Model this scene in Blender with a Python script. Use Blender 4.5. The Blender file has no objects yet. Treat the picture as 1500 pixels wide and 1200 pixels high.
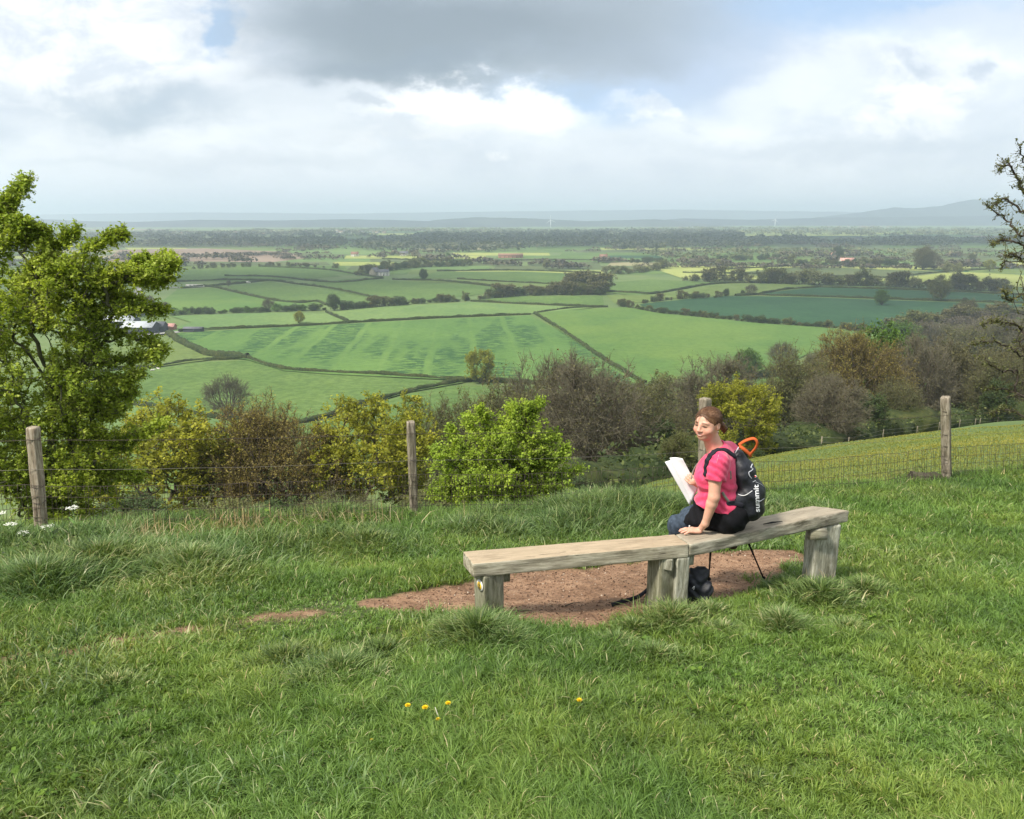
import bpy, math, random
import numpy as np
from mathutils import Vector, Matrix
random.seed(7)
RNG = np.random.default_rng(11)
SC = bpy.context.scene
COL = SC.collection
# ---------------------------------------------------------------- camera
F = 1150.0
TH = math.radians(13.8)
cT, sT = math.cos(TH), math.sin(TH)
PLAIN = -75.0
cam = bpy.data.objects.new("camera", bpy.data.cameras.new("camera"))
COL.objects.link(cam)
cam.data.sensor_width = 36.0
cam.data.sensor_fit = 'HORIZONTAL'
cam.data.lens = 36.0 * F / 1500.0
cam.data.clip_start = 0.05
cam.data.clip_end = 90000.0
cam.rotation_euler = (math.pi / 2 - TH, 0, 0)
SC.camera = cam

def ray(px, py):
    sx = (px - 750.0) / F
    sy = (600.0 - py) / F
    return np.array([sx, cT + sy * sT, -sT + sy * cT])
def at_y(px, py, Y):
    r = ray(px, py); return r * (Y / r[1])
def on_z(px, py, z=PLAIN):
    r = ray(px, py); return r * (z / r[2])

# ---------------------------------------------------------------- noise
def _h(i, j, s):
    n = (i.astype(np.int64) * 374761393 + j.astype(np.int64) * 668265263 + s * 2147483647) & 0xFFFFFFFF
    n = ((n ^ (n >> 13)) * 1274126177) & 0xFFFFFFFF
    n = n ^ (n >> 16)
    return (n & 0xFFFFFF) / float(0xFFFFFF)
def vnoise(x, y, s=0):
    x = np.asarray(x, float); y = np.asarray(y, float)
    i = np.floor(x); j = np.floor(y); fx = x - i; fy = y - j
    fx = fx * fx * (3 - 2 * fx); fy = fy * fy * (3 - 2 * fy)
    a = _h(i, j, s); b = _h(i + 1, j, s); c = _h(i, j + 1, s); d = _h(i + 1, j + 1, s)
    return (a * (1 - fx) + b * fx) * (1 - fy) + (c * (1 - fx) + d * fx) * fy
def fbm(x, y, s=0, o=4):
    t = 0; a = .5; n = 0
    for k in range(o):
        t = t + a * vnoise(np.asarray(x) * 2 ** k, np.asarray(y) * 2 ** k, s + k * 17); n += a; a *= .5
    return t / n
def sstep(a, b, x):
    t = np.clip((np.asarray(x, float) - a) / (b - a), 0, 1); return t * t * (3 - 2 * t)

# ---------------------------------------------------------------- terrain
FX = np.array([-60, -14, -4.62, -1.05, 2.35, 5.95, 16, 60.])
FY = np.array([3.0, 5.6, 7.2, 7.9, 8.9, 10.2, 14.2, 33.])
AZ = np.array([-1.2, -.7, -.25, 0.0, .10, .19, .36, .50, .62, .75, 1.2])
SL = np.array([.46, .47, .46, .43, .40, .362, .328, .300, .284, .272, .25])
def fence_y(x): return np.interp(x, FX, FY)
def near_z(x, y):
    z = -1.6 - .205 * y + .0037 * np.clip(x, 0, 12) * np.clip(y - 5, 0, 9)
    return np.where(y < 0, -1.6 - .12 * y, z)
def height(x, y, fine=True):
    x = np.asarray(x, float); y = np.asarray(y, float)
    fy = fence_y(x) - .15
    e = np.maximum(y - fy, 0)
    zn = near_z(x, np.minimum(y, fy))
    s = np.interp(x / np.maximum(y, 3.0), AZ, SL)
    ee = np.where(e < 1.6, e * e / 3.2 * .55 + e * .2, 0)
    drop = np.where(e < 1.6, (.205 + (s - .205) * e / 3.2) * e, (.205 + (s - .205) * .5) * 1.6 + s * (e - 1.6))
    z = zn - drop
    z = z + (fbm(x / 14, y / 14, 5, 3) - .5) * 1.2 * sstep(12, 40, y)
    k = 2.5   # soft floor at the plain
    z = np.where(z > PLAIN + 30, z, PLAIN + k * np.log1p(np.exp(np.clip((z - PLAIN) / k, -40, 40))))
    if fine:
        near = 1 - sstep(9, 16, np.hypot(x, y))
        z = z + near * ((fbm(x * 1.1, y * 1.1, 3, 3) - .5) * .10 + (fbm(x * 5, y * 5, 9, 2) - .5) * .03)
    return z
def H1(x, y): return float(height(np.array([x]), np.array([y]))[0])
def gpt(px, py):
    """the point of the ground seen at a pixel of the photograph"""
    r = ray(px, py)
    t = np.concatenate([np.linspace(1, 20, 900), np.geomspace(20.2, 3000, 1500)])
    P = r[None] * t[:, None]
    g = height(P[:, 0], P[:, 1])
    hitm = P[:, 2] < g
    return P[np.argmax(hitm)] if hitm.any() else on_z(px, py)

def poly_sd(x, y, poly):
    """signed distance to a polygon, negative inside"""
    P = np.asarray(poly, float)[:, :2]; Q = np.roll(P, -1, 0)
    d = np.full(np.shape(x), 1e9); ins = np.zeros(np.shape(x), bool)
    for (ax, ay), (bx, by) in zip(P, Q):
        ex, ey = bx - ax, by - ay
        t = np.clip(((x - ax) * ex + (y - ay) * ey) / (ex * ex + ey * ey + 1e-12), 0, 1)
        d = np.minimum(d, np.hypot(x - ax - t * ex, y - ay - t * ey))
        c = ((ay > y) != (by > y))
        with np.errstate(divide='ignore', invalid='ignore'):
            ins ^= c & (x < ex * (y - ay) / (by - ay + 1e-15) + ax)
    return np.where(ins, -d, d)
def line_d(x, y, pts):
    P = np.asarray(pts, float)[:, :2]; d = np.full(np.shape(x), 1e9)
    for (ax, ay), (bx, by) in zip(P[:-1], P[1:]):
        ex, ey = bx - ax, by - ay
        t = np.clip(((x - ax) * ex + (y - ay) * ey) / (ex * ex + ey * ey + 1e-12), 0, 1)
        d = np.minimum(d, np.hypot(x - ax - t * ex, y - ay - t * ey))
    return d
SOIL = [gpt(*p) for p in [(552, 884), (600, 872), (700, 856), (745, 842), (860, 826), (1000, 813), (1165, 806), (1180, 818), (1120, 856), (1040, 892), (950, 912), (860, 922), (770, 930), (700, 915), (640, 905), (615, 928), (585, 905)]]
PATH = [gpt(*p) for p in [(-80, 985), (20, 966), (150, 944), (300, 917), (420, 900), (560, 884)]]
def soil_mask(x, y):
    w = (fbm(x * 2.2, y * 2.2, 21, 4) - .5)
    m = 1 - sstep(-.10, .04, poly_sd(x, y, SOIL) + w * .75)
    p = (1 - sstep(.02, .16, line_d(x, y, PATH) + w * .28)) * sstep(.46, .56, fbm(x * 1.3 + 3, y * 1.3, 33, 3)) * .9
    return np.clip(np.maximum(m, p), 0, 1)

# ---------------------------------------------------------------- mesh helpers
def link(o, parent=None):
    COL.objects.link(o)
    if parent is not None: o.parent = parent
    return o
def mesh_np(name, V, faces_flat, sizes, mats, parent=None, attrs=None, smooth=False, loc=None):
    """V (n,3); faces_flat vertex indices; sizes per-face loop counts"""
    V = np.asarray(V, np.float32); L = np.asarray(faces_flat, np.int32); S = np.asarray(sizes, np.int32)
    me = bpy.data.meshes.new(name)
    me.vertices.add(len(V)); me.vertices.foreach_set("co", V.ravel())
    me.loops.add(len(L)); me.loops.foreach_set("vertex_index", L)
    me.polygons.add(len(S))
    st = np.concatenate([[0], np.cumsum(S)[:-1]]).astype(np.int32)
    me.polygons.foreach_set("loop_start", st)
    try: me.polygons.foreach_set("loop_total", S)
    except Exception: pass
    if smooth: me.polygons.foreach_set("use_smooth", np.ones(len(S), bool))
    for m in (mats if isinstance(mats, (list, tuple)) else [mats]): me.materials.append(m)
    for k, a in (attrs or {}).items():
        a = np.asarray(a, np.float32)
        if a.ndim == 1:
            at = me.attributes.new(k, 'FLOAT', 'POINT'); at.data.foreach_set("value", a)
        else:
            at = me.attributes.new(k, 'FLOAT_VECTOR', 'POINT'); at.data.foreach_set("vector", a[:, :3].ravel())
    me.update(calc_edges=True)
    me.validate(verbose=False)
    o = bpy.data.objects.new(name, me)
    link(o, parent)
    if loc is not None: o.location = loc
    return o
def tag(o, label=None, cat=None, group=None, kind=None):
    if label: o['label'] = label
    if cat: o['category'] = cat
    if group: o['group'] = group
    if kind: o['kind'] = kind
    return o
def empty(name, loc, label, cat, group=None, rz=0.0):
    o = bpy.data.objects.new(name, None); o.empty_display_size = .1
    COL.objects.link(o); o.location = tuple(float(v) for v in loc); o.rotation_euler = (0, 0, rz)
    return tag(o, label, cat, group)
class MB:
    """collects pieces into one mesh"""
    def __init__(s): s.V = []; s.L = []; s.S = []; s.n = 0; s.A = {}; s.mi = []
    def add(s, V, faces, **attrs):
        V = np.asarray(V, float); m = attrs.pop('mi', 0)
        for f in faces: s.L.extend([i + s.n for i in f]); s.S.append(len(f)); s.mi.append(m)
        for k, v in attrs.items(): s.A.setdefault(k, []).append(np.broadcast_to(v, (len(V),) + np.shape(v)[1:]) if np.ndim(v) else np.full(len(V), v))
        s.V.append(V); s.n += len(V); return s
    def tube(s, pts, rad, n=8, cap=True, flat=None, **attrs):
        P = np.asarray(pts, float); R = np.broadcast_to(np.asarray(rad, float), (len(P),))
        V, f = tube_geo(P, R, n, flat)
        if cap: f = f + [list(range(n))[::-1], [len(P) * n - n + i for i in range(n)]]
        return s.add(V, f, **attrs)
    def box(s, c, d, M=None, **attrs):
        c = np.asarray(c, float); d = np.asarray(d, float) / 2
        V = np.array([[x, y, z] for x in (-1, 1) for y in (-1, 1) for z in (-1, 1)], float) * d
        if M is not None: V = V @ np.asarray(M).T
        return s.add(V + c, [(0, 1, 3, 2), (4, 6, 7, 5), (0, 4, 5, 1), (2, 3, 7, 6), (0, 2, 6, 4), (1, 5, 7, 3)], **attrs)
    def build(s, name, mats, parent=None, smooth=False, loc=None):
        V = np.concatenate(s.V) if s.V else np.zeros((0, 3))
        at = {k: np.concatenate(v) for k, v in s.A.items()}
        o = mesh_np(name, V, s.L, s.S, mats, parent, {k: v for k, v in at.items() if len(v) == len(V)}, smooth, loc)
        if any(s.mi): o.data.polygons.foreach_set("material_index", np.array(s.mi, np.int32))
        return o
def tube_geo(P, R, n=8, flat=None):
    T = np.gradient(P, axis=0); T /= np.linalg.norm(T, axis=1)[:, None] + 1e-12
    up = np.array([0, 0, 1.]) if abs(T[0][2]) < .9 else np.array([1., 0, 0])
    V = []
    a = np.arange(n) * 2 * np.pi / n
    u = np.cross(T[0], up); u /= np.linalg.norm(u)
    for i in range(len(P)):
        u = u - T[i] * (u @ T[i]); u /= np.linalg.norm(u) + 1e-12
        w = np.cross(T[i], u)
        fa = 1.0 if flat is None else flat
        V.append(P[i] + R[i] * (np.cos(a)[:, None] * u + np.sin(a)[:, None] * w * fa))
    V = np.concatenate(V)
    f = [[i * n + j, i * n + (j + 1) % n, (i + 1) * n + (j + 1) % n, (i + 1) * n + j] for i in range(len(P) - 1) for j in range(n)]
    return V, f
def spline(pts, m=8):
    """Catmull-Rom through points"""
    P = np.asarray(pts, float); Q = np.vstack([2 * P[0] - P[1], P, 2 * P[-1] - P[-2]]); out = []
    for i in range(1, len(Q) - 2):
        t = np.linspace(0, 1, m, endpoint=False)[:, None]
        a, b, c, d = Q[i - 1], Q[i], Q[i + 1], Q[i + 2]
        out.append(.5 * (2 * b + (c - a) * t + (2 * a - 5 * b + 4 * c - d) * t ** 2 + (3 * b - a - 3 * c + d) * t ** 3))
    return np.vstack(out + [P[-1:]])
def bevel(o, w=.004, seg=2):
    m = o.modifiers.new("bevel", 'BEVEL'); m.width = w; m.segments = seg; m.limit_method = 'ANGLE'; return o

# ---------------------------------------------------------------- materials
def lin(c):
    """sRGB 0-255 to linear"""
    return tuple(((v / 255) / 12.92 if v / 255 <= .04045 else ((v / 255 + .055) / 1.055) ** 2.4) for v in c) + (1.0,)
class NT:
    def __init__(s, tree): s.t = tree; s.n = tree.nodes; s.l = tree.links
    def new(s, typ, **kw):
        n = s.n.new(typ)
        for k, v in kw.items(): setattr(n, k, v)
        return n
    def put(s, sock, v):
        if v is None: return
        if isinstance(v, bpy.types.NodeSocket): s.l.new(v, sock)
        else: sock.default_value = v
    def math(s, op, a, b=None, c=None, clamp=False):
        n = s.new('ShaderNodeMath', operation=op, use_clamp=clamp)
        s.put(n.inputs[0], a); s.put(n.inputs[1], b); s.put(n.inputs[2], c); return n.outputs[0]
    def vec(s, op, a, b=None, scale=None):
        n = s.new('ShaderNodeVectorMath', operation=op)
        s.put(n.inputs[0], a); s.put(n.inputs[1], b)
        if scale is not None: s.put(n.inputs['Scale'], scale)
        return n.outputs['Value'] if op in ('LENGTH', 'DOT_PRODUCT') else n.outputs[0]
    def mix(s, f, a, b, bt='MIX'):
        n = s.new('ShaderNodeMix', data_type='RGBA', blend_type=bt)
        s.put(n.inputs['Factor'], f); s.put(n.inputs[6], a); s.put(n.inputs[7], b); return n.outputs[2]
    def ramp(s, f, stops, interp='LINEAR'):
        n = s.new('ShaderNodeValToRGB'); r = n.color_ramp; r.interpolation = interp
        while len(r.elements) < len(stops): r.elements.new(.5)
        for e, (p, c) in zip(r.elements, stops): e.position = p; e.color = c if len(c) == 4 else (*c, 1)
        s.put(n.inputs[0], f); return n.outputs[0]
    def rng(s, v, a, b, c=0.0, d=1.0, kind='SMOOTHSTEP'):
        n = s.new('ShaderNodeMapRange', interpolation_type=kind)
        s.put(n.inputs[0], v); n.inputs[1].default_value = a; n.inputs[2].default_value = b
        n.inputs[3].default_value = c; n.inputs[4].default_value = d; return n.outputs[0]
    def noise(s, vec, scale, detail=4, rough=.55, dist=0, out='Fac'):
        n = s.new('ShaderNodeTexNoise'); s.put(n.inputs['Vector'], vec)
        n.inputs['Scale'].default_value = scale; n.inputs['Detail'].default_value = detail
        n.inputs['Roughness'].default_value = rough; n.inputs['Distortion'].default_value = dist
        return n.outputs[out]
    def attr(s, name, out='Fac'): return s.new('ShaderNodeAttribute', attribute_name=name).outputs[out]
    def mapping(s, v, scale=(1, 1, 1), rot=(0, 0, 0), loc=(0, 0, 0)):
        n = s.new('ShaderNodeMapping'); s.put(n.inputs[0], v)
        n.inputs['Scale'].default_value = scale; n.inputs['Rotation'].default_value = rot; n.inputs['Location'].default_value = loc
        return n.outputs[0]
    def bump(s, h, strength=.5, dist=.01):
        n = s.new('ShaderNodeBump'); n.inputs['Strength'].default_value = strength; n.inputs['Distance'].default_value = dist
        s.put(n.inputs['Height'], h); return n.outputs[0]
def material(name):
    m = bpy.data.materials.new(name); m.use_nodes = True
    t = NT(m.node_tree); b = m.node_tree.nodes['Principled BSDF']
    b.inputs['Roughness'].default_value = .85
    b.inputs['Specular IOR Level'].default_value = .25
    return m, t, b
def simple(name, c, rough=.7, spec=.3, noise_amt=.25, scale=20, metal=0, bump=0.0):
    m, t, b = material(name)
    co = t.new('ShaderNodeTexCoord').outputs['Object']
    n = t.noise(co, scale, 5)
    f = t.rng(n, .3, .7, 1 - noise_amt, 1 + noise_amt * .6, 'LINEAR')
    t.put(b.inputs['Base Color'], t.vec('SCALE', (c[0], c[1], c[2]), scale=f))
    b.inputs['Roughness'].default_value = rough; b.inputs['Specular IOR Level'].default_value = spec
    b.inputs['Metallic'].default_value = metal
    if bump: t.put(b.inputs['Normal'], t.bump(n, bump, .01))
    return m
def leaf_mat(name, stops, trans=.35, rough=.6, hue_noise=0.0):
    """stops on the per-leaf random attribute 'rnd'; diffuse plus translucent"""
    m, t, b = material(name)
    c = t.ramp(t.attr('rnd'), stops)
    geo = t.new('ShaderNodeNewGeometry').outputs['Position']
    n = t.noise(geo, hue_noise or .8, 3)
    c = t.mix(t.rng(n, .3, .7, 0, .35), c, t.vec('MULTIPLY', c, (1.35, 1.2, .75)))
    t.put(b.inputs['Base Color'], c); b.inputs['Roughness'].default_value = rough
    tr = t.new('ShaderNodeBsdfTranslucent'); t.put(tr.inputs[0], t.vec('MULTIPLY', c, (1.25, 1.25, .7)))
    mx = t.new('ShaderNodeMixShader'); mx.inputs[0].default_value = trans
    t.l.new(b.outputs[0], mx.inputs[1]); t.l.new(tr.outputs[0], mx.inputs[2])
    t.l.new(mx.outputs[0], m.node_tree.nodes['Material Output'].inputs[0])
    return m
# ---------------------------------------------------------------- render / light
SUN_EL, SUN_AZ = math.radians(50), math.radians(-128)     # azimuth clockwise from +Y: behind and to the left
SC.view_settings.view_transform = 'Standard'; SC.view_settings.look = 'None'
SC.view_settings.exposure = 0.84; SC.view_settings.gamma = 1.0
SC.render.engine = 'CYCLES'
cy = SC.cycles
cy.use_denoising = True
try: cy.denoiser = 'OPENIMAGEDENOISE'
except Exception: pass
cy.max_bounces = 6; cy.diffuse_bounces = 3; cy.glossy_bounces = 2; cy.transmission_bounces = 4
cy.volume_bounces = 1; cy.transparent_max_bounces = 8
cy.use_adaptive_sampling = True; cy.adaptive_threshold = .015
cy.sample_clamp_indirect = 6.0
SC.render.use_persistent_data = False
d = Vector((math.sin(SUN_AZ) * math.cos(SUN_EL), math.cos(SUN_AZ) * math.cos(SUN_EL), math.sin(SUN_EL)))
sun = bpy.data.objects.new("sun", bpy.data.lights.new("sun", 'SUN'))
COL.objects.link(sun); sun.location = (-20, -20, 40)
sun.data.energy = 3.3; sun.data.angle = math.radians(9); sun.data.color = (1, .94, .84)
sun.rotation_euler = d.to_track_quat('Z', 'Y').to_euler()
# ---------------------------------------------------------------- world: sky and its clouds
w = bpy.data.worlds.new("World"); SC.world = w; w.use_nodes = True
t = NT(w.node_tree); bg = w.node_tree.nodes['Background']
sky = t.new('ShaderNodeTexSky', sky_type='NISHITA', sun_disc=False, sun_elevation=SUN_EL, sun_rotation=SUN_AZ, air_density=1.0, dust_density=1.0)
dv = t.new('ShaderNodeTexCoord').outputs['Generated']
sp = t.new('ShaderNodeSeparateXYZ'); t.l.new(dv, sp.inputs[0])
yy = t.math('MAXIMUM', t.math('ABSOLUTE', sp.outputs[1]), .12)
u = t.math('DIVIDE', sp.outputs[0], yy); v = t.math('DIVIDE', sp.outputs[2], yy)
cb = t.new('ShaderNodeCombineXYZ'); t.l.new(u, cb.inputs[0]); t.l.new(v, cb.inputs[1])
uv = cb.outputs[0]
# domain warp: fine billows, flattened towards the horizon
st = t.mapping(uv, scale=(1, 1.7, 1))
w1 = t.noise(st, 7.0, 7, .58, out='Color')
w2 = t.noise(st, 26.0, 5, .6, out='Color')
off = t.vec('ADD', t.vec('SCALE', t.vec('SUBTRACT', w1, (.5, .5, .5)), scale=.15), t.vec('SCALE', t.vec('SUBTRACT', w2, (.5, .5, .5)), scale=.035))
wuv = t.vec('ADD', uv, off)
softuv = t.vec('ADD', uv, t.vec('SCALE', t.vec('SUBTRACT', w1, (.5, .5, .5)), scale=.10))
def P2(px, py): return ((px - 750) * .00081, (318 - py) * .00078)
def blob(px, py, rx, ry, a=1.25, b=.55, coords=None, rot=0.0):
    """soft ellipse in sky directions: 1 inside, 0 outside"""
    c = P2(px, py)
    q = t.vec('SUBTRACT', coords or wuv, (c[0], c[1], 0))
    q = t.mapping(q, scale=(1 / (rx * .00081), 1 / (ry * .00078), 0), rot=(0, 0, 0)) if not rot else t.mapping(t.mapping(q, rot=(0, 0, rot)), scale=(1 / (rx * .00081), 1 / (ry * .00078), 0))
    return t.rng(t.vec('LENGTH', q), a, b)
K = 6.95   # the clouds are written as radiance and scaled to the Background strength of 0.1
def rad(r, g, b, k=1.0): c = lin((r, g, b)); return (c[0] * K * k, c[1] * K * k, c[2] * K * k, 1)
n1 = t.noise(st, 4.2, 8, .55, .3)
n2 = t.noise(t.mapping(uv, scale=(1, 2.6, 1), loc=(3, 1, 0)), 9, 7, .6)
WHITE = t.mix(t.rng(t.noise(t.mapping(uv, scale=(1, 1.9, 1), loc=(1, 5, 0)), 11, 8, .62, .4), .36, .60), rad(224, 232, 243, .88), rad(255, 255, 255, 1.02))
base = t.mix(t.rng(n1, .36, .62), rad(218, 227, 240, .90), rad(248, 251, 255, 1.0))
base = t.mix(t.rng(n2, .42, .66, 0, .6), base, rad(236, 242, 249, .92))
c = base
skyb = t.vec('MULTIPLY', sky.outputs[0], (1.0, 1.0, 1.0))
BLUE = rad(176, 207, 244, .88)
def put(mask, col, amt=1.0):
    global c
    c = t.mix(t.math('MULTIPLY', mask, amt), c, col)
# broad white and grey areas
put(blob(90, 60, 330, 120, 1.3, .4, softuv), WHITE, .85)
put(blob(400, 150, 420, 60, 1.3, .3, softuv), rad(226, 233, 240, .85), .5)
put(blob(215, 152, 190, 40, 1.4, .0), rad(186, 202, 219, .86), .8)
put(blob(60, 120, 60, 40, 1.3, .3), WHITE, .6)
# blue gaps
put(blob(326, 22, 30, 46, 1.2, .4), BLUE, .9)
put(blob(850, 140, 210, 48, 1.3, .2, softuv), BLUE, .85)
put(blob(1240, 12, 340, 60, 1.3, .2, softuv), BLUE, .9)
put(blob(1010, 95, 170, 75, 1.3, .2, softuv), rad(192, 210, 238, .88), .8)
put(blob(1420, 35, 160, 40, 1.3, .3), rad(232, 238, 246, .9), .6)
# the big dark cloud overhead
put(blob(700, 10, 420, 130, 1.12, .55, softuv), rad(176, 188, 199, .80), .92)
put(blob(650, 40, 300, 80, 1.15, .3, softuv), rad(158, 170, 180, .74), .9)
put(blob(560, 98, 190, 26, 1.3, .3, softuv), rad(158, 172, 186, .74), .8)
put(blob(880, 80, 150, 40, 1.3, .3, softuv), rad(176, 188, 202, .78), .7)
# sunlit cumulus
put(blob(690, 168, 190, 50, 1.12, .62), rad(255, 255, 255, 1.05), 1)
put(blob(560, 190, 90, 22, 1.3, .2), WHITE, .9)
put(blob(620, 196, 200, 22, 1.3, .3, softuv), rad(226, 232, 240, .88), .55)
put(blob(525, 156, 34, 16, 1.2, .4), rad(203, 213, 226, .84), .7)
put(blob(1310, 152, 190, 66, 1.3, .35), WHITE, .95)
put(blob(1180, 130, 120, 60, 1.2, .4), rad(240, 245, 251, .97), .8)
put(blob(1350, 108, 60, 18, 1.4, .0, rot=.3), rad(200, 212, 228, .88), .75)
put(blob(1437, 100, 24, 20, 1.4, .0), rad(200, 212, 228, .88), .75)
put(blob(960, 170, 90, 20, 1.2, .4, rot=.35), WHITE, .8)
put(blob(930, 232, 130, 14, 1.3, .1, softuv), rad(238, 243, 250, .96), .7)
put(blob(1210, 220, 260, 13, 1.4, .0, softuv), rad(210, 220, 233, .88), .55)
put(blob(300, 230, 500, 12, 1.4, .0, softuv), rad(214, 223, 234, .90), .45)
# haze band at the horizon
low = t.rng(v, .10, -.01)
c = t.mix(t.math('MULTIPLY', low, .93), c, rad(222, 230, 243, 1.08))
# a little of the clear sky shines through the thin parts
c = t.mix(.10, c, skyb)
# below the horizon the world is the hazed land
c = t.mix(t.rng(sp.outputs[2], 0.0, -.05), c, rad(120, 140, 120, .6))
t.l.new(c, bg.inputs[0]); bg.inputs[1].default_value = .1
w.cycles.sampling_method = 'MANUAL'; w.cycles.sample_map_resolution = 512
# ---------------------------------------------------------------- haze
hb = MB().box((0, 0, (PLAIN - 1.5 + 200) / 2), (33000, 33000, 200 - (PLAIN - 1.5)))
hm = bpy.data.materials.new("haze"); hm.use_nodes = True
hn = hm.node_tree; hn.nodes.remove(hn.nodes['Principled BSDF'])
pv = hn.nodes.new('ShaderNodeVolumePrincipled')
pv.inputs['Density'].default_value = 1.7e-4
pv.inputs['Color'].default_value = (.74, .86, 1.0, 1)
pv.inputs['Anisotropy'].default_value = .2
hn.links.new(pv.outputs[0], hn.nodes['Material Output'].inputs['Volume'])
hz = hb.build('haze', hm)
tag(hz, 'thin pale blue haze lying over the whole vale', None, None, 'stuff')
try: hm.cycles.homogeneous_volume = True
except Exception: pass
# ---------------------------------------------------------------- ground sheet
def build_ground():
    a = np.concatenate([np.radians(np.arange(-48, 48.01, .34)), np.radians(np.arange(52, 308.1, 8))])
    r = [.25]
    while r[-1] < 14: r.append(r[-1] * 1.0095)
    while r[-1] < 500: r.append(r[-1] * 1.03)
    while r[-1] < 14500: r.append(r[-1] * 1.10)
    r = np.array(r); na, nr = len(a), len(r)
    R, A = np.meshgrid(r, a, indexing='ij')
    X = R * np.sin(A); Y = R * np.cos(A)
    Z = height(X, Y)
    V = np.stack([X, Y, Z], -1).reshape(-1, 3)
    V = np.vstack([V, [[0, 0, H1(0, 0)]]])
    i, j = np.meshgrid(np.arange(nr - 1), np.arange(na), indexing='ij')
    j2 = (j + 1) % na
    q = np.stack([i * na + j, (i + 1) * na + j, (i + 1) * na + j2, i * na + j2], -1).reshape(-1, 4)[:, ::-1]
    c = nr * na
    tri = np.stack([np.full(na, c), np.arange(na), (np.arange(na) + 1) % na], -1)[:, ::-1]
    L = np.concatenate([q.ravel(), tri.ravel()]); S = np.concatenate([np.full(len(q), 4), np.full(na, 3)])
    x, y = V[:, 0], V[:, 1]
    near = np.hypot(x, y) < 16
    sm = np.zeros(len(V)); sm[near] = soil_mask(x[near], y[near])
    m, t, b = material('ground')
    geo = t.new('ShaderNodeNewGeometry').outputs['Position']
    f1 = t.noise(geo, .02, 5, .6); f2 = t.noise(geo, .35, 6, .65); f3 = t.noise(geo, 9, 6, .7); f4 = t.noise(geo, 45, 4, .7)
    far = t.ramp(f1, [(.35, (.10, .15, .045)), (.5, (.125, .18, .05)), (.62, (.155, .195, .06))])
    far = t.mix(t.rng(f2, .3, .7, 0, .5), far, (.095, .15, .045, 1))
    thatch = t.ramp(f3, [(.3, (.030, .045, .014)), (.5, (.060, .085, .024)), (.7, (.12, .12, .05))])
    dist = t.vec('LENGTH', geo)
    grass = t.mix(t.rng(dist, 11, 18), thatch, far)
    soil = t.ramp(f3, [(.25, (.12, .066, .038)), (.42, (.27, .155, .090)), (.58, (.37, .225, .135)), (.75, (.48, .325, .21))])
    soil = t.mix(t.rng(f4, .54, .62), soil, (.085, .048, .03, 1))
    big = t.noise(geo, 1.6, 3, .5)
    soil = t.mix(t.rng(big, .42, .62, 0, .55), soil, t.vec('MULTIPLY', soil, (.55, .52, .5)))
    t.put(b.inputs['Base Color'], t.mix(t.attr('soil'), grass, soil))
    t.put(b.inputs['Normal'], t.bump(t.math('ADD', f3, t.math('MULTIPLY', f4, .6)), .9, .03))
    o = mesh_np('ground', V, L, S, m, None, {'soil': sm}, True)
    tag(o, 'grassy hilltop falling away to the flat farmland of the vale', None, None, 'structure')
build_ground()

# ---------------------------------------------------------------- fields on the plain
def field_mat(name, c, c2=None, var=.25, scale=.03, stripes=None, fine=.28):
    m, t, b = material(name)
    c2 = c2 or (c[0] * 1.18, c[1] * 1.12, c[2] * 1.05)
    geo = t.new('ShaderNodeNewGeometry').outputs['Position']
    col = t.mix(t.rng(t.noise(geo, scale, 5, .6), .35, .65), (*c, 1), (*c2, 1))
    n = t.noise(geo, fine, 4, .7)
    col = t.mix(t.rng(n, .38, .64, 0, min(1, var * 2.0)), col, t.vec('MULTIPLY', col, (.62, .66, .62)))
    md = t.noise(t.mapping(geo, scale=(1, .5, 1)), .06, 6, .7)
    col = t.mix(t.rng(md, .42, .66, 0, .6), col, t.vec('MULTIPLY', col, (.78, .84, .86)))
    if stripes:
        ang, w, amt = stripes
        mp = t.mapping(geo, rot=(0, 0, ang))
        sx = t.new('ShaderNodeSeparateXYZ'); t.l.new(mp, sx.inputs[0])
        wob = t.math('ADD', sx.outputs[0], t.math('MULTIPLY', t.noise(geo, .02, 2), 6))
        ph = t.math('FRACT', t.math('DIVIDE', wob, w))
        bare = t.rng(t.noise(t.mapping(geo, rot=(0, 0, ang), scale=(.10, .22, 1)), 1.4, 5, .75), .46, .53)
        band = t.rng(t.noise(t.mapping(geo, rot=(0, 0, ang), scale=(.05, .010, 1)), 1.0, 2, .5), .40, .54)
        line = t.math('MULTIPLY', t.rng(t.math('ABSOLUTE', t.math('SUBTRACT', ph, .5)), .06, .12), 1.0)
        f = t.math('MULTIPLY', t.math('MULTIPLY', bare, band), t.math('MULTIPLY', line, amt))
        col = t.mix(f, col, (.034, .085, .030, 1))
        tl = t.rng(t.math('ABSOLUTE', t.math('SUBTRACT', ph, .5)), .05, .025)
        col = t.mix(t.math('MULTIPLY', tl, .14), col, t.vec('MULTIPLY', col, (1.5, 1.25, 1.2)))
    t.put(b.inputs['Base Color'], col); b.inputs['Specular IOR Level'].default_value = .1
    b.inputs['Roughness'].default_value = 1
    return m
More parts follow.
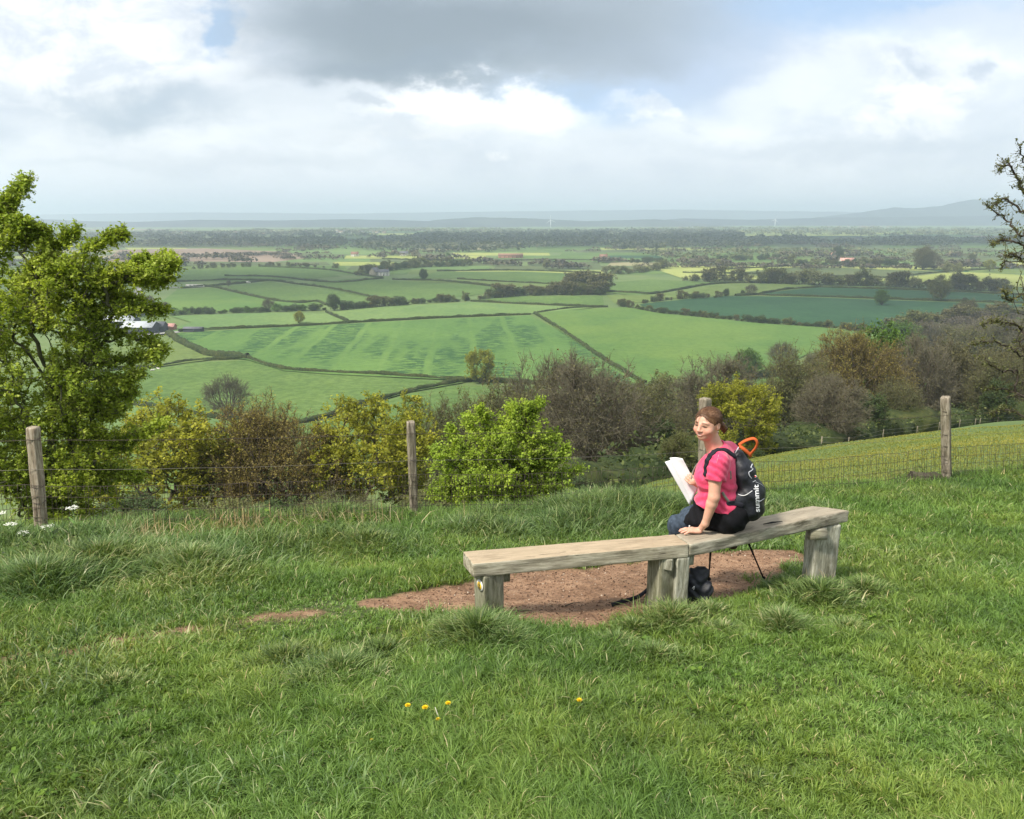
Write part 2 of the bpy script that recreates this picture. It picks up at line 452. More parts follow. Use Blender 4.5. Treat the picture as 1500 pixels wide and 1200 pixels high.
FM = {
 'crop': field_mat('young_crop', (.100, .185, .050), (.128, .220, .056), .2, .01, (math.radians(-4), 24.0, .95)),
 'crop2': field_mat('young_crop_plain', (.096, .175, .046), (.130, .205, .050), .22, .012),
 'pasture': field_mat('pasture', (.108, .175, .048), (.135, .205, .056), .40, .02),
 'pasture2': field_mat('pasture_yellow', (.140, .190, .052), (.165, .215, .066), .35, .03),
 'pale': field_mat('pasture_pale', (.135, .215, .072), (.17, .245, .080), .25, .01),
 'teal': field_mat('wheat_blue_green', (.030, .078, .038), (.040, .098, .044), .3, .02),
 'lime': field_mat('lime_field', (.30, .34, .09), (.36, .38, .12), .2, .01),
 'dull': field_mat('dull_grass', (.105, .135, .058), (.135, .155, .068), .35, .01),
 'brown': field_mat('ploughed_soil', (.24, .17, .125), (.32, .235, .18), .2, .008),
 'tan': field_mat('stubble', (.28, .26, .14), (.33, .29, .16), .2, .008),
}
_fz = [0]; _named = [False]
def field(pts, kind, label, z=None):
    _fz[0] += 1
    zz = (PLAIN + .12 + .02 * (_fz[0] % 9)) if not _named[0] else PLAIN + .32 + .012 * (_fz[0] % 40)
    P = np.array([on_z(px, py, zz) for px, py in pts])
    return tag(mesh_np('field', P, list(range(len(P)))[::-1] if np.cross(P[1] - P[0], P[2] - P[1])[2] < 0 else list(range(len(P))), [len(P)], FM[kind]), label, None, None, 'structure')
# far bands first (lowest sheets), then the fields one can make out
rr = random.Random(3)
def far_fields():
    k = 0
    y = 402.0
    while y > 337:
        hgt = max(1.2, (y - 326) * .085)
        x = -60 + rr.uniform(-60, 0)
        while x < 1600:
            wd = rr.uniform(60, 230) * (1 if y > 360 else 1.4)
            lim = rr.random()
            kinds = ['pasture', 'dull', 'pasture2', 'pale', 'lime', 'tan', 'teal', 'brown']
            wts = [3, 3, 2, 2, 1.0, .5, 1, .3]
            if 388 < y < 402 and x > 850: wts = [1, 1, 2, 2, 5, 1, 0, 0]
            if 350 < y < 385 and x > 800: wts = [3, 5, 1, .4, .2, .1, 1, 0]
            kd = rr.choices(kinds, wts)[0]
            sh = rr.uniform(-14, 14); t0 = rr.uniform(-.15, .15) * hgt
            field([(x, y), (x + wd, y + t0), (x + wd + sh, y - hgt + t0), (x + sh * .6, y - hgt)], kd, 'distant farm field in the hazy patchwork of the vale')
            k += 1; x += wd * rr.uniform(.98, 1.1)
        y -= hgt * 1.02
far_fields()
NAMED_FIELDS = [
 ([(150, 384), (175, 366), (300, 364), (420, 369), (452, 378), (400, 384), (250, 383)], 'brown', 'pinkish brown ploughed field far off at the left'),
 ([(600, 363), (500, 362), (420, 364), (470, 372), (560, 374), (640, 370)], 'pale', 'pale sunlit field beyond the ploughed one'),
 ([(240, 412), (290, 395), (400, 392), (470, 396), (500, 405), (400, 412)], 'pasture', 'mid green field below the ploughed land'),
 ([(220, 455), (260, 424), (310, 422), (363, 433), (403, 441), (437, 444), (470, 445), (440, 452), (330, 456), (250, 460)], 'crop2', 'blue green field above the tree line at the left'),
 ([(330, 420), (397, 413), (437, 418), (483, 424), (550, 438), (560, 443), (500, 450), (480, 447), (437, 442), (400, 438)], 'pasture', 'green field between two curving hedges'),
 ([(440, 416), (520, 408), (570, 411), (690, 417), (750, 424), (690, 433), (620, 440), (560, 440), (483, 423)], 'pasture', 'green field below the hamlet'),
 ([(600, 408), (640, 398), (760, 398), (880, 402), (885, 410), (830, 415), (733, 412), (670, 408)], 'pasture', 'wide flat green field at the centre of the vale'),
 ([(575, 412), (672, 410), (733, 414), (827, 417), (860, 412), (830, 426), (752, 423), (687, 415)], 'pasture2', 'narrow green field beside the copse'),
 ([(885, 428), (890, 415), (950, 409), (1053, 414), (1000, 422), (957, 430), (930, 433)], 'pasture', 'green field right of the copse'),
 ([(888, 432), (957, 432), (1000, 425), (1053, 417), (1150, 416), (1200, 420), (1150, 425), (1110, 431), (1000, 436), (940, 443), (900, 445)], 'pasture2', 'pale green field above the blue green one'),
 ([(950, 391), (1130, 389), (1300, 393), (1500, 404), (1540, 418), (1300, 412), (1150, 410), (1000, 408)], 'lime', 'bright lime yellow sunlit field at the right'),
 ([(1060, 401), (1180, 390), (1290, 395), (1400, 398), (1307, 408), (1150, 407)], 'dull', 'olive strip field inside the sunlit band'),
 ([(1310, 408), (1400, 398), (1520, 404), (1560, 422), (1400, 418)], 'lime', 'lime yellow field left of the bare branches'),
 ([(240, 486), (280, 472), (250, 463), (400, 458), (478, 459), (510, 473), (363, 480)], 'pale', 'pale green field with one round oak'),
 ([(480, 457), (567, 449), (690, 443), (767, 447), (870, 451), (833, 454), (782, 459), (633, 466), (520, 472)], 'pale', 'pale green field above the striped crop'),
 ([(690, 441), (750, 434), (833, 434), (883, 434), (885, 448), (870, 449), (767, 444)], 'pasture', 'small green field in front of the copse'),
 ([(936, 446), (1000, 439), (1060, 434), (1110, 434), (1200, 436), (1280, 439), (1367, 442), (1500, 446), (1540, 470), (1330, 478), (1300, 484), (1200, 476), (1117, 471), (1050, 463), (1000, 457), (960, 454)], 'teal', 'dark blue green wheat field with one dark tree'),
 ([(1112, 431), (1150, 426), (1200, 421), (1300, 424), (1400, 428), (1520, 434), (1500, 444), (1367, 439), (1280, 436), (1200, 433)], 'teal', 'upper blue green wheat field'),
 ([(247, 491), (262, 488), (363, 482), (517, 474), (633, 468), (777, 462), (820, 485), (860, 512), (900, 539), (940, 562), (830, 564), (700, 558), (550, 551), (483, 548), (417, 543), (363, 527), (323, 522), (297, 517), (267, 502)], 'crop', 'large bright green crop field with rows of dark streaks'),
 ([(784, 459), (833, 454), (883, 452), (917, 450), (967, 459), (1050, 467), (1117, 474), (1200, 479), (1300, 487), (1330, 500), (1240, 506), (1180, 520), (1100, 560), (1000, 585), (937, 559), (900, 538), (860, 511), (820, 484)], 'crop2', 'large smooth green field right of the diagonal hedge'),
 ([(150, 542), (170, 498), (247, 496), (267, 505), (297, 520), (323, 525), (283, 530), (233, 537)], 'pasture2', 'olive green pasture beside the farm'),
 ([(120, 548), (170, 544), (233, 539), (283, 531), (363, 528), (417, 544), (483, 549), (550, 552), (680, 560), (600, 574), (534, 593), (483, 610), (430, 618), (367, 618), (317, 612), (243, 599), (183, 590), (120, 585)], 'pasture', 'green pasture with the big bare tree'),
 ([(100, 588), (183, 592), (243, 601), (317, 614), (367, 620), (345, 632), (250, 644), (150, 648), (80, 655)], 'pale', 'pale green pasture strip below the bare tree'),
 ([(483, 613), (534, 596), (600, 577), (660, 565), (760, 566), (830, 567), (900, 600), (700, 700), (450, 700)], 'pasture', 'green pasture behind the yellow oak'),
 ([(60, 658), (150, 650), (250, 646), (345, 634), (430, 622), (483, 615), (460, 720), (60, 720)], 'pasture', 'nearest pasture at the foot of the slope'),
 ([(1040, 600), (1110, 553), (1160, 545), (1180, 552), (1150, 600)], 'crop2', 'small green meadow seen between the trees'),
]
_named[0] = True; _fz[0] = 0
for pts, kd, lb in NAMED_FIELDS: field(pts, kd, lb)

# ---------------------------------------------------------------- distant hills
def ridge(px0, px1, D, prof, depth, label, col, seed=0):
    """prof: list of (px, py) of the skyline; a real ridge with a front and a back slope"""
    n = 160
    xs = np.linspace(px0, px1, n)
    pys = np.interp(xs, [p[0] for p in prof], [p[1] for p in prof])
    rows = []
    for k, (f, g) in enumerate([(0, 0), (.2, .35), (.4, .7), (.5, .93), (.58, 1), (.8, .8), (1.2, 0)]):
        row = []
        for i, (x, py) in enumerate(zip(xs, pys)):
            r = ray(x, py); top = r * (D / r[1])
            h = top[2] - PLAIN
            h = h * g * (1 + .03 * (vnoise(i * .31, k, seed) - .5) * (1 if g else 0))
            y = D + (f - .58) * depth
            row.append((top[0] * y / D if 0 else top[0], y, PLAIN - .3 + h + (vnoise(i * .9, k * 3, seed + 3) - .5) * h * .05 * (0 < g)))
        rows.append(row)
    V = np.array(rows).reshape(-1, 3); m = len(rows)
    Fq = [[a * n + b, a * n + b + 1, (a + 1) * n + b + 1, (a + 1) * n + b] for a in range(m - 1) for b in range(n - 1)]
    mt, t, b = material('hill')
    geo = t.new('ShaderNodeNewGeometry').outputs['Position']
    f = t.noise(t.mapping(geo, scale=(1, .4, 1)), .004, 6, .65)
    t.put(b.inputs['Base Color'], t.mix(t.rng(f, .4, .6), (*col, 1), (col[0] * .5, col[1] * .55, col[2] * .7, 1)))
    o = MB().add(V, Fq).build('hills', mt, None, True)
    return tag(o, label, None, None, 'structure')
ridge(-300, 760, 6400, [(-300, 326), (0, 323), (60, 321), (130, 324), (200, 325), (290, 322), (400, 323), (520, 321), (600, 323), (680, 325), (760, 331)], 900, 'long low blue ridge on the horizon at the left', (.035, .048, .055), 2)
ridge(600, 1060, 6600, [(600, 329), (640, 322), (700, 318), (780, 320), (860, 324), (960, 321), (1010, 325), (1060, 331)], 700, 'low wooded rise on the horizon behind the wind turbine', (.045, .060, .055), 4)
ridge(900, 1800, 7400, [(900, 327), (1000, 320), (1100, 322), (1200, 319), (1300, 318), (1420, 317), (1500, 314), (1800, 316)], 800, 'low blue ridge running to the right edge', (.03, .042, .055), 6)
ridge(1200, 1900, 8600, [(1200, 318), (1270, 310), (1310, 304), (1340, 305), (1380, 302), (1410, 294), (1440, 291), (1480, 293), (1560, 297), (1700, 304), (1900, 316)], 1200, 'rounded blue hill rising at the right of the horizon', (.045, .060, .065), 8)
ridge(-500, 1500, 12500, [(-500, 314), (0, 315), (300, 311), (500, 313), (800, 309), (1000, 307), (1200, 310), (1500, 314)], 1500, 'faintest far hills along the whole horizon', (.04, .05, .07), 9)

# ---------------------------------------------------------------- gobos like clouds, added out of the frame to shade parts of the vale
CLM = simple('cloud_gobo_white', (.85, .86, .88), 1.0, .0, .05, .01)
def cloud_gobo(gx, gy, rx, ry, label, z=1500.0, sd=1):
    k = z - PLAIN; cx = gx + math.sin(SUN_AZ) * k / math.tan(SUN_EL); cy_ = gy + math.cos(SUN_AZ) * k / math.tan(SUN_EL)
    nu, nv = 40, 80; V = []
    for i in range(nu + 1):
        th = math.pi * i / nu
        for j in range(nv):
            ph = 2 * math.pi * j / nv; r_ = 1 + .45 * (float(fbm(math.cos(ph) * 2.2 + 9 + sd, math.sin(ph) * 2.2 + math.cos(th) * 2, sd, 4)) - .5)
            V.append((cx + math.sin(th) * math.cos(ph) * rx * r_, cy_ + math.sin(th) * math.sin(ph) * ry * r_, z + math.cos(th) * min(rx, ry) * .32 * r_ * (1.0 if math.cos(th) > 0 else .3)))
    Fq = [[i * nv + j, (i + 1) * nv + j, (i + 1) * nv + (j + 1) % nv, i * nv + (j + 1) % nv] for i in range(nu) for j in range(nv)]
    tag(MB().add(V, Fq).build('cloud_gobo', CLM, None, True), label, None, None, 'structure')
cloud_gobo(500, 2650, 1900, 620, 'broad unseen gobo added to shade the long wood', 1500, 1)
cloud_gobo(-330, 980, 330, 150, 'small unseen gobo added to shade the fields by the lane', 1400, 3)
cloud_gobo(520, 830, 300, 110, 'small unseen gobo added to shade the blue green wheat', 1400, 4)
# ---------------------------------------------------------------- trees
def grow(base, targets, bf=.35, trunk=None):
    """connect target points into a branching tree: nearest connection, short paths favoured"""
    T = np.asarray(targets, float)
    N0 = [np.asarray(base, float)] if trunk is None else [np.asarray(p, float) for p in trunk]
    m = len(N0); n = m + len(T)
    P = np.vstack([np.array(N0), T]); par = np.full(n, -1, int); path = np.zeros(n)
    for i in range(1, m): par[i] = i - 1; path[i] = path[i - 1] + np.linalg.norm(P[i] - P[i - 1])
    # costs of the unconnected
    idx = np.arange(m, n)
    D = np.linalg.norm(P[idx][:, None] - P[None, :m], axis=2) + bf * path[None, :m]
    bp = D.argmin(1); bc = D.min(1); alive = np.ones(len(idx), bool); order = list(range(m))
    pts = P[idx]
    for _ in range(len(idx)):
        c = np.where(alive, bc, 1e9); k = int(c.argmin())
        alive[k] = False; g = m + k; p = int(bp[k]); par[g] = p
        path[g] = path[p] + np.linalg.norm(P[g] - P[p]); order.append(g)
        d = np.sqrt(((pts - P[g]) ** 2).sum(1)) + bf * path[g]
        b = alive & (d < bc); bc[b] = d[b]; bp[b] = g
    cnt = np.zeros(n)
    ch = np.zeros(n, int)
    for g in order[1:]: ch[par[g]] += 1
    cnt[ch == 0] = 1
    for g in reversed(order):
        if par[g] >= 0: cnt[par[g]] += max(cnt[g], 1)
    return P, par, np.maximum(cnt, 1), ch
def clumped(rng, n, c, r, k=28, tight=.34, hollow=.35, flat_bottom=0.0):
    """n points in lumps through an ellipsoid crown, denser outside"""
    c = np.asarray(c, float); r = np.asarray(r, float)
    dirs = rng.normal(size=(k, 3)); dirs /= np.linalg.norm(dirs, axis=1)[:, None]
    rad = (hollow + (1 - hollow) * rng.random(k) ** .5)[:, None] * .86
    cc = dirs * rad * (1.04 + rng.normal(size=(k, 1)) * .09)
    sz = tight * rng.uniform(.6, 1.25, k)
    w = rng.integers(0, k, n)
    p = cc[w] + rng.normal(size=(n, 3)) * sz[w][:, None] * .55
    l = np.linalg.norm(p, axis=1); p = p / np.maximum(1, l / 1.12)[:, None]
    if flat_bottom: p[:, 2] = np.maximum(p[:, 2], -1 + flat_bottom + rng.random(n) * .15)
    return c + p * r
def frusta(P, par, R, nside=5, jit=0.0, rng=None, sub=1):
    ids = np.where(par >= 0)[0]
    A = P[par[ids]]; B = P[ids]
    ra = np.minimum(R[par[ids]], R[ids] * 1.35 + .002); rb = R[ids]
    if sub > 1 and rng is not None:
        # bend each edge through a jittered middle point
        Mid = (A + B) / 2; L = np.linalg.norm(B - A, axis=1)[:, None]
        Mid = Mid + rng.normal(size=Mid.shape) * L * .09; rm = (ra + rb) / 2
        A, B, ra, rb = np.vstack([A, Mid]), np.vstack([Mid, B]), np.concatenate([ra, rm]), np.concatenate([rm, rb])
    return frusta_ab(A, B, ra, rb, nside)
def frusta_ab(A, B, ra, rb, nside=5):
    T = B - A; L = np.linalg.norm(T, axis=1)[:, None]; T = T / (L + 1e-9)
    ref = np.where(np.abs(T[:, 2:3]) < .9, np.array([[0, 0, 1.]]), np.array([[1., 0, 0]]))
    U = np.cross(T, ref); U /= np.linalg.norm(U, axis=1)[:, None] + 1e-9; W = np.cross(T, U)
    a = np.arange(nside) * 2 * np.pi / nside
    ring = np.cos(a)[None, :, None] * U[:, None] + np.sin(a)[None, :, None] * W[:, None]
    V = np.concatenate([A[:, None] + ring * ra[:, None, None], B[:, None] + ring * rb[:, None, None]], 1)
    n = len(A); b = (np.arange(n) * 2 * nside)[:, None]; j = np.arange(nside)[None]; j2 = (j + 1) % nside
    Fq = np.stack([b + j, b + j2, b + nside + j2, b + nside + j], -1).reshape(-1, 4)
    return V.reshape(-1, 3), Fq
def leaves(rng, C, size, up=.35, aspect=.62, rnd=None, fold=.25, dirs=None):
    """rhombic folded leaves at points C; returns V, F(4), rnd"""
    n = len(C); s = size * (.40 + 1.25 * rng.random(n) ** 1.3)[:, None]
    N = rng.normal(size=(n, 3)); N[:, 2] = np.abs(N[:, 2]) * (1 + up) + up; N /= np.linalg.norm(N, axis=1)[:, None]
    D = rng.normal(size=(n, 3)) if dirs is None else dirs + rng.normal(size=(n, 3)) * .5
    D -= N * (D * N).sum(1)[:, None]; D /= np.linalg.norm(D, axis=1)[:, None] + 1e-9
    S = np.cross(N, D)
    V = np.stack([C - D * s * .5, C + S * s * aspect * .5 + N * s * fold * .3 - D * s * .05, C + D * s * .5 - N * s * fold * .3, C - S * s * aspect * .5 + N * s * fold * .3 - D * s * .05], 1).reshape(-1, 3)
    Fq = np.arange(n * 4).reshape(-1, 4)
    r = rng.random(n) if rnd is None else rnd
    return V, Fq, np.repeat(r, 4)
def bark(name, c, scale=14):
    m, t, b = material(name)
    co = t.new('ShaderNodeNewGeometry').outputs['Position']
    n = t.noise(t.mapping(co, scale=(1, 1, .3)), scale, 5, .65)
    t.put(b.inputs['Base Color'], t.ramp(n, [(.3, (c[0] * .55, c[1] * .55, c[2] * .55)), (.6, c), (.75, (c[0] * 1.35, c[1] * 1.4, c[2] * 1.3))]))
    b.inputs['Roughness'].default_value = .9
    return m
BARK = bark('bark_grey_brown', (.12, .095, .07)); BARKD = bark('bark_dark', (.065, .052, .04)); BARKG = bark('bark_mossy', (.12, .12, .07))
TWM = bark('twigs_mauve', (.132, .122, .068), 2); TWG = bark('twigs_grey', (.178, .160, .108), 2); TWO = bark('twigs_olive', (.15, .135, .07), 2); TWR = bark('twigs_russet', (.155, .120, .06), 2)
LF = {
 'haw': leaf_mat('hawthorn_leaf', [(0, (.105, .165, .018)), (.35, (.235, .32, .036)), (.7, (.38, .47, .068)), (1, (.54, .58, .17))], .38),
 'haw2': leaf_mat('hawthorn_leaf_bright', [(0, (.13, .20, .026)), (.4, (.26, .38, .048)), (.8, (.40, .52, .075)), (1, (.50, .58, .15))], .42),
 'oaky': leaf_mat('oak_leaf_yellow', [(0, (.10, .115, .016)), (.4, (.23, .245, .028)), (.8, (.37, .375, .040)), (1, (.48, .46, .07))], .38, hue_noise=.35),
 'oakb': leaf_mat('oak_bud_brown', [(0, (.11, .090, .030)), (.5, (.23, .190, .054)), (.85, (.30, .265, .064)), (1, (.29, .31, .08))], .3),
 'green': leaf_mat('maple_leaf', [(0, (.035, .075, .012)), (.5, (.075, .15, .020)), (1, (.15, .25, .035))], .3),
 'dark': leaf_mat('ivy_leaf', [(0, (.022, .042, .014)), (.6, (.055, .088, .026)), (1, (.12, .155, .045))], .15),
 'olive': leaf_mat('willow_leaf', [(0, (.07, .08, .03)), (.5, (.13, .145, .05)), (1, (.20, .21, .08))], .3),
 'mauve': leaf_mat('bud_mauve', [(0, (.066, .064, .030)), (.5, (.115, .108, .046)), (1, (.17, .168, .066))], .2),
 'pale': leaf_mat('pale_catkins', [(0, (.14, .14, .075)), (.5, (.22, .23, .11)), (1, (.33, .34, .17))], .3),
}
def tree_parts(seed, h, r, lift=.28, n=900, kind='oaky', bk=None, tw=None, nleaf=9000, leaf=.14, ntwig=3, twl=.35, twr=.006, k=30, tight=.34, bf=.45, tr=None, stems=1, spread=.7, flat_bottom=.12, up=.4, sigma=1.0, asym=1.0):
    """meshes of a tree standing at the origin: (V,F) of wood, of twigs and of leaves"""
    rng = np.random.default_rng(seed)
    crown_c = (rng.normal() * r * .08, rng.normal() * r * .08, h * (lift + (1 - lift) / 2))
    T = clumped(rng, n, crown_c, (r, r * asym, h * (1 - lift) / 2), k, tight, .3, flat_bottom)
    tp = []
    if stems == 1:
        q = np.array([0., 0, -.4]); top = h * lift * 1.15
        for i in range(5): tp.append(q + np.array([rng.normal() * .03 * h * (i > 0), rng.normal() * .03 * h * (i > 0), (top + .4) * i / 4]))
        P, par, cnt, ch = grow(None, T, bf, tp)
    else:
        P, par, cnt, ch = grow((0, 0, -.3), T, bf)
    rt = twr * 1.3
    R = rt * cnt ** (1 / 2.15)
    tr = tr or h * .028
    R = R * min(1.0, tr / R.max()) if R.max() > tr else R * (tr / R.max()) ** .7
    R = np.maximum(R, twr)
    # root flare
    thick = R > twr * 1.8
    V1, F1 = frusta(P, par, R, 6, rng=rng, sub=2)
    # twigs leave every thin node
    tips = np.where(R <= np.quantile(R, .86))[0]
    src = np.repeat(tips, ntwig)
    base = P[src]; out = base - np.array(crown_c) * [1, 1, .7]; out /= np.linalg.norm(out, axis=1)[:, None] + 1e-6
    dirs = out + rng.normal(size=out.shape) * .75 * sigma; dirs[:, 2] += .15; dirs /= np.linalg.norm(dirs, axis=1)[:, None]
    L = twl * rng.uniform(.4, 1.3, len(base))[:, None]
    tip = base + dirs * L
    V2, F2 = frusta_ab(base, tip, np.full(len(base), twr), np.full(len(base), twr * .35), 3)
    if nleaf:
        w = rng.integers(0, len(base), nleaf); f = rng.random(nleaf)[:, None] ** .7
        C = base[w] + (tip - base)[w] * f * 1.05 + rng.normal(size=(nleaf, 3)) * leaf * .55
        g = (fbm(C[:, 0] / (r * .35) + 50, C[:, 2] / (r * .35) + C[:, 1] / (r * .4) + 50, seed % 97, 2) - .5) * 1.3 + .5
        V3, F3, rn = leaves(rng, C, leaf, up, rnd=np.clip(g * .55 + rng.random(nleaf) * .45, 0, 1))
    else: V3 = F3 = rn = None
    return (V1, F1), (V2, F2), (V3, F3, rn)
def tree(name, parts, mats, loc, label, cat='tree', group=None, rz=0., scale=1.):
    """Empty with trunk and crown; parts from tree_parts"""
    (V1, F1), (V2, F2), (V3, F3, rn) = parts
    bk, tw, lf = mats
    root = empty(name, loc, label, cat, group, rz); root.scale = (scale,) * 3
    mesh_np('trunk', V1, F1.ravel(), np.full(len(F1), 4), bk, root, None, True)
    if V3 is None:
        mesh_np('crown', V2, F2.ravel(), np.full(len(F2), 4), tw, root)
    else:
        n2 = len(V2); V = np.vstack([V2, V3]); Fq = np.vstack([F2, F3 + n2])
        o = mesh_np('crown', V, Fq.ravel(), np.full(len(Fq), 4), [tw, lf], root, {'rnd': np.concatenate([np.zeros(n2), rn])})
        mi = np.zeros(len(Fq), np.int32); mi[len(F2):] = 1; o.data.polygons.foreach_set("material_index", mi)
    return root
def copy_tree(o, loc, rz, scale, label=None, group=None, parent=None):
    c = o.copy(); COL.objects.link(c)
    if parent is not None: c.parent = parent
    else:
        c.location = tuple(float(v) for v in loc); c.rotation_euler = (0, 0, rz)
        c.scale = (scale,) * 3 if np.ndim(scale) == 0 else scale
        if label: c['label'] = label
        if group: c['group'] = group
        elif 'group' in c.keys(): del c['group']
    for ch in [x for x in SC.objects if x.parent == o] if not hasattr(o, '_k') else []: copy_tree(ch, None, 0, 1, parent=c)
    return c
PROTO = {}
def proto(key, name, mats, **kw):
    PROTO[key] = [None, name, mats, kw]
def plant(key, loc, label, h=None, rz=None, group=None, cat='tree', wide=1.0):
    """first use builds the kind, later uses copy it with its parts"""
    p = PROTO[key]; H0 = p[3]['h']; s = (h or H0) / H0
    rz = random.uniform(0, 6.28) if rz is None else rz
    if p[0] is None:
        p[0] = tree(p[1], tree_parts(**p[3]), p[2], loc, label, cat, group, rz)
        p[0].scale = (s * wide, s * wide, s)
        p.append(list(p[0].children))
        return p[0]
    root = p[0]; c = root.copy(); COL.objects.link(c)
    c.location = tuple(float(v) for v in loc); c.rotation_euler = (0, 0, rz); c.scale = (s * wide, s * wide, s)
    c['label'] = label; c['category'] = cat
    if group: c['group'] = group
    elif 'group' in c.keys(): del c['group']
    for ch in p[4]:
        k = ch.copy(); COL.objects.link(k); k.parent = c
    return c
proto('oaky', 'oak_tree', (BARK, TWO, LF['oaky']), seed=3, h=10, r=4.5, lift=.14, n=1500, nleaf=42000, leaf=.17, ntwig=3, twl=.5, twr=.014, k=60, tight=.24, tr=.26)
proto('oaky2', 'oak_tree', (BARK, TWO, LF['oaky']), seed=31, h=10, r=4.3, lift=.08, n=1500, nleaf=46000, leaf=.17, ntwig=3, twl=.5, twr=.014, k=60, tight=.24, tr=.26)
proto('oakb', 'oak_tree', (BARK, TWR, LF['oakb']), seed=5, h=10, r=4.6, lift=.22, n=2600, nleaf=52000, leaf=.095, ntwig=7, twl=.6, twr=.012, k=80, tight=.26, tr=.28, bf=.6)
proto('bare', 'bare_tree', (BARK, TWM, LF['mauve']), seed=9, h=12, r=6.6, lift=.12, n=1500, nleaf=0, leaf=.12, ntwig=4, twl=1.0, twr=.024, k=70, tight=.24, tr=.46, bf=.75, flat_bottom=.15)
proto('bare2', 'bare_tree', (BARK, TWG, LF['mauve']), seed=12, h=11, r=4.2, lift=.12, n=2600, nleaf=8000, leaf=.13, ntwig=6, twl=.8, twr=.016, k=70, tight=.30, tr=.26, bf=.5)
proto('bare3', 'bare_tree', (BARKG, TWO, LF['olive']), seed=15, h=12, r=4.4, lift=.10, n=2600, nleaf=14000, leaf=.16, ntwig=5, twl=.8, twr=.016, k=70, tight=.30, tr=.26, bf=.5)
proto('mauve', 'budding_tree', (BARK, TWM, LF['mauve']), seed=17, h=12, r=5.0, lift=.08, n=2400, nleaf=22000, leaf=.20, ntwig=5, twl=.8, twr=.018, k=60, tight=.30, tr=.28, bf=.5)
proto('green', 'maple_tree', (BARKD, TWO, LF['green']), seed=21, h=10, r=4.6, lift=.10, n=1300, nleaf=26000, leaf=.26, ntwig=3, twl=.5, twr=.016, k=50, tight=.30, tr=.28)
proto('dark', 'ivy_clad_tree', (BARKD, TWO, LF['dark']), seed=23, h=10, r=3.6, lift=.04, n=1300, nleaf=26000, leaf=.22, ntwig=3, twl=.5, twr=.016, k=50, tight=.28, tr=.26)
proto('olive', 'willow_tree', (BARK, TWO, LF['olive']), seed=27, h=10, r=4.4, lift=.08, n=1500, nleaf=24000, leaf=.20, ntwig=4, twl=.6, twr=.016, k=50, tight=.28, tr=.26)
proto('pale', 'willow_tree', (BARK, TWG, LF['pale']), seed=29, h=10, r=4.6, lift=.08, n=900, nleaf=14000, leaf=.32, ntwig=4, twl=.6, twr=.018, k=40, tight=.30, tr=.26)

# --- small trees for the far rows: fewer faces
for kk, mt, sd in (('fgreen', 'green', 41), ('fdark', 'dark', 43), ('fmauve', 'mauve', 47), ('folive', 'olive', 53), ('fpale', 'pale', 59)):
    proto(kk, {'fgreen': 'field_maple', 'fdark': 'dark_tree', 'fmauve': 'budding_tree', 'folive': 'willow_tree', 'fpale': 'willow_tree'}[kk], (BARK, TWM if mt == 'mauve' else TWO, LF[mt]), seed=sd, h=10, r=4.8, lift=.04, n=350, nleaf=3600, leaf=.55, ntwig=3, twl=.8, twr=.03, k=24, tight=.34, tr=.3)

def on_land(px, py):
    """the land at a pixel: slope near, plain far"""
    p = gpt(px, py)
    return p
def tree_px(key, px, base_py, top_py, label, group=None, D=None, wide=1.0, rz=None, cat='tree'):
    top_py = top_py - (base_py - top_py) * .05
    """stand a tree where its foot is seen, as tall as the photograph shows"""
    if D is None: p = gpt(px, base_py)
    else:
        r = ray(px, base_py); x = r[0] * D / r[1]; p = np.array([x, D, H1(x, D)])
    rt = ray(px, top_py); zt = rt[2] * p[1] / rt[1]
    return plant(key, (p[0], p[1], p[2]), label, max(zt - p[2], .5), rz, group, cat, wide)
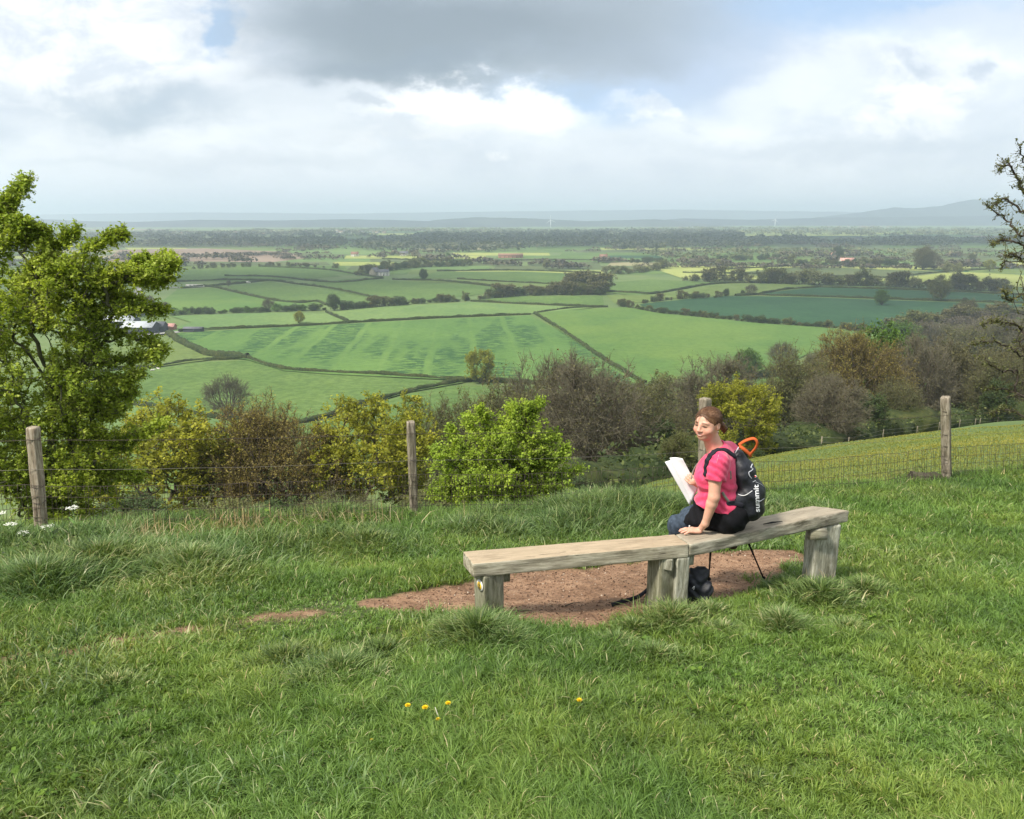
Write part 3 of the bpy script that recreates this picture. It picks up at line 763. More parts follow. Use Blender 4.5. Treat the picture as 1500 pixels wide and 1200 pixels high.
# --- the belt of trees just below the hilltop
SLOPE = [
 ('oaky', 238, 770, 606, 46, 'broad yellow green oak left of the brown oak, behind the thorn and post', 1.1),
 ('oakb', 416, 770, 598, 48, 'round russet brown oak in bud between two yellow green oaks', .98),
 ('oaky2', 556, 775, 594, 47, 'yellow green oak right behind the middle fence post', .92),
 ('bare3', 668, 770, 588, 58, 'olive tree peeping out left of the bright thorn bush', .75),
 ('bare3', 745, 770, 566, 66, 'grey olive bare tree with its top behind the bright thorn bush', .9),
 ('bare2', 815, 735, 530, 92, 'pinkish grey bare tree with a rounded top at the end of the hedge', .75),
 ('bare2', 872, 728, 540, 60, 'tall brown bare tree with upright stems right of the bright thorn bush', 1.0),
 ('dark', 962, 728, 618, 62, 'small ivy clad tree between bare trees left of the woman', .8),
 ('bare3', 945, 722, 562, 72, 'olive twiggy tree left behind the woman', 1.05),
 ('bare2', 1040, 715, 530, 95, 'grey bare tree rising behind the woman', .95),
 ('oaky2', 1075, 712, 565, 56, 'yellow green oak right behind the woman and her rucksack', 1.1),
 ('olive', 990, 716, 640, 50, 'low olive green bush tree left behind the papers', 1.0),
 ('bare3', 1145, 703, 520, 92, 'greyish bare tree right of the oak behind the rucksack', .9),
 ('bare2', 1205, 697, 560, 74, 'pale grey thorny tree with spreading twigs at the meadow edge', 1.1),
 ('oakb', 1238, 672, 492, 112, 'brown budding tree with a green dome behind it', .85),
 ('green', 1282, 664, 494, 128, 'dark green round topped tree over the brown ones', .72),
 ('dark', 1262, 680, 580, 86, 'dark ivy clad tree at the upper meadow edge', 1.0),
 ('bare2', 1340, 658, 502, 118, 'tall bare tree with forked trunk left of the right post', .8),
 ('mauve', 1395, 655, 498, 126, 'brown budding tree behind the right fence post', .9),
 ('bare3', 1440, 648, 520, 118, 'olive bare tree right of the right fence post', .9),
 ('dark', 1455, 645, 560, 104, 'dark bushy tree by the far fence at the right', .9),
 ('mauve', 1492, 640, 490, 124, 'brown tree at the right edge of the wood', .9),
 ('bare2', 1545, 640, 500, 118, 'bare tree at the very edge of the picture', .9),
 ('bare3', 1300, 664, 560, 100, 'low olive tree among the brown ones left of the right post', 1.0),
]
for key, px, b, tp, D, lb, wd in SLOPE: tree_px(key, px, b, tp, lb, D=D, wide=wd)
# --- single trees out on the farmland
SINGLES = [
 ('bare', 335, 612, 553, 'big bare spreading tree alone in the green pasture'),
 ('oaky', 437, 475, 457, 'small round yellow green oak in the pale field'),
 ('dark', 490, 455, 431, 'dark rounded tree at the bend of the tree line'),
 ('bare', 393, 456, 438, 'small bare tree standing in the tree line at the left'),
 ('oaky2', 703, 562, 514, 'fresh green tree on the hedge below the striped crop'),
 ('green', 1092, 556, 515, 'dense green round tree at the foot of the smooth field'),
 ('bare', 1143, 540, 502, 'grey bare tree right of the dense green one'),
 ('green', 1291, 448, 426, 'dark tree alone in the blue green wheat field'),
 ('olive', 1375, 441, 407, 'taller green tree on the hedge between the wheat fields'),
 ('dark', 621, 411, 394, 'lone dark tree by the hamlet'),
 ('bare', 1100, 433, 417, 'small bare tree on the hedge left of the wheat field'),
 ('dark', 1088, 433, 425, 'dark bush left of the small bare tree'),
 ('dark', 1063, 435, 423, 'dark bush ending the hedge at the wheat field'),
 ('pale', 800, 394, 381, 'pale round tree in the middle distance at the centre'),
 ('dark', 1227, 380, 361, 'large dark conifer beside the white gabled house'),
 ('bare2', 335, 420, 411, 'grey tree beside the lane at the left'),
 ('oaky', 1153-100, 388, 380, 'tiny yellowish tree left of the sunlit band'),
 ('pale', 1387, 400, 384, 'pale yellow tree left of its neighbour in the sunlit band'),
 ('pale', 1402, 402, 386, 'pale yellow tree right of its neighbour in the sunlit band'),
 ('oaky', 1450, 398, 381, 'yellow green oak pair in the sunlit band at the right'),
 ('mauve', 1352, 396, 360, 'pinkish bare tree above the sunlit band'),
 ('bare', 1368, 394, 374, 'grey bare tree beside the pinkish one'),
 ('pale', 1162-110, 392, 381, 'pale tree at the corner of the far field'),
 ('olive', 1423, 385, 372, 'olive tree behind the yellow green pair'),
 ('fgreen', 746-90, 380, 371, 'small green tree above the hamlet'),
 ('dark', 1413, 448, 436, 'dark tree on the hedge right of the wheat field'),
 ('mauve', 1413, 470, 438, 'brown tree standing above the right hand wood'),
]
for key, px, b, tp, lb in SINGLES: tree_px(key, px, b, tp, lb)
KADJ = {'fdark': 'dark', 'fgreen': 'green', 'fmauve': 'brownish', 'folive': 'olive green', 'fpale': 'pale', 'mauve': 'brown budding', 'bare2': 'grey bare', 'bare3': 'olive bare', 'olive': 'olive green', 'dark': 'dark', 'green': 'green', 'pale': 'pale'}
def nth(what, k, n, where):
    where = where.replace('in the row below the', 'below the').replace('right hand wood', 'right wood')
    o = 'leftmost' if k == 0 else 'rightmost' if k == n - 1 else '%d%s from the left' % (k + 1, {1: 'st', 2: 'nd', 3: 'rd'}.get((k + 1) % 10 if (k + 1) % 100 not in (11, 12, 13) else 0, 'th'))
    return '%s, %s %s' % (what, o, where)
# --- rows of trees: (pixels along the row, count, height in photo pixels, kinds, label, group)
def row(pts, n, hpx, keys, label, group, jit=2.0, seed=0, wide=1.25):
    r = random.Random(seed * 7 + n)
    P = np.array(pts, float); L = np.concatenate([[0], np.cumsum(np.hypot(*np.diff(P, axis=0).T))])
    n = int(n * 1.45)
    spots = sorted((float(np.interp((i + r.uniform(.15, .85)) / n * L[-1], L, P[:, 0])), i) for i in range(n))
    for k, (px, _) in enumerate(spots):
        py = float(np.interp(px, P[:, 0][np.argsort(P[:, 0])], P[:, 1][np.argsort(P[:, 0])])) + r.uniform(-.25, .25) * jit
        h = hpx * r.choice((r.uniform(.35, .7), r.uniform(.6, .95), r.uniform(.85, 1.2))); key = r.choice(keys)
        tree_px(key, px, py, py - h, nth(KADJ[key] + ' tree', k, n, 'in the ' + group), group, wide=wide * r.uniform(.85, 1.3))
row([(250, 462), (330, 459), (400, 457), (478, 455)], 17, 11, ['fdark', 'fdark', 'fgreen', 'fmauve'], 'dark bushy tree in the row between the blue green and the pale field', 'tree line at the left', seed=1)
row([(500, 455), (570, 448), (630, 444), (690, 441)], 18, 14, ['fdark', 'fmauve', 'fdark', 'folive'], 'dark bushy tree in the row left of the copse', 'tree line left of the copse', seed=2)
row([(700, 440), (760, 433), (820, 432), (884, 432)], 20, 17, ['fmauve', 'fmauve', 'fdark', 'folive'], 'mauve grey tree of the copse in the middle of the vale', 'copse in the middle of the vale', seed=3)
row([(825, 425), (850, 426), (880, 428)], 7, 24, ['fmauve', 'fmauve'], 'taller mauve tree at the right end of the copse', 'tall end of the copse', seed=4)
row([(905, 448), (960, 458), (1050, 467), (1120, 474), (1200, 480), (1300, 490)], 34, 11, ['fdark', 'folive', 'fdark', 'fmauve'], 'dark bushy tree in the row below the blue green wheat', 'tree line below the wheat field', seed=5)
row([(935, 446), (975, 440), (1060, 436)], 10, 11, ['fdark', 'fmauve'], 'dark bushy tree in the row at the left tip of the wheat', 'tree line at the wheat field tip', seed=6)
row([(1000, 412), (1080, 414), (1180, 417), (1300, 420), (1480, 428)], 36, 20, ['fpale', 'folive', 'fpale', 'fmauve'], 'pale grey green tree in the long row above the wheat', 'pale tree row above the wheat field', seed=7)
row([(880, 398), (910, 402), (950, 398), (975, 394)], 9, 12, ['fpale', 'folive'], 'sunlit pale tree by the lime field', 'trees by the lime field', seed=8)
row([(1130, 386), (1180, 388), (1260, 390), (1330, 391)], 16, 12, ['folive', 'fdark', 'fmauve', 'fpale'], 'tree around the pink roofed house', 'trees around the pink roofed house', seed=9)
row([(520, 404), (560, 398), (610, 392), (690, 390)], 20, 13, ['folive', 'fdark', 'fpale', 'fmauve'], 'tree among the houses of the hamlet', 'trees of the hamlet', seed=10)
row([(920, 386), (1000, 384), (1080, 382), (1150, 380)], 18, 9, ['fdark', 'folive'], 'dark tree in the far row right of the centre', 'far tree row right of the centre', seed=11)
row([(255, 396), (330, 392), (420, 390), (500, 394)], 16, 7, ['folive', 'fmauve'], 'grey green tree in the row below the ploughed field', 'tree row below the ploughed field', seed=12)
row([(1300, 500), (1345, 486), (1400, 478), (1520, 474)], 20, 26, ['fmauve', 'fmauve', 'folive'], 'mauve brown tree at the top of the right hand wood', 'upper edge of the right hand wood', seed=13)
row([(1190, 560), (1250, 540), (1330, 520), (1420, 512), (1540, 505)], 24, 40, ['mauve', 'bare3', 'olive', 'bare2', 'green'], 'brown tree inside the right hand wood', 'trees inside the right hand wood', seed=14, wide=1.1)
row([(1100, 556), (1150, 552), (1200, 566)], 7, 16, ['fdark', 'folive'], 'dark bush on the hedge below the dense green tree', 'bushes below the dense green tree', seed=15)
row([(160, 470), (200, 462), (245, 456)], 8, 24, ['fmauve', 'folive'], 'grey tree behind the farm sheds', 'trees behind the farm sheds', seed=16)
row([(1430, 356), (1500, 356), (1330, 356), (1260, 355)], 14, 7, ['fdark'], 'dark far tree in the row near the right edge', 'far dark row near the right edge', seed=17)
row([(700, 700), (800, 690), (900, 672), (1000, 660)], 9, 110, ['bare3', 'bare2', 'olive', 'mauve'], 'twiggy brown tree deep inside the belt behind the bench', 'trees deep in the belt', seed=31, wide=.9)
row([(1010, 660), (1120, 640), (1240, 610), (1340, 590), (1480, 575)], 14, 90, ['bare3', 'bare2', 'mauve', 'olive'], 'tree deep in the wood below the meadow', 'deep wood below the meadow', seed=32, wide=1.0)
# shrubs filling the foot of the belt
for i, (px, D, tp, key) in enumerate(sorted([(175, 27, 762, 'olive'), (320, 26, 760, 'olive'), (470, 27, 757, 'mauve'), (520, 30, 752, 'dark'), (610, 24, 745, 'dark'), (330, 34, 742, 'olive'), (660, 34, 715, 'olive'), (180, 38, 735, 'dark'), (480, 38, 730, 'bare3'), (820, 34, 700, 'dark'), (880, 36, 715, 'mauve'), (385, 40, 735, 'dark')])):
    tree_px(key, px, 770, tp, nth('low ' + KADJ[key] + ' shrub', i, 12, 'at the foot of the tree belt'), 'shrubs at the foot of the tree belt', D=D, wide=2.0, cat='shrub')
for i, (px, D, tp) in enumerate([(1110, 50, 680), (1150, 55, 672), (1195, 60, 678), (1225, 70, 664)]):
    tree_px('dark', px, 700, tp, nth('dark bramble bush', i, 4, 'of four at the edge of the sloping meadow'), 'bramble bushes at the meadow edge', D=D, wide=2.2, cat='bush')
for i in range(16):
    px = 850 + i * 42 + random.uniform(-8, 8); D = float(np.interp(px, [850, 1000, 1200, 1500], [60, 66, 84, 120]))
    yb = float(np.interp(px, [850, 1000, 1150, 1300, 1500], [700, 692, 672, 640, 618]))
    key = random.choice(['dark', 'mauve', 'bare3', 'olive']); tree_px(key, px, yb + 20, yb - random.uniform(0, 22), nth(KADJ[key] + ' undergrowth bush', i, 16, 'along the lower edge of the wood'), 'undergrowth of the wood', D=D + 8, wide=1.8, cat='bush')
# ---------------------------------------------------------------- hedgerows
def hedge_mat():
    m, t, b = material('hedge_leaves')
    geo = t.new('ShaderNodeNewGeometry').outputs['Position']
    f = t.noise(geo, .9, 5, .7); g = t.noise(geo, .08, 3)
    c = t.ramp(f, [(.3, (.016, .026, .009)), (.5, (.034, .050, .017)), (.7, (.075, .088, .030))])
    c = t.mix(t.rng(g, .4, .65, 0, .6), c, t.vec('MULTIPLY', c, (1.5, 1.15, 1.0)))
    t.put(b.inputs['Base Color'], c); b.inputs['Specular IOR Level'].default_value = .1
    return m
HM = hedge_mat()
HLEAF = leaf_mat('hedge_sprays', [(0, (.018, .03, .010)), (.5, (.05, .072, .022)), (1, (.12, .145, .04))], .2)
_hs = [0]
def hedge(pts, w=1.6, h=1.7, label='', group=None, spray=1.0):
    _hs[0] += 1; sd = _hs[0]
    rng = np.random.default_rng(100 + sd)
    P = np.array([(gpt(*p) if len(p) == 2 else at_y(p[0], 660, p[2])) for p in pts]); P = spline(P, 6)
    L = np.concatenate([[0], np.cumsum(np.linalg.norm(np.diff(P, axis=0), axis=1))])
    D = P[:, 1].mean(); step = max(.7, D / 500)
    s = np.arange(0, L[-1] + step, step)
    C = np.stack([np.interp(s, L, P[:, k]) for k in range(3)], -1)
    C[:, 2] = height(C[:, 0], C[:, 1], False)
    T = np.gradient(C, axis=0); T[:, 2] = 0; T /= np.linalg.norm(T, axis=1)[:, None] + 1e-9
    S = np.stack([T[:, 1], -T[:, 0], np.zeros(len(T))], -1)
    prof = [(-.5, -.05), (-.55, .35), (-.5, .75), (-.28, .98), (0, 1.03), (.28, .97), (.5, .74), (.55, .35), (.5, -.05)]
    n = len(C); V = []
    for k, (a, b) in enumerate(prof):
        na = 1 + (vnoise(s * .5, k * 3.3 + np.zeros(n), sd) - .5) * .9
        hh = h * (1 + (vnoise(s * .12, np.zeros(n), sd + 9) - .5) * .7 + (vnoise(s * .7, k * 1.7 + np.zeros(n), sd + 4) - .5) * .45)
        ww = w * (1 + (vnoise(s * .1, np.zeros(n), sd + 5) - .5) * .5)
        V.append(C + S * (a * ww * na)[:, None] + np.array([0, 0, 1.])[None] * (b * hh)[:, None])
    V = np.stack(V, 1).reshape(-1, 3); m = len(prof)
    i, j = np.meshgrid(np.arange(n - 1), np.arange(m - 1), indexing='ij')
    Fq = np.stack([i * m + j, (i + 1) * m + j, (i + 1) * m + j + 1, i * m + j + 1], -1).reshape(-1, 4)
    nl = int(min(16000, L[-1] * 26 * spray)) if D < 420 else int(min(5000, L[-1] * 6 * spray))
    w_ = rng.integers(0, n, nl); a_ = rng.uniform(-.6, .6, nl); b_ = rng.uniform(.25, 1.12, nl)
    Cc = C[w_] + S[w_] * (a_ * w)[:, None] + np.array([0, 0, 1.]) * (b_ * h)[:, None] + T[w_] * rng.uniform(-.6, .6, nl)[:, None]
    V3, F3, rn = leaves(rng, Cc, .30 if D < 420 else .6, .3)
    V0 = len(V); Fa = np.vstack([Fq, F3 + V0])
    o = mesh_np('hedge', np.vstack([V, V3]), Fa.ravel(), np.full(len(Fa), 4), [HM, HLEAF], None, {'rnd': np.concatenate([np.zeros(V0), rn])})
    mi = np.zeros(len(Fa), np.int32); mi[len(Fq):] = 1; o.data.polygons.foreach_set("material_index", mi)
    return tag(o, label, 'hedge', group)
HEDGES = [
 ([(120, 549), (170, 543), (233, 538), (283, 530), (363, 526)], 2.0, 1.8, 'clipped hedge running left from the hedge fork below the farm'),
 ([(363, 526), (417, 542), (483, 547), (550, 550), (660, 557), (760, 562), (900, 568), (1010, 566)], 2.6, 2.0, 'long dark hedge below the striped crop field'),
 ([(247, 490), (267, 503), (297, 518), (323, 523), (363, 526)], 5.0, 3.2, 'thick bushy hedge curving down from the farm to the fork'),
 ([(262, 487), (293, 484), (363, 481), (440, 478), (517, 473), (633, 467), (700, 464), (777, 461)], 2.0, 2.0, 'long thin hedge along the top of the striped crop'),
 ([(478, 458), (494, 465), (510, 472)], 2.0, 2.2, 'short hedge stub joining two pale fields'),
 ([(783, 460), (820, 483), (860, 510), (900, 537), (945, 563)], 2.8, 2.0, 'diagonal hedge between the striped and the smooth crop'),
 ([(782, 460), (833, 453), (890, 450)], 2.0, 2.0, 'short hedge from the diagonal one to the tree line'),
 ([(690, 442), (767, 446), (870, 450)], 2.0, 2.0, 'thin hedge in front of the mauve copse'),
 ([(297, 420), (317, 422), (363, 433), (403, 441), (437, 444), (463, 443), (480, 448)], 3.0, 2.4, 'wavy hedge above the left tree line'),
 ([(267, 423), (350, 416), (397, 412), (437, 417), (483, 423), (550, 437), (570, 440)], 3.0, 2.4, 'long hedge sweeping down past the lane to the right'),
 ([(330, 405), (400, 406), (460, 412), (500, 414), (560, 408)], 8.0, 2.4, 'broad brownish hedge strip between the green fields'),
 ([(575, 410), (633, 412), (687, 416), (752, 424)], 2.6, 2.4, 'hedge sloping right below the hamlet'),
 ([(670, 409), (733, 413), (827, 417)], 2.6, 2.0, 'thin far hedge right of the lone dark tree'),
 ([(887, 428), (930, 430), (957, 431), (1000, 424), (1053, 416), (1150, 414)], 2.8, 2.4, 'hedge rising right from the copse to the pale tree row'),
 ([(1077, 434), (1110, 432), (1150, 425), (1200, 421)], 3.0, 2.4, 'hedge bending round the upper wheat field'),
 ([(1110, 433), (1200, 435), (1280, 438), (1367, 441), (1500, 445)], 2.8, 2.2, 'straight dark hedge between the two wheat fields'),
 ([(1200, 421), (1300, 424), (1400, 428), (1500, 433)], 2.6, 2.0, 'far hedge along the top of the upper wheat field'),
 ([(1307, 408), (1350, 402), (1400, 398), (1500, 392)], 3.0, 2.4, 'hedge slanting through the lime yellow fields'),
 ([(1000, 400), (1100, 402), (1200, 405), (1307, 408)], 3.5, 2.6, 'hedge along the lower side of the olive strip field'),
 ([(1060, 396), (1150, 391), (1250, 391), (1330, 393)], 3.5, 2.6, 'hedge along the upper side of the olive strip field'),
 ([(150, 585), (183, 591), (243, 600), (317, 613), (367, 618)], 2.4, 1.8, 'hedge passing under the big bare tree'),
 ([(110, 652), (150, 648), (217, 645), (317, 635), (380, 630)], 2.4, 1.8, 'lowest hedge at the left behind the yellow oak'),
 ([(430, 624), (483, 611), (534, 594), (600, 575), (660, 563), (690, 559)], 3.2, 2.4, 'dark hedge climbing right to the fresh green tree'),
 ([(640, 398), (760, 397), (880, 401)], 3.5, 2.6, 'far hedge behind the wide flat field'),
 ([(380, 391), (470, 395), (520, 402), (560, 408)], 3.5, 2.4, 'far hedge running down to the hamlet'),
 ([(240, 414), (330, 411), (400, 412)], 3, 2.4, 'hedge beside the white vehicles at the left'),
 ([(1100, 553), (1140, 545), (1190, 540), (1240, 530)], 4, 2.5, 'bushy hedge right of the dense green tree'),
 ([(560, 380), (700, 383), (820, 381), (940, 384)], 4, 2.6, 'very far hedge across the centre'),
]
for pts, w_, h_, lb in HEDGES: hedge(pts, w_ * .7, h_ * .85, lb)
hedge([(820, 0, 44), (950, 0, 50), (1000, 0, 54), (1100, 0, 61), (1150, 0, 67), (1230, 0, 80), (1320, 0, 96), (1400, 0, 104), (1530, 0, 112)], 4.5, 2.6, 'dark tangled undergrowth hedge along the bottom of the sloping meadow', None, 3)

# ---------------------------------------------------------------- far woods: canopies one cannot count
def woods():
    rng = np.random.default_rng(77)
    def canopy(regions, name, lf, label, size=.85, per=60):
        """regions: (px polygon, trees, tree height)"""
        Cs = []; 
        for poly, n, h in regions:
            W = np.array([on_z(*p) for p in poly]); lo = W.min(0); hi = W.max(0)
            got = 0
            while got < n:
                x = rng.uniform(lo[0], hi[0], n * 4); y = np.exp(rng.uniform(np.log(lo[1]), np.log(hi[1]), n * 4))
                ins = poly_sd(x, y, W) < 0
                x, y = x[ins][:n - got], y[ins][:n - got]; got += len(x)
                hh = h * rng.uniform(.65, 1.25, len(x)) * (.75 + .5 * vnoise(x / 60, y / 60, 8))
                Cs.append(np.stack([x, y, hh], -1))
        C = np.concatenate(Cs); n = len(C)
        # every crown: leaf masses over an ellipsoid
        d = rng.normal(size=(n, per, 3)); d[..., 2] = np.abs(d[..., 2]) * .9 - .25; d /= np.linalg.norm(d, axis=2)[..., None]
        rad = C[:, 2] * .48
        sc = (1 + C[:, 1] / 2500)
        q = np.stack([C[:, 0:1] + d[..., 0] * (rad * sc)[:, None], C[:, 1:2] + d[..., 1] * (rad * sc)[:, None], PLAIN + C[:, 2:3] * .48 + d[..., 2] * (C[:, 2] * .5)[:, None]], -1)
        rn = np.repeat(np.clip(rng.random(n) * .7 + .15, 0, 1), per) + rng.normal(size=n * per) * .12
        V, Fq, r4 = leaves(rng, q.reshape(-1, 3), 1.0, .5, .8, np.clip(rn, 0, 1))
        s = np.repeat(np.repeat(rad * size, per), 4)[:, None]; cen = np.repeat(q.reshape(-1, 3), 4, 0)
        V = cen + (V - cen) * s
        o = mesh_np(name, V, Fq.ravel(), np.full(len(Fq), 4), lf, None, {'rnd': r4})
        tag(o, label, None, None, 'stuff')
    WD = leaf_mat('far_wood_dark', [(0, (.032, .048, .034)), (.5, (.070, .082, .052)), (1, (.14, .145, .085))], .1)
    WL = leaf_mat('far_wood_light', [(0, (.07, .085, .04)), (.5, (.13, .145, .065)), (1, (.22, .22, .10))], .1)
    WM = leaf_mat('far_wood_mauve', [(0, (.055, .048, .038)), (.5, (.10, .085, .062)), (1, (.155, .14, .085))], .1)
    canopy([([(500, 365), (560, 350), (640, 343), (760, 342), (880, 340), (1010, 339), (1080, 341), (1085, 350), (960, 358), (820, 362), (760, 370), (640, 372), (540, 368)], 1150, 15),
            ([(880, 362), (1000, 355), (1100, 352), (1180, 350), (1200, 356), (1060, 364), (920, 368)], 260, 14)], 'far_wood', WD, 'long dark wood lying across the centre of the vale', per=46)
    canopy([([(180, 362), (250, 356), (330, 353), (420, 352), (500, 352), (510, 360), (430, 361), (300, 362)], 420, 14),
            ([(1180, 358), (1300, 352), (1500, 350), (1560, 354), (1440, 360), (1300, 362)], 280, 13),
            ([(-60, 350), (80, 345), (300, 343), (520, 342), (560, 347), (300, 351), (60, 356)], 420, 14)], 'far_wood', WD, 'dark far woods to the left and right of the central one', per=40)
    canopy([([(240, 342), (420, 338), (560, 337), (760, 337), (760, 340), (500, 342), (300, 344)], 420, 13),
            ([(880, 338), (1040, 335), (1200, 335), (1480, 337), (1560, 345), (1300, 347), (1100, 345)], 700, 14),
            ([(920, 372), (1100, 366), (1260, 366), (1420, 372), (1500, 378), (1380, 380), (1200, 378), (1000, 382)], 300, 8)], 'far_trees', WL, 'scattered pale green trees far out in the vale', per=36)
    # dotted hedgerow trees over the whole distance
    reg = []
    rl = random.Random(5)
    for i in range(190):
        y = 333 + rl.random() ** .75 * 62; x = rl.uniform(-60, 1560); w = rl.uniform(15, 90); k = .25 + (y - 333) / 70
        s = rl.uniform(-.02, .02) * w
        reg.append(([(x, y), (x + w, y + s), (x + w, y + s + .5 * k + .25), (x, y + .5 * k + .25)], int(5 + w * .22), 4.5 + rl.random() * 5))
    canopy(reg, 'hedgerow_trees', WM, 'dotted hedgerow trees and bushes across the far fields', per=34)
    canopy([([(1330, 505), (1345, 478), (1420, 470), (1540, 468), (1560, 540), (1400, 545), (1240, 570), (1190, 570), (1260, 535)], 330, 8)], 'wood', WM, 'brown wood filling the foot of the slope at the right', size=.13, per=900)
woods()
# ---------------------------------------------------------------- near trees and thorn bushes
def px_pts(L, Y, rng=None, jy=0.0):
    out = []
    for q in L:
        y = Y + (rng.normal() * jy if rng is not None else 0) + (q[2] if len(q) > 2 else 0)
        out.append(at_y(q[0], q[1], y))
    return np.array(out)
def thorn(name, Y, base_px, mass, shoots, label, cat, nmass, nshoot, nleaf, leaf, mats, seed, twr=.0028, tr=.055, twl=.12, ntwig=4, sh_w=.05, light=1.0, trunks=3, bf=.3, leaf_where=None):
    """mass: list of (px,py,rx,ry,rdepth metres,weight); shoots: pixel polylines ending in a spray"""
    rng = np.random.default_rng(seed)
    base = at_y(base_px[0], base_px[1], Y); base[2] = H1(base[0], base[1]) - .05
    T = []
    W = np.array([m[5] for m in mass], float); W /= W.sum()
    for m, w in zip(mass, W):
        c = at_y(m[0], m[1], Y + (m[6] if len(m) > 6 else 0)); s = Y / F
        T.append(clumped(rng, max(int(nmass * w), 4), c, (m[2] * s, m[4], m[3] * s), 40, .20, .25))
    S = []
    for sh in shoots:
        P = spline(px_pts(sh, Y, rng, .12), 10); n = int(nshoot * len(sh) / 3)
        k = rng.random(n) ** .8 * (len(P) - 1); i = k.astype(int).clip(0, len(P) - 2)
        q = P[i] + (P[i + 1] - P[i]) * (k - i)[:, None]
        S.append(q + rng.normal(size=q.shape) * sh_w * (1.25 - k / len(P))[:, None]); S.append(P[::2])
    T = np.vstack(T + S); T = T[T[:, 2] > height(T[:, 0], T[:, 1]) + .05]
    P, par, cnt, ch = grow(base, T - base * 0, bf)
    R = np.maximum(twr * 1.2 * cnt ** (1 / 2.2), twr)
    if R.max() > tr: R = np.where(R > twr * 3, twr * 3 + (R - twr * 3) * (tr - twr * 3) / (R.max() - twr * 3), R)
    loc = base.copy(); P0 = P - loc
    V1, F1 = frusta(P0, par, R, 6, rng=rng, sub=2)
    thin = np.where(R < np.quantile(R, .93))[0]
    src = np.repeat(thin, ntwig); b = P0[src]; pd = P0[src] - P0[np.maximum(par[src], 0)]; pd /= np.linalg.norm(pd, axis=1)[:, None] + 1e-6
    dr = pd + rng.normal(size=pd.shape) * .7; dr[:, 2] += .25; dr /= np.linalg.norm(dr, axis=1)[:, None]
    tip = b + dr * twl * rng.uniform(.4, 1.3, len(b))[:, None]
    V2, F2 = frusta_ab(b, tip, np.full(len(b), twr), np.full(len(b), twr * .5), 3)
    w = rng.integers(0, len(b), nleaf); f = rng.random(nleaf)[:, None]
    C = b[w] + (tip - b)[w] * f + rng.normal(size=(nleaf, 3)) * leaf * .45
    if leaf_where is not None:
        ok = leaf_where(C + loc, rng); C = C[ok]
    g = (fbm(C[:, 0] * 4 + 9, C[:, 2] * 4 + C[:, 1] * 2, seed, 2) - .5) * 1.2 + .5
    V3, F3, rn = leaves(rng, C, leaf, .3, rnd=np.clip(g * .5 * light + rng.random(len(C)) * .5, 0, 1), aspect=.7)
    return tree(name, ((V1, F1), (V2, F2), (V3, F3, rn)), mats, loc, label, cat)
thorn('hawthorn_tree', 9.2, (-30, 800),
      [(30, 560, 140, 150, 1.1, 5), (10, 440, 90, 80, .8, 3), (100, 450, 70, 70, .7, 1.6), (60, 700, 120, 90, .9, 4.5), (30, 640, 130, 100, .9, 2.5), (110, 730, 70, 50, .6, 1.5), (-120, 560, 160, 220, 1.2, 2.5), (130, 570, 60, 80, .6, 1.2), (110, 400, 50, 30, .5, .7)],
      [[(-60, 420), (0, 330), (18, 290), (40, 268)], [(-40, 400), (-10, 330), (5, 300)], [(20, 430), (75, 370), (112, 336)], [(30, 440), (60, 380), (68, 350)], [(50, 430), (130, 365), (182, 343)], [(60, 460), (150, 420), (215, 395), (258, 388)], [(120, 420), (205, 410), (250, 408)], [(200, 405), (232, 395), (246, 378)], [(150, 410), (200, 392), (212, 382)],
       [(80, 480), (170, 455), (238, 455)], [(100, 500), (180, 490), (238, 512)], [(90, 520), (170, 530), (232, 520)], [(80, 540), (160, 560), (205, 550)], [(90, 570), (150, 590), (196, 572)], [(90, 600), (140, 610), (180, 600)], [(90, 690), (150, 665), (200, 640), (244, 618)], [(100, 640), (150, 640), (185, 655)], [(110, 700), (160, 690), (205, 700)], [(20, 360), (50, 345), (68, 342)], [(100, 470), (160, 440), (200, 438)], [(0, 370), (30, 330), (30, 352)]],
      'big leafy hawthorn in fresh green leaf filling the left edge behind the leaning post', 'tree', 2900, 95, 185000, .033, (BARKG, TWO, LF['haw']), 5, sh_w=.045)
thorn('hawthorn_bush', 10.6, (742, 790),
      [(735, 680, 80, 70, .75, 5), (760, 650, 50, 60, .5, 2), (700, 720, 70, 50, .6, 2), (790, 720, 50, 45, .5, 1.6), (670, 690, 40, 60, .5, 1)],
      [[(740, 680), (765, 620), (792, 588)], [(720, 670), (712, 620), (700, 598)], [(740, 660), (752, 620), (750, 592)], [(760, 680), (800, 650), (815, 636)], [(780, 690), (812, 680), (831, 655)], [(790, 710), (820, 700), (848, 688)], [(700, 690), (660, 668), (636, 660)], [(700, 670), (668, 650), (660, 628)], [(780, 730), (815, 720), (835, 718)], [(690, 720), (655, 712), (632, 722)], [(760, 640), (776, 612), (774, 595)], [(800, 740), (850, 742), (876, 748)], [(700, 650), (690, 625), (684, 612)]],
      'bright lime green hawthorn bush behind the wire just right of the middle post', 'bush', 1500, 56, 66000, .032, (BARKG, TWO, LF['haw2']), 8, sh_w=.04)
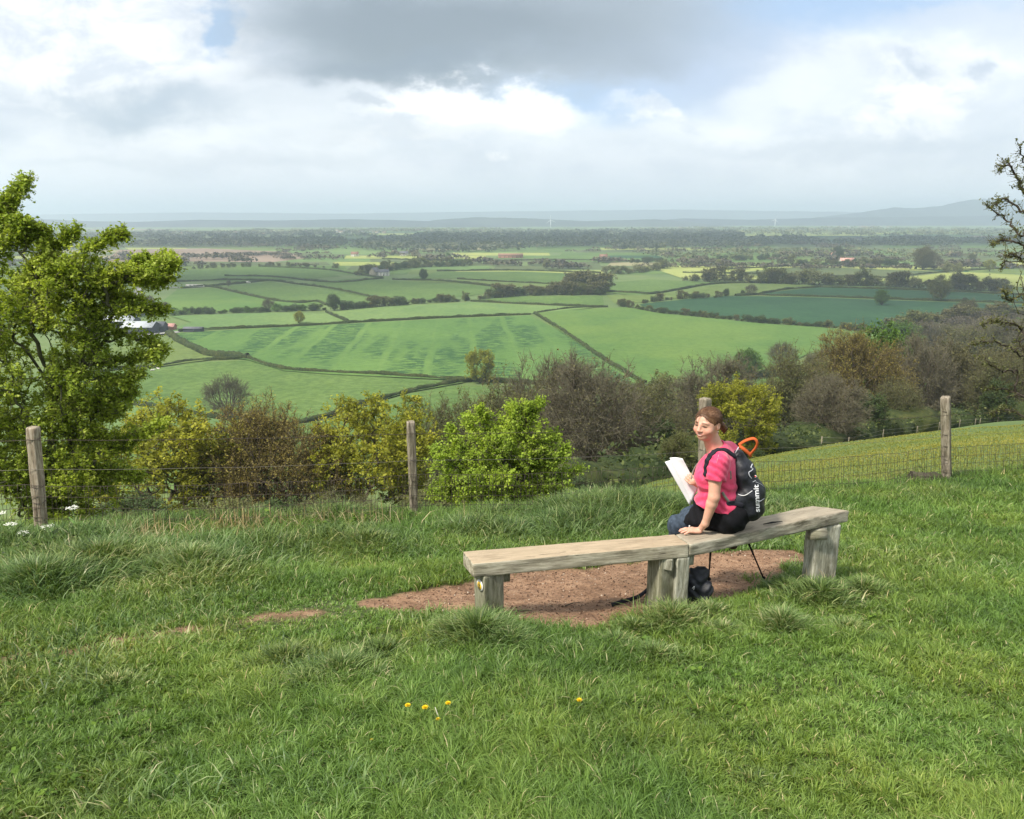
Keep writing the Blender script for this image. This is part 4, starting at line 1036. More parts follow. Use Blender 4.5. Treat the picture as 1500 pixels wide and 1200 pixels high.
thorn('budding_oak', 10.5, (1640, 760),
      [(1540, 480, 60, 170, .9, 3), (1600, 420, 90, 220, 1.0, 4)],
      [[(1560, 330), (1510, 270), (1492, 212)], [(1560, 340), (1500, 280), (1478, 240), (1462, 250)], [(1560, 360), (1500, 310), (1468, 292), (1458, 300)], [(1560, 380), (1500, 345), (1470, 320), (1444, 300)], [(1560, 400), (1500, 360), (1468, 352), (1452, 360)], [(1560, 330), (1515, 300), (1490, 262)], [(1570, 420), (1510, 390), (1480, 372), (1466, 395)], [(1560, 460), (1510, 430), (1478, 440), (1470, 425)],
       [(1560, 500), (1500, 480), (1460, 470), (1438, 476)], [(1560, 540), (1500, 520), (1455, 500), (1425, 505)], [(1560, 560), (1500, 545), (1460, 540), (1432, 520)], [(1560, 600), (1510, 585), (1470, 570), (1440, 572)], [(1560, 620), (1510, 612), (1475, 600), (1450, 606)]],
      'oak with dark budding twigs reaching in from the right edge', 'tree', 700, 26, 9000, .026, (BARKD, TWM, LF['olive']), 14, twr=.0035, twl=.10, ntwig=2, sh_w=.035, tr=.12)

# ---------------------------------------------------------------- grass
def grass_mat(name, stops, sc=.9, tr=.3):
    m, t, b = material(name)
    c = t.ramp(t.attr('rnd'), stops)
    geo = t.new('ShaderNodeNewGeometry').outputs['Position']
    n = t.noise(geo, sc, 4, .6)
    c = t.mix(t.rng(n, .35, .65, 0, .75), c, t.vec('MULTIPLY', c, (1.38, 1.10, .93)))
    t.put(b.inputs['Base Color'], c); b.inputs['Roughness'].default_value = .45; b.inputs['Specular IOR Level'].default_value = .35
    s = t.new('ShaderNodeBsdfTranslucent'); t.put(s.inputs[0], t.vec('MULTIPLY', c, (1.2, 1.15, .6)))
    x = t.new('ShaderNodeMixShader'); x.inputs[0].default_value = tr
    t.l.new(b.outputs[0], x.inputs[1]); t.l.new(s.outputs[0], x.inputs[2]); t.l.new(x.outputs[0], m.node_tree.nodes['Material Output'].inputs[0])
    return m
G1 = grass_mat('short_grass', [(0, (.060, .118, .022)), (.3, (.122, .222, .040)), (.62, (.198, .322, .070)), (.86, (.29, .41, .11)), (.95, (.39, .45, .17)), (1, (.54, .50, .29))])
G2 = grass_mat('long_grass', [(0, (.040, .080, .022)), (.3, (.090, .165, .044)), (.6, (.16, .255, .078)), (.85, (.26, .35, .14)), (1, (.43, .44, .25))])
G4 = grass_mat('meadow_turf', [(0, (.10, .13, .022)), (.5, (.19, .225, .040)), (1, (.30, .31, .07))], .12)
G3 = grass_mat('dry_stalks', [(0, (.30, .24, .12)), (.6, (.48, .41, .24)), (1, (.62, .56, .38))], 2, .2)
def blades(name, X, Y, Hh, Wd, lean, rnd, mat, label, dirn=None, seed=1, parent=None, z0=None, kind='stuff', bend=1.0):
    rng = np.random.default_rng(seed); n = len(X)
    Z = (height(X, Y) if z0 is None else z0) - .006
    a = rng.uniform(0, 2 * np.pi, n) if dirn is None else dirn
    f = rng.uniform(0, 2 * np.pi, n)            # facing of the blade
    lx, ly = np.cos(a) * lean, np.sin(a) * lean
    wx, wy = np.cos(f) * Wd * .5, np.sin(f) * Wd * .5
    B = np.stack([X, Y, Z], -1); w = np.stack([wx, wy, 0 * wx], -1)
    k = Hh[:, None]
    l = np.stack([lx, ly, 0 * lx], -1) * k
    up = np.array([0, 0, 1.])
    M1 = B + l * .22 + up * k * .45; M2 = B + l * .60 * bend + up * k * (.80 - .10 * lean[:, None] * bend)
    T = B + l * 1.15 * bend + up * k * (1.0 - .28 * lean[:, None] * bend)
    V = np.stack([B - w, B + w, M1 - w * .95, M1 + w * .95, M2 - w * .6, M2 + w * .6, T], 1).reshape(-1, 3)
    b = (np.arange(n) * 7)[:, None]
    q1 = b + np.array([[0, 1, 3, 2]]); q2 = b + np.array([[2, 3, 5, 4]]); t3 = b + np.array([[4, 5, 6]])
    L = np.concatenate([q1, q2, t3], 1).ravel(); S = np.tile([4, 4, 3], n)
    o = mesh_np(name, V, L, S, mat, parent, {'rnd': np.repeat(np.clip(rnd, 0, 1), 7)})
    if kind: tag(o, label, None, None, kind)
    return o
def visible_ok(X, Y):
    return np.abs(X) < Y * .72 + .5
BENCH_FEET = []
TUFTS = [  # px, py, radius, height, n
 (702, 942, .22, .21, 3200), (745, 950, .14, .14, 800), (662, 938, .14, .15, 800), (985, 918, .22, .17, 1900), (1040, 905, .18, .12, 900), (930, 925, .15, .10, 700), (1145, 925, .15, .17, 1300), (1200, 880, .30, .17, 2400), (1265, 872, .22, .14, 1400), (1150, 868, .16, .13, 900), (830, 960, .16, .10, 700),
 (1060, 930, .15, .10, 700), (960, 965, .2, .11, 900), (500, 990, .4, .12, 3000), (420, 970, .3, .11, 1800), (560, 960, .2, .10, 900), (170, 1005, .25, .08, 900), (1240, 930, .2, .11, 800), (900, 950, .12, .12, 700), (450, 1010, .3, .10, 1500), (1100, 1150, .2, .07, 600)]
def lawn():
    rng = np.random.default_rng(42)
    # short sward: more blades near the eye
    n = 1020000
    y = 1.6 * (12.0 / 1.6) ** (rng.random(n) ** 1.10)
    x = rng.uniform(-1, 1, n) * (y * .74 + 1.1)
    fy = fence_y(x); keep = y < fy + .5
    x, y = x[keep], y[keep]
    # tufty: pull part of the blades to clump centres
    cell = .075
    ci, cj = np.floor(x / cell), np.floor(y / cell)
    cx = (ci + _h(ci, cj, 3)) * cell; cyy = (cj + _h(ci, cj, 4)) * cell
    pull = (rng.random(len(x)) < .6) * rng.uniform(.3, .85, len(x))
    ox, oy = x - cx, y - cyy
    x = x - ox * pull; y = y - oy * pull
    sm = soil_mask(x, y)
    dens = fbm(x * 1.7, y * 1.7, 61, 3)
    k = (rng.random(len(x)) > sm * 1.02)
    x, y, ox, oy, pull, dens = x[k], y[k], ox[k], oy[k], pull[k], dens[k]
    e = fence_y(x) - y
    patch = fbm(x * .9, y * .9, 71, 3); clumpv = _h(np.floor(x / cell), np.floor(y / cell), 8)
    strip = 1 - sstep(.2, 2.0, e + (patch - .5) * 1.6)
    pathd = line_d(x, y, PATH); worn = 1 - sstep(.1, .6, pathd)
    h = .026 + .042 * sstep(.38, .66, patch) + .028 * clumpv + .10 * strip
    h *= (1 - .5 * worn) * rng.uniform(.55, 1.35, len(x))
    dist = np.hypot(x, y)
    wd = (.0026 + .00050 * dist) * rng.uniform(.7, 1.3, len(x))
    lean = rng.uniform(.15, 1.1, len(x))
    dirn = np.where(pull > 0, np.arctan2(oy, ox) + rng.normal(size=len(x)) * .8, rng.uniform(0, 6.28, len(x)))
    tone = .5 * fbm(x * 1.3, y * 1.3, 91, 3) + .25 * clumpv
    rnd = np.clip(tone - .12 * strip - .10 * sstep(.4, .65, patch) + rng.normal(size=len(x)) * .17 + .16 * worn, 0, .96)
    dry = rng.random(len(x)) < .018 + .05 * worn; rnd[dry] = 1
    blades('grass', x, y, h, wd, lean, rnd, G1, 'short green grass covering the hilltop round the bench', dirn, 2)
    # longer blue green grass: fence strip, patches and tufts
    X = []; Yy = []; Hh = []; Dn = []; Ln = []
    n = 150000
    x = rng.uniform(-7.5, 8.5, n); fyv = fence_y(x); e = np.abs(rng.normal(size=n)) * .75 - .35; y = fyv - e
    pt = fbm(x * 1.1, y * 1.1, 55, 3)
    k = visible_ok(x, y) & (rng.random(n) < sstep(.30, .55, pt) * .9 + .15) & (rng.random(n) > soil_mask(x, y))
    x, y, pt, e = x[k], y[k], pt[k], e[k]
    right = sstep(1, 5, x)
    hh = (.12 + .20 * sstep(.35, .7, pt)) * rng.uniform(.5, 1.25, len(x)) * (1 - .60 * right) * (1 - .5 * sstep(.6, 1.7, e))
    X.append(x); Yy.append(y); Hh.append(hh); Dn.append(rng.uniform(0, 6.28, len(x))); Ln.append(rng.uniform(.2, 1.0, len(x)))
    # the bank of long grass behind the bench and at the left
    for (px, py, r, hgt, m) in [(860, 775, .9, .24, 9000), (700, 785, .8, .20, 6000), (960, 755, .5, .20, 3500), (150, 830, .9, .24, 8000), (60, 860, .6, .24, 5000), (280, 830, .8, .20, 6000), (400, 810, .7, .16, 4000), (1060, 740, .4, .16, 1500), (540, 800, .7, .16, 4500), (1400, 715, .5, .14, 2500), (1250, 730, .4, .12, 1500), (1180, 722, .3, .16, 1200)] + TUFTS:
        c = gpt(px, py); a = rng.uniform(0, 6.28, m); rr_ = r * np.abs(rng.normal(size=m)) * .55 * (.55 + .9 * vnoise(np.cos(a) * 1.7 + px, np.sin(a) * 1.7 + py, 5))
        x = c[0] + np.cos(a) * rr_; y = c[1] + np.sin(a) * rr_ * .9
        X.append(x); Yy.append(y); Hh.append(hgt * rng.uniform(.3, 1.2, m) * (1 - .35 * np.clip(rr_ / r, 0, 1))); Dn.append(a + rng.normal(size=m) * 1.0); Ln.append(.15 + .55 * np.clip(rr_ / r, 0, 1) + rng.uniform(0, .55, m))
    # loose longer patches over the lawn
    n = 60000
    y = 2.3 + rng.random(n) * 6; x = rng.uniform(-1, 1, n) * (y * .72 + .4)
    pt = fbm(x * .8 + 4, y * .8, 57, 3); k = (rng.random(n) < sstep(.50, .68, pt)) & (rng.random(n) > soil_mask(x, y) * 1.3) & (y < fence_y(x))
    x, y = x[k], y[k]
    X.append(x); Yy.append(y); Hh.append(rng.uniform(.05, .12, len(x))); Dn.append(rng.uniform(0, 6.28, len(x))); Ln.append(rng.uniform(.3, 1.2, len(x)))
    X, Yy, Hh, Dn, Ln = map(np.concatenate, (X, Yy, Hh, Dn, Ln))
    dist = np.hypot(X, Yy)
    rnd = np.clip(.18 + .55 * fbm(X * 1.5, Yy * 1.5, 66, 2) + rng.normal(size=len(X)) * .25, 0, .97); rnd[rng.random(len(X)) < .012] = 1
    blades('long_grass', X, Yy, Hh, (.0042 + .0006 * dist) * rng.uniform(.6, 1.5, len(X)), Ln, rnd, G2, 'longer dark green grass in tufts along the fence and round the bench legs', Dn, 3)
    # meadow below the fence on the right
    n = 150000
    d = 8.5 * (60 / 8.5) ** rng.random(n); az = rng.uniform(.02, .95, n); x = az * d / np.hypot(1, az) ; y = d / np.hypot(1, az)
    k = y > fence_y(x) + .2; x, y = x[k], y[k]; dist = np.hypot(x, y)
    blades('meadow_grass', x, y, (.03 + .0006 * dist) * rng.uniform(.6, 1.3, len(x)), .0015 + .0008 * dist, rng.uniform(.4, 1.2, len(x)), np.clip(.30 + .4 * fbm(x * .3, y * .3, 5, 3) + rng.normal(size=len(x)) * .1, 0, .94), G4, 'grazed grass of the sloping meadow beyond the fence', None, 4)
    # straw coloured dead stalks
    X = []; Yy = []; Hh = []
    for (px, py, r, m, hg) in [(230, 800, .25, 90, .28), (330, 790, .5, 260, .22), (370, 785, .3, 160, .26), (480, 778, .35, 200, .22), (500, 775, .2, 110, .18), (225, 805, .12, 70, .2), (880, 745, .3, 60, .2), (120, 830, .3, 40, .2), (560, 780, .3, 60, .25), (1330, 712, .25, 60, .12), (1200, 872, .2, 40, .14)]:
        c = gpt(px, py); X.append(c[0] + rng.normal(size=m) * r * .6); Yy.append(c[1] + rng.normal(size=m) * r * .5); Hh.append(hg * rng.uniform(.4, 1.4, m))
    for px, hg in ((371, .72), (376, .50), (345, .45), (300, .34), (560, .5), (680, .42), (478, .35)):
        c = gpt(px, 785); X.append([c[0]]); Yy.append([c[1] + .1]); Hh.append([hg])
    X, Yy, Hh = map(np.concatenate, (X, Yy, Hh))
    blades('dry_grass', X, Yy, Hh, np.full(len(X), .006), rng.uniform(.05, .9, len(X)) * (Hh < .3) + .08, rng.random(len(X)), G3, 'straw coloured dead grass stalks at the fence foot', None, 6)
lawn()

def rosettes():
    rng = np.random.default_rng(12); C = []; D_ = []
    for i in range(420):
        y = 2.4 + rng.random() ** 1.2 * 4.8; x = rng.uniform(-1, 1) * (y * .7 + .3)
        if float(soil_mask(np.array([x]), np.array([y]))[0]) > .3 or vnoise(np.array(x * 1.1), np.array(y * 1.1), 7) < .45: continue
        z = H1(x, y); n = rng.integers(4, 9); a0 = rng.uniform(0, 6.28); r = rng.uniform(.008, .028)
        for k in range(n):
            a = a0 + k * 2.4; C.append([x + math.cos(a) * r, y + math.sin(a) * r, z + .022 + rng.random() * .022]); D_.append([math.cos(a), math.sin(a), .15])
    V, Fq, rn = leaves(rng, np.array(C), .030, 2.2, .6, dirs=np.array(D_)); tag(mesh_np('clover', V, Fq.ravel(), np.full(len(Fq), 4), LF['green'], None, {'rnd': rn}), 'broad leaved clover and weeds scattered through the turf', None, None, 'stuff')
rosettes()
# ---------------------------------------------------------------- wild flowers
YEL = simple('yellow_petals', (.85, .62, .02), .6, .2, .1); WHT = simple('white_petals', (.80, .80, .70), .7, .2, .1); STM = simple('flower_stalk', (.12, .22, .05), .6, .3, .2)
def dandelion(px, py, h, r, label, closed=False):
    h *= 1.7; r *= .85
    c = gpt(px, py); root = empty('dandelion', c, label, 'flower')
    rng = np.random.default_rng(int(px)); lean = rng.normal(size=2) * .02
    MB().tube([(0, 0, -.01), (lean[0] * .5, lean[1] * .5, h * .5), (lean[0], lean[1], h)], [.0022, .002, .0018], 6).build('stalk', STM if not closed else WHT, root)
    b = MB()
    for k in range(34):
        a = k * 2.39996; t_ = (k / 34) ** .5; rr_ = r * t_; el = .25 + (1 - t_) * 1.2
        d_ = np.array([math.cos(a) * math.cos(el), math.sin(a) * math.cos(el), math.sin(el)]); s = np.array([-math.sin(a), math.cos(a), 0]) * r * .16
        o = np.array([lean[0], lean[1], h]); L = r * (.75 + .3 * t_)
        b.add([o - s * .4, o + d_ * L * .9 - s, o + d_ * L, o + d_ * L * .9 + s, o + s * .4], [(0, 1, 2, 3, 4)])
    b.build('flower_head', YEL, root)
    return root
dandelion(597, 1064, .05, .018, 'yellow dandelion, left of the close pair in front of the bench')
dandelion(610, 1065, .05, .019, 'yellow dandelion, right of the close pair in front of the bench')
dandelion(650, 1062, .05, .017, 'upper yellow dandelion beside the pale bare stalk')
dandelion(646, 1070, .04, .015, 'lower yellow dandelion beside the pale bare stalk')
dandelion(840, 1047, .045, .017, 'lone yellow dandelion in the grass under the middle of the bench')
dandelion(10, 1174, .045, .021, 'yellow dandelion in the bottom left corner')
dandelion(548, 1094, .03, .009, 'tiny yellow flower below the pair of dandelions')
dandelion(760, 1060, .03, .009, 'tiny yellow flower between the lone dandelion and the stalk')
c = gpt(648, 1068)
st_ = MB().tube([c + [0, 0, 0], c + [-.012, 0, .05], c + [-.030, 0, .11]], [.0025, .0022, .0016], 6).build('flower_stalk', simple('pale_stalk', (.6, .58, .45), .7), None)
tag(st_, 'pale bare leaning stalk between two dandelions', 'stalk')
def cow_parsley(px, py, top, label, Yoff=0.0):
    c = gpt(px, py); c[1] += Yoff; c[2] = H1(c[0], c[1]); root = empty('cow_parsley', c, label, 'flower')
    rt = ray(px, top); zt = rt[2] * c[1] / rt[1] - c[2]
    rng = np.random.default_rng(int(px * 3)); b = MB(); f = MB()
    b.tube([(0, 0, 0), (rng.normal() * .02, 0, zt * .6), (0, 0, zt * .93)], [.004, .003, .002], 6)
    for k in range(9):
        a = k * .7; e = np.array([math.cos(a) * .035, math.sin(a) * .035, zt + rng.normal() * .008])
        b.tube([(0, 0, zt * .93), e], [.0014, .001], 4)
        for j in range(10):
            q = e + rng.normal(size=3) * [.009, .009, .004]; s = .0045
            f.add([q + [-s, -s, 0], q + [s, -s, .001], q + [s, s, 0], q + [-s, s, .001]], [(0, 1, 2, 3)])
    for k in range(14):
        zz = zt * rng.uniform(.1, .6); a = rng.uniform(0, 6.28); d_ = np.array([math.cos(a), math.sin(a), .3]); q = np.array([0, 0, zz])
        for m_ in range(5):
            p_ = q + d_ * (.02 + .022 * m_); s = np.array([-math.sin(a), math.cos(a), 0]) * .016 * (1.2 - m_ * .15)
            b.add([p_ - d_ * .01, p_ - s, p_ + d_ * .012, p_ + s], [(0, 1, 2, 3)])
    b.build('stem', STM, root); f.build('flower_head', WHT, root)
cow_parsley(8, 800, 752, 'cow parsley with white heads at the very left edge')
cow_parsley(22, 805, 768, 'cow parsley with white heads left of the leaning post')
cow_parsley(36, 806, 781, 'low cow parsley just left of the foot of the leaning post')
cow_parsley(73, 800, 772, 'cow parsley just right of the foot of the leaning post')
cow_parsley(114, 800, 744, 'tall thin cow parsley a little right of the leaning post')
cow_parsley(62, 808, 800, 'small cow parsley in front of the leaning post')
cow_parsley(186, 800, 788, 'cow parsley with white head, left of two beyond the tall grass')
cow_parsley(228, 798, 786, 'cow parsley with white head, right of two beyond the tall grass')
def nettles(pts, label, name='nettle_patch', hg=.35, leaf=.045, lf='dark'):
    rng = np.random.default_rng(len(label)); b = []; P = []
    c0 = gpt(*pts[0][:2]); root = empty(name, c0, label, 'plant'); m = MB(); LC = []
    for px, py, n, r in pts:
        c = gpt(px, py)
        for i in range(n):
            x, y = c[0] + rng.normal() * r, c[1] + rng.normal() * r * .6; z = H1(x, y); h = hg * rng.uniform(.5, 1.2); lx = rng.normal() * .06
            m.tube([np.array([x, y, z]) - c0, np.array([x + lx, y, z + h]) - c0], [.0028, .0015], 5)
            for q in range(14):
                f = q / 14; LC.append(np.array([x + lx * f, y, z + h * (.15 + .85 * f)]) - c0 + rng.normal(size=3) * [.025, .025, .008])
    m.build('stem', STM, root)
    V, Fq, rn = leaves(rng, np.array(LC), leaf, .8, .5); mesh_np('foliage', V, Fq.ravel(), np.full(len(Fq), 4), LF[lf], root, {'rnd': rn})
nettles([(95, 815, 26, .25), (40, 830, 16, .22)], 'dark nettle clump at the foot of the leaning post', hg=.22)
nettles([(470, 780, 16, .22), (545, 775, 22, .2)], 'leafy weeds left of the middle fence post', 'weeds', .2, .05, 'green')
nettles([(1320, 705, 16, .14), (1345, 698, 8, .1)], 'bramble sprays over the old log by the right post', 'bramble', .22, .035, 'olive')
# ---------------------------------------------------------------- weathered timber
def wood_mat(name, c1, c2, dark=.5, moss=.0, scale=1.0, top=None):
    """grain along local X; top: colour of upward faces that people sit on"""
    m, t, b = material(name)
    co = t.new('ShaderNodeTexCoord').outputs['Object']
    g = t.noise(t.mapping(co, scale=(3.0 * scale, 22 * scale, 22 * scale)), 1.6, 8, .7, .5)
    g2 = t.noise(t.mapping(co, scale=(1.2 * scale, 90 * scale, 90 * scale)), 1.5, 5, .6)
    bl = t.noise(t.mapping(co, scale=(3 * scale, 8 * scale, 8 * scale)), 1.5, 5, .65)
    col = t.ramp(g, [(.30, (c1[0] * .45, c1[1] * .45, c1[2] * .45)), (.45, c1), (.62, c2), (.8, (min(c2[0] * 1.25, 1), min(c2[1] * 1.25, 1), min(c2[2] * 1.25, 1)))])
    col = t.mix(t.rng(g2, .5, .72, 0, .6), col, t.vec('MULTIPLY', col, (.45, .43, .40)))
    col = t.mix(t.rng(bl, .50, .70, 0, dark), col, t.vec('MULTIPLY', col, (.42, .40, .37)))
    if moss: col = t.mix(t.rng(t.noise(co, 3.5, 4, .6), .40, .62, 0, moss), col, (.13, .15, .055, 1))
    nz = t.new('ShaderNodeSeparateXYZ'); t.l.new(t.new('ShaderNodeNewGeometry').outputs['Normal'], nz.inputs[0])
    if top:
        tc = t.mix(t.rng(g, .3, .7), (*[v * .72 for v in top], 1), (*top, 1))
        tc = t.mix(t.rng(bl, .52, .75, 0, .5), tc, t.vec('MULTIPLY', tc, (.6, .58, .55)))
        tc = t.mix(t.rng(g2, .56, .72, 0, .5), tc, t.vec('MULTIPLY', tc, (.5, .48, .45)))
        col = t.mix(t.rng(nz.outputs[2], .6, .9), col, tc)
    cr = t.new('ShaderNodeTexNoise'); 
    crack = t.rng(t.noise(t.mapping(co, scale=(1.3 * scale, 22 * scale, 22 * scale)), 2.4, 3, .5, 1.0), .27, .33, 1, 0)
    col = t.mix(t.math('MULTIPLY', crack, .85), col, (.02, .016, .012, 1))
    t.put(b.inputs['Base Color'], col); b.inputs['Roughness'].default_value = .9
    hgt = t.math('SUBTRACT', t.math('ADD', g, t.math('MULTIPLY', g2, .5)), t.math('MULTIPLY', crack, 1.2))
    t.put(b.inputs['Normal'], t.bump(hgt, .8, .006))
    return m
W_SEAT = wood_mat('seat_timber', (.31, .275, .20), (.52, .475, .365), .6, .08, 1.0, top=(.47, .37, .25))
W_SEAT2 = wood_mat('seat_timber_grey', (.28, .25, .19), (.50, .46, .36), 1.0, .08, 1.0, top=(.39, .335, .25))
W_LEG = wood_mat('leg_timber', (.20, .185, .135), (.37, .35, .27), .9, .35)
W_LEGP = wood_mat('pale_leg_timber', (.30, .29, .22), (.56, .55, .45), .9, .1)
W_POST = wood_mat('post_timber', (.20, .165, .12), (.38, .33, .26), .6, .15, 1.2)
W_POSTL = wood_mat('post_timber_pale', (.27, .215, .15), (.46, .40, .31), .5, .05, 1.2)
def solid(name, top, thick, mat, parent, nx=60, ny=8, nz=5, amp=.003, seed=0, bev=.006, bow=0.0):
    """timber with the given four top corners (FL, FR, BR, BL, world); object axes along its length"""
    FL, FR, BR, BL = [np.asarray(v, float) for v in top]
    ex = (FR - FL) / np.linalg.norm(FR - FL); ez = np.array([0, 0, 1.]); ey = np.cross(ez, ex)
    R = np.stack([ex, ey, ez], 1)
    U, Wv, T = np.meshgrid(np.linspace(0, 1, nx), np.linspace(0, 1, ny), np.linspace(0, 1, nz), indexing='ij')
    P = (FL * (1 - U[..., None]) + FR * U[..., None]) * (1 - Wv[..., None]) + (BL * (1 - U[..., None]) + BR * U[..., None]) * Wv[..., None]
    P = P - np.array([0, 0, 1.]) * (T * thick)[..., None]
    P = P + ez * (np.sin(np.pi * U) * bow)[..., None]
    # rounded long edges and a worn surface
    r = bev
    for A in (Wv, T):
        pass
    loc = (FL + FR + BR + BL) / 4 - ez * thick / 2
    Q = (P - loc) @ R
    w = np.linalg.norm(BL - FL); hy = Q[..., 1]; hz = Q[..., 2]
    ny_ = fbm(Q[..., 0] * 9 + seed, Q[..., 2] * 40 + Q[..., 1] * 31, seed, 3) - .5
    nz_ = fbm(Q[..., 0] * 7 + seed + 9, Q[..., 1] * 45 + Q[..., 2] * 11, seed + 3, 3) - .5
    Q[..., 1] += ny_ * amp * 2.2; Q[..., 2] += nz_ * amp * 1.6
    Q[..., 0] += (fbm(Q[..., 1] * 30, Q[..., 2] * 30, seed + 5, 2) - .5) * amp * 2 * ((U < .01) | (U > .99))
    idx = np.arange(nx * ny * nz).reshape(nx, ny, nz); Fc = []
    def sh(a, flip):
        q = np.stack([a[:-1, :-1], a[1:, :-1], a[1:, 1:], a[:-1, 1:]], -1).reshape(-1, 4)
        Fc.append(q[:, ::-1] if flip else q)
    sh(idx[:, :, 0], False); sh(idx[:, :, -1], True); sh(idx[:, 0, :], True); sh(idx[:, -1, :], False); sh(idx[0], False); sh(idx[-1], True)
    Fc = np.vstack(Fc)
    used, inv = np.unique(Fc, return_inverse=True)
    o = mesh_np(name, Q.reshape(-1, 3)[used], inv.reshape(-1), np.full(len(Fc), 4), mat, parent)
    M = Matrix(np.vstack([np.hstack([R, loc[:, None]]), [0, 0, 0, 1]]).tolist())
    pl = Matrix.Translation(parent.location) if parent else Matrix()
    o.matrix_local = pl.inverted() @ M
    bv = o.modifiers.new('bevel', 'BEVEL'); bv.width = bev; bv.segments = 2; bv.limit_method = 'ANGLE'; bv.angle_limit = math.radians(50)
    return o
ZS = -2.11; TK = .095
fl, fr = on_z(693, 826, ZS), on_z(1009.5, 797.5, ZS); bl, br = on_z(678, 808, ZS), on_z(988, 782.5, ZS)
gl, gr = on_z(1010.5, 797.5, ZS), on_z(1245, 747.5, ZS); hl, hr = on_z(989, 782.5, ZS), on_z(1190, 740.5, ZS)
bench = empty('bench', (1.1, 4.95, H1(1.1, 4.95)), 'weathered timber bench of two angled sleepers where the woman sits', 'bench')
solid('seat_plank', (fl, fr, br, bl), TK, W_SEAT, bench, seed=1)
s2 = solid('seat_plank', (gl, gr, hr, hl), TK, W_SEAT2, bench, seed=4, amp=.006, bev=.012)
s2['label'] = 'greyer more cracked seat timber on the right'
def upright(name, cx, cy, wx, wy, ztop, zbot, ang, mat, seed=0, amp=.004, bev=.008, taper=1.0, tilt=(0, 0), parent=bench):
    """vertical timber: grain runs up, so the object's X axis points up"""
    nx, ny, nz = 26, 6, 6
    L = ztop - zbot
    U, A, B = np.meshgrid(np.linspace(0, 1, nx), np.linspace(-.5, .5, ny), np.linspace(-.5, .5, nz), indexing='ij')
    k = 1 + (taper - 1) * (1 - U)
    Q = np.stack([(U - .5) * L, A * wx * k, B * wy * k], -1)
    Q[..., 1] += (fbm(Q[..., 0] * 8 + seed, Q[..., 2] * 40, seed, 3) - .5) * amp * 2
    Q[..., 2] += (fbm(Q[..., 0] * 8 + seed + 5, Q[..., 1] * 40, seed + 2, 3) - .5) * amp * 2
    idx = np.arange(nx * ny * nz).reshape(nx, ny, nz); Fc = []
    def sh(a, flip):
        q = np.stack([a[:-1, :-1], a[1:, :-1], a[1:, 1:], a[:-1, 1:]], -1).reshape(-1, 4); Fc.append(q[:, ::-1] if flip else q)
    sh(idx[:, :, 0], True); sh(idx[:, :, -1], False); sh(idx[:, 0, :], False); sh(idx[:, -1, :], True); sh(idx[0], True); sh(idx[-1], False)
    Fc = np.vstack(Fc); used, inv = np.unique(Fc, return_inverse=True)
    o = mesh_np(name, Q.reshape(-1, 3)[used], inv.reshape(-1), np.full(len(Fc), 4), mat, parent)
    up = Vector((tilt[0], tilt[1], 1)).normalized(); a = Vector((math.cos(ang), math.sin(ang), 0)); a = (a - up * a.dot(up)).normalized(); bb = up.cross(a)
    M = Matrix(((up.x, a.x, bb.x, cx), (up.y, a.y, bb.y, cy), (up.z, a.z, bb.z, (ztop + zbot) / 2), (0, 0, 0, 1)))
    o.matrix_local = (Matrix.Translation(parent.location).inverted() if parent else Matrix()) @ M
    bv = o.modifiers.new('bevel', 'BEVEL'); bv.width = bev; bv.segments = 2; bv.limit_method = 'ANGLE'; bv.angle_limit = math.radians(50)
    return o
e1 = (fr - fl) / np.linalg.norm(fr - fl); n1 = np.array([-e1[1], e1[0], 0]); A1 = math.atan2(e1[1], e1[0])
e2 = (gr - gl) / np.linalg.norm(gr - gl); n2 = np.array([-e2[1], e2[0], 0]); A2 = math.atan2(e2[1], e2[0])
ZB = ZS - TK - .001
c = fl + e1 * .115 + n1 * .085; upright('leg', c[0], c[1], .145, .14, ZB, H1(c[0], c[1]) - .12, A1 + .34, W_LEG, 2)
lc = c
c = fl + e1 * .225 + n1 * .12
upright('bearer', c[0], c[1], .05, .10, ZB, ZB - .085, A1, W_LEG, 3)
c = fr - e1 * .035 + n1 * .05; upright('leg', c[0], c[1], .095, .10, ZB, H1(c[0], c[1]) - .12, A1 + .1, W_LEGP, 5, amp=.007)
c = fr - e1 * .145 + n1 * .10; upright('leg', c[0], c[1], .12, .16, ZB, H1(c[0], c[1]) - .12, A1 + .25, W_LEG, 6)
c = fr - e1 * .13 + n1 * .045; upright('bearer', c[0], c[1], .085, .10, ZB, ZB - .075, A1 - .6, W_LEGP, 7)
c = fr + e2 * .055 + n2 * .09; upright('bearer', c[0], c[1], .05, .10, ZB, ZB - .085, A2, W_LEGP, 8)
c = gr - e2 * .155 + n2 * .09; upright('leg', c[0], c[1], .20, .155, ZB, H1(c[0], c[1]) - .12, A2 - .2, W_LEGP, 9, amp=.009, bev=.02)
# round bearer with its cut end
c = gr - e2 * .245 + n2 * .015
bb = MB(); P_ = [c - e2 * .10 + n2 * .03 - [0, 0, TK + .048], c + e2 * .01 - n2 * .025 - [0, 0, TK + .048]]
bb.tube([np.array(p) - np.array(bench.location) for p in P_], [.045, .045], 18); bb.build('bearer', W_LEG, bench, True)
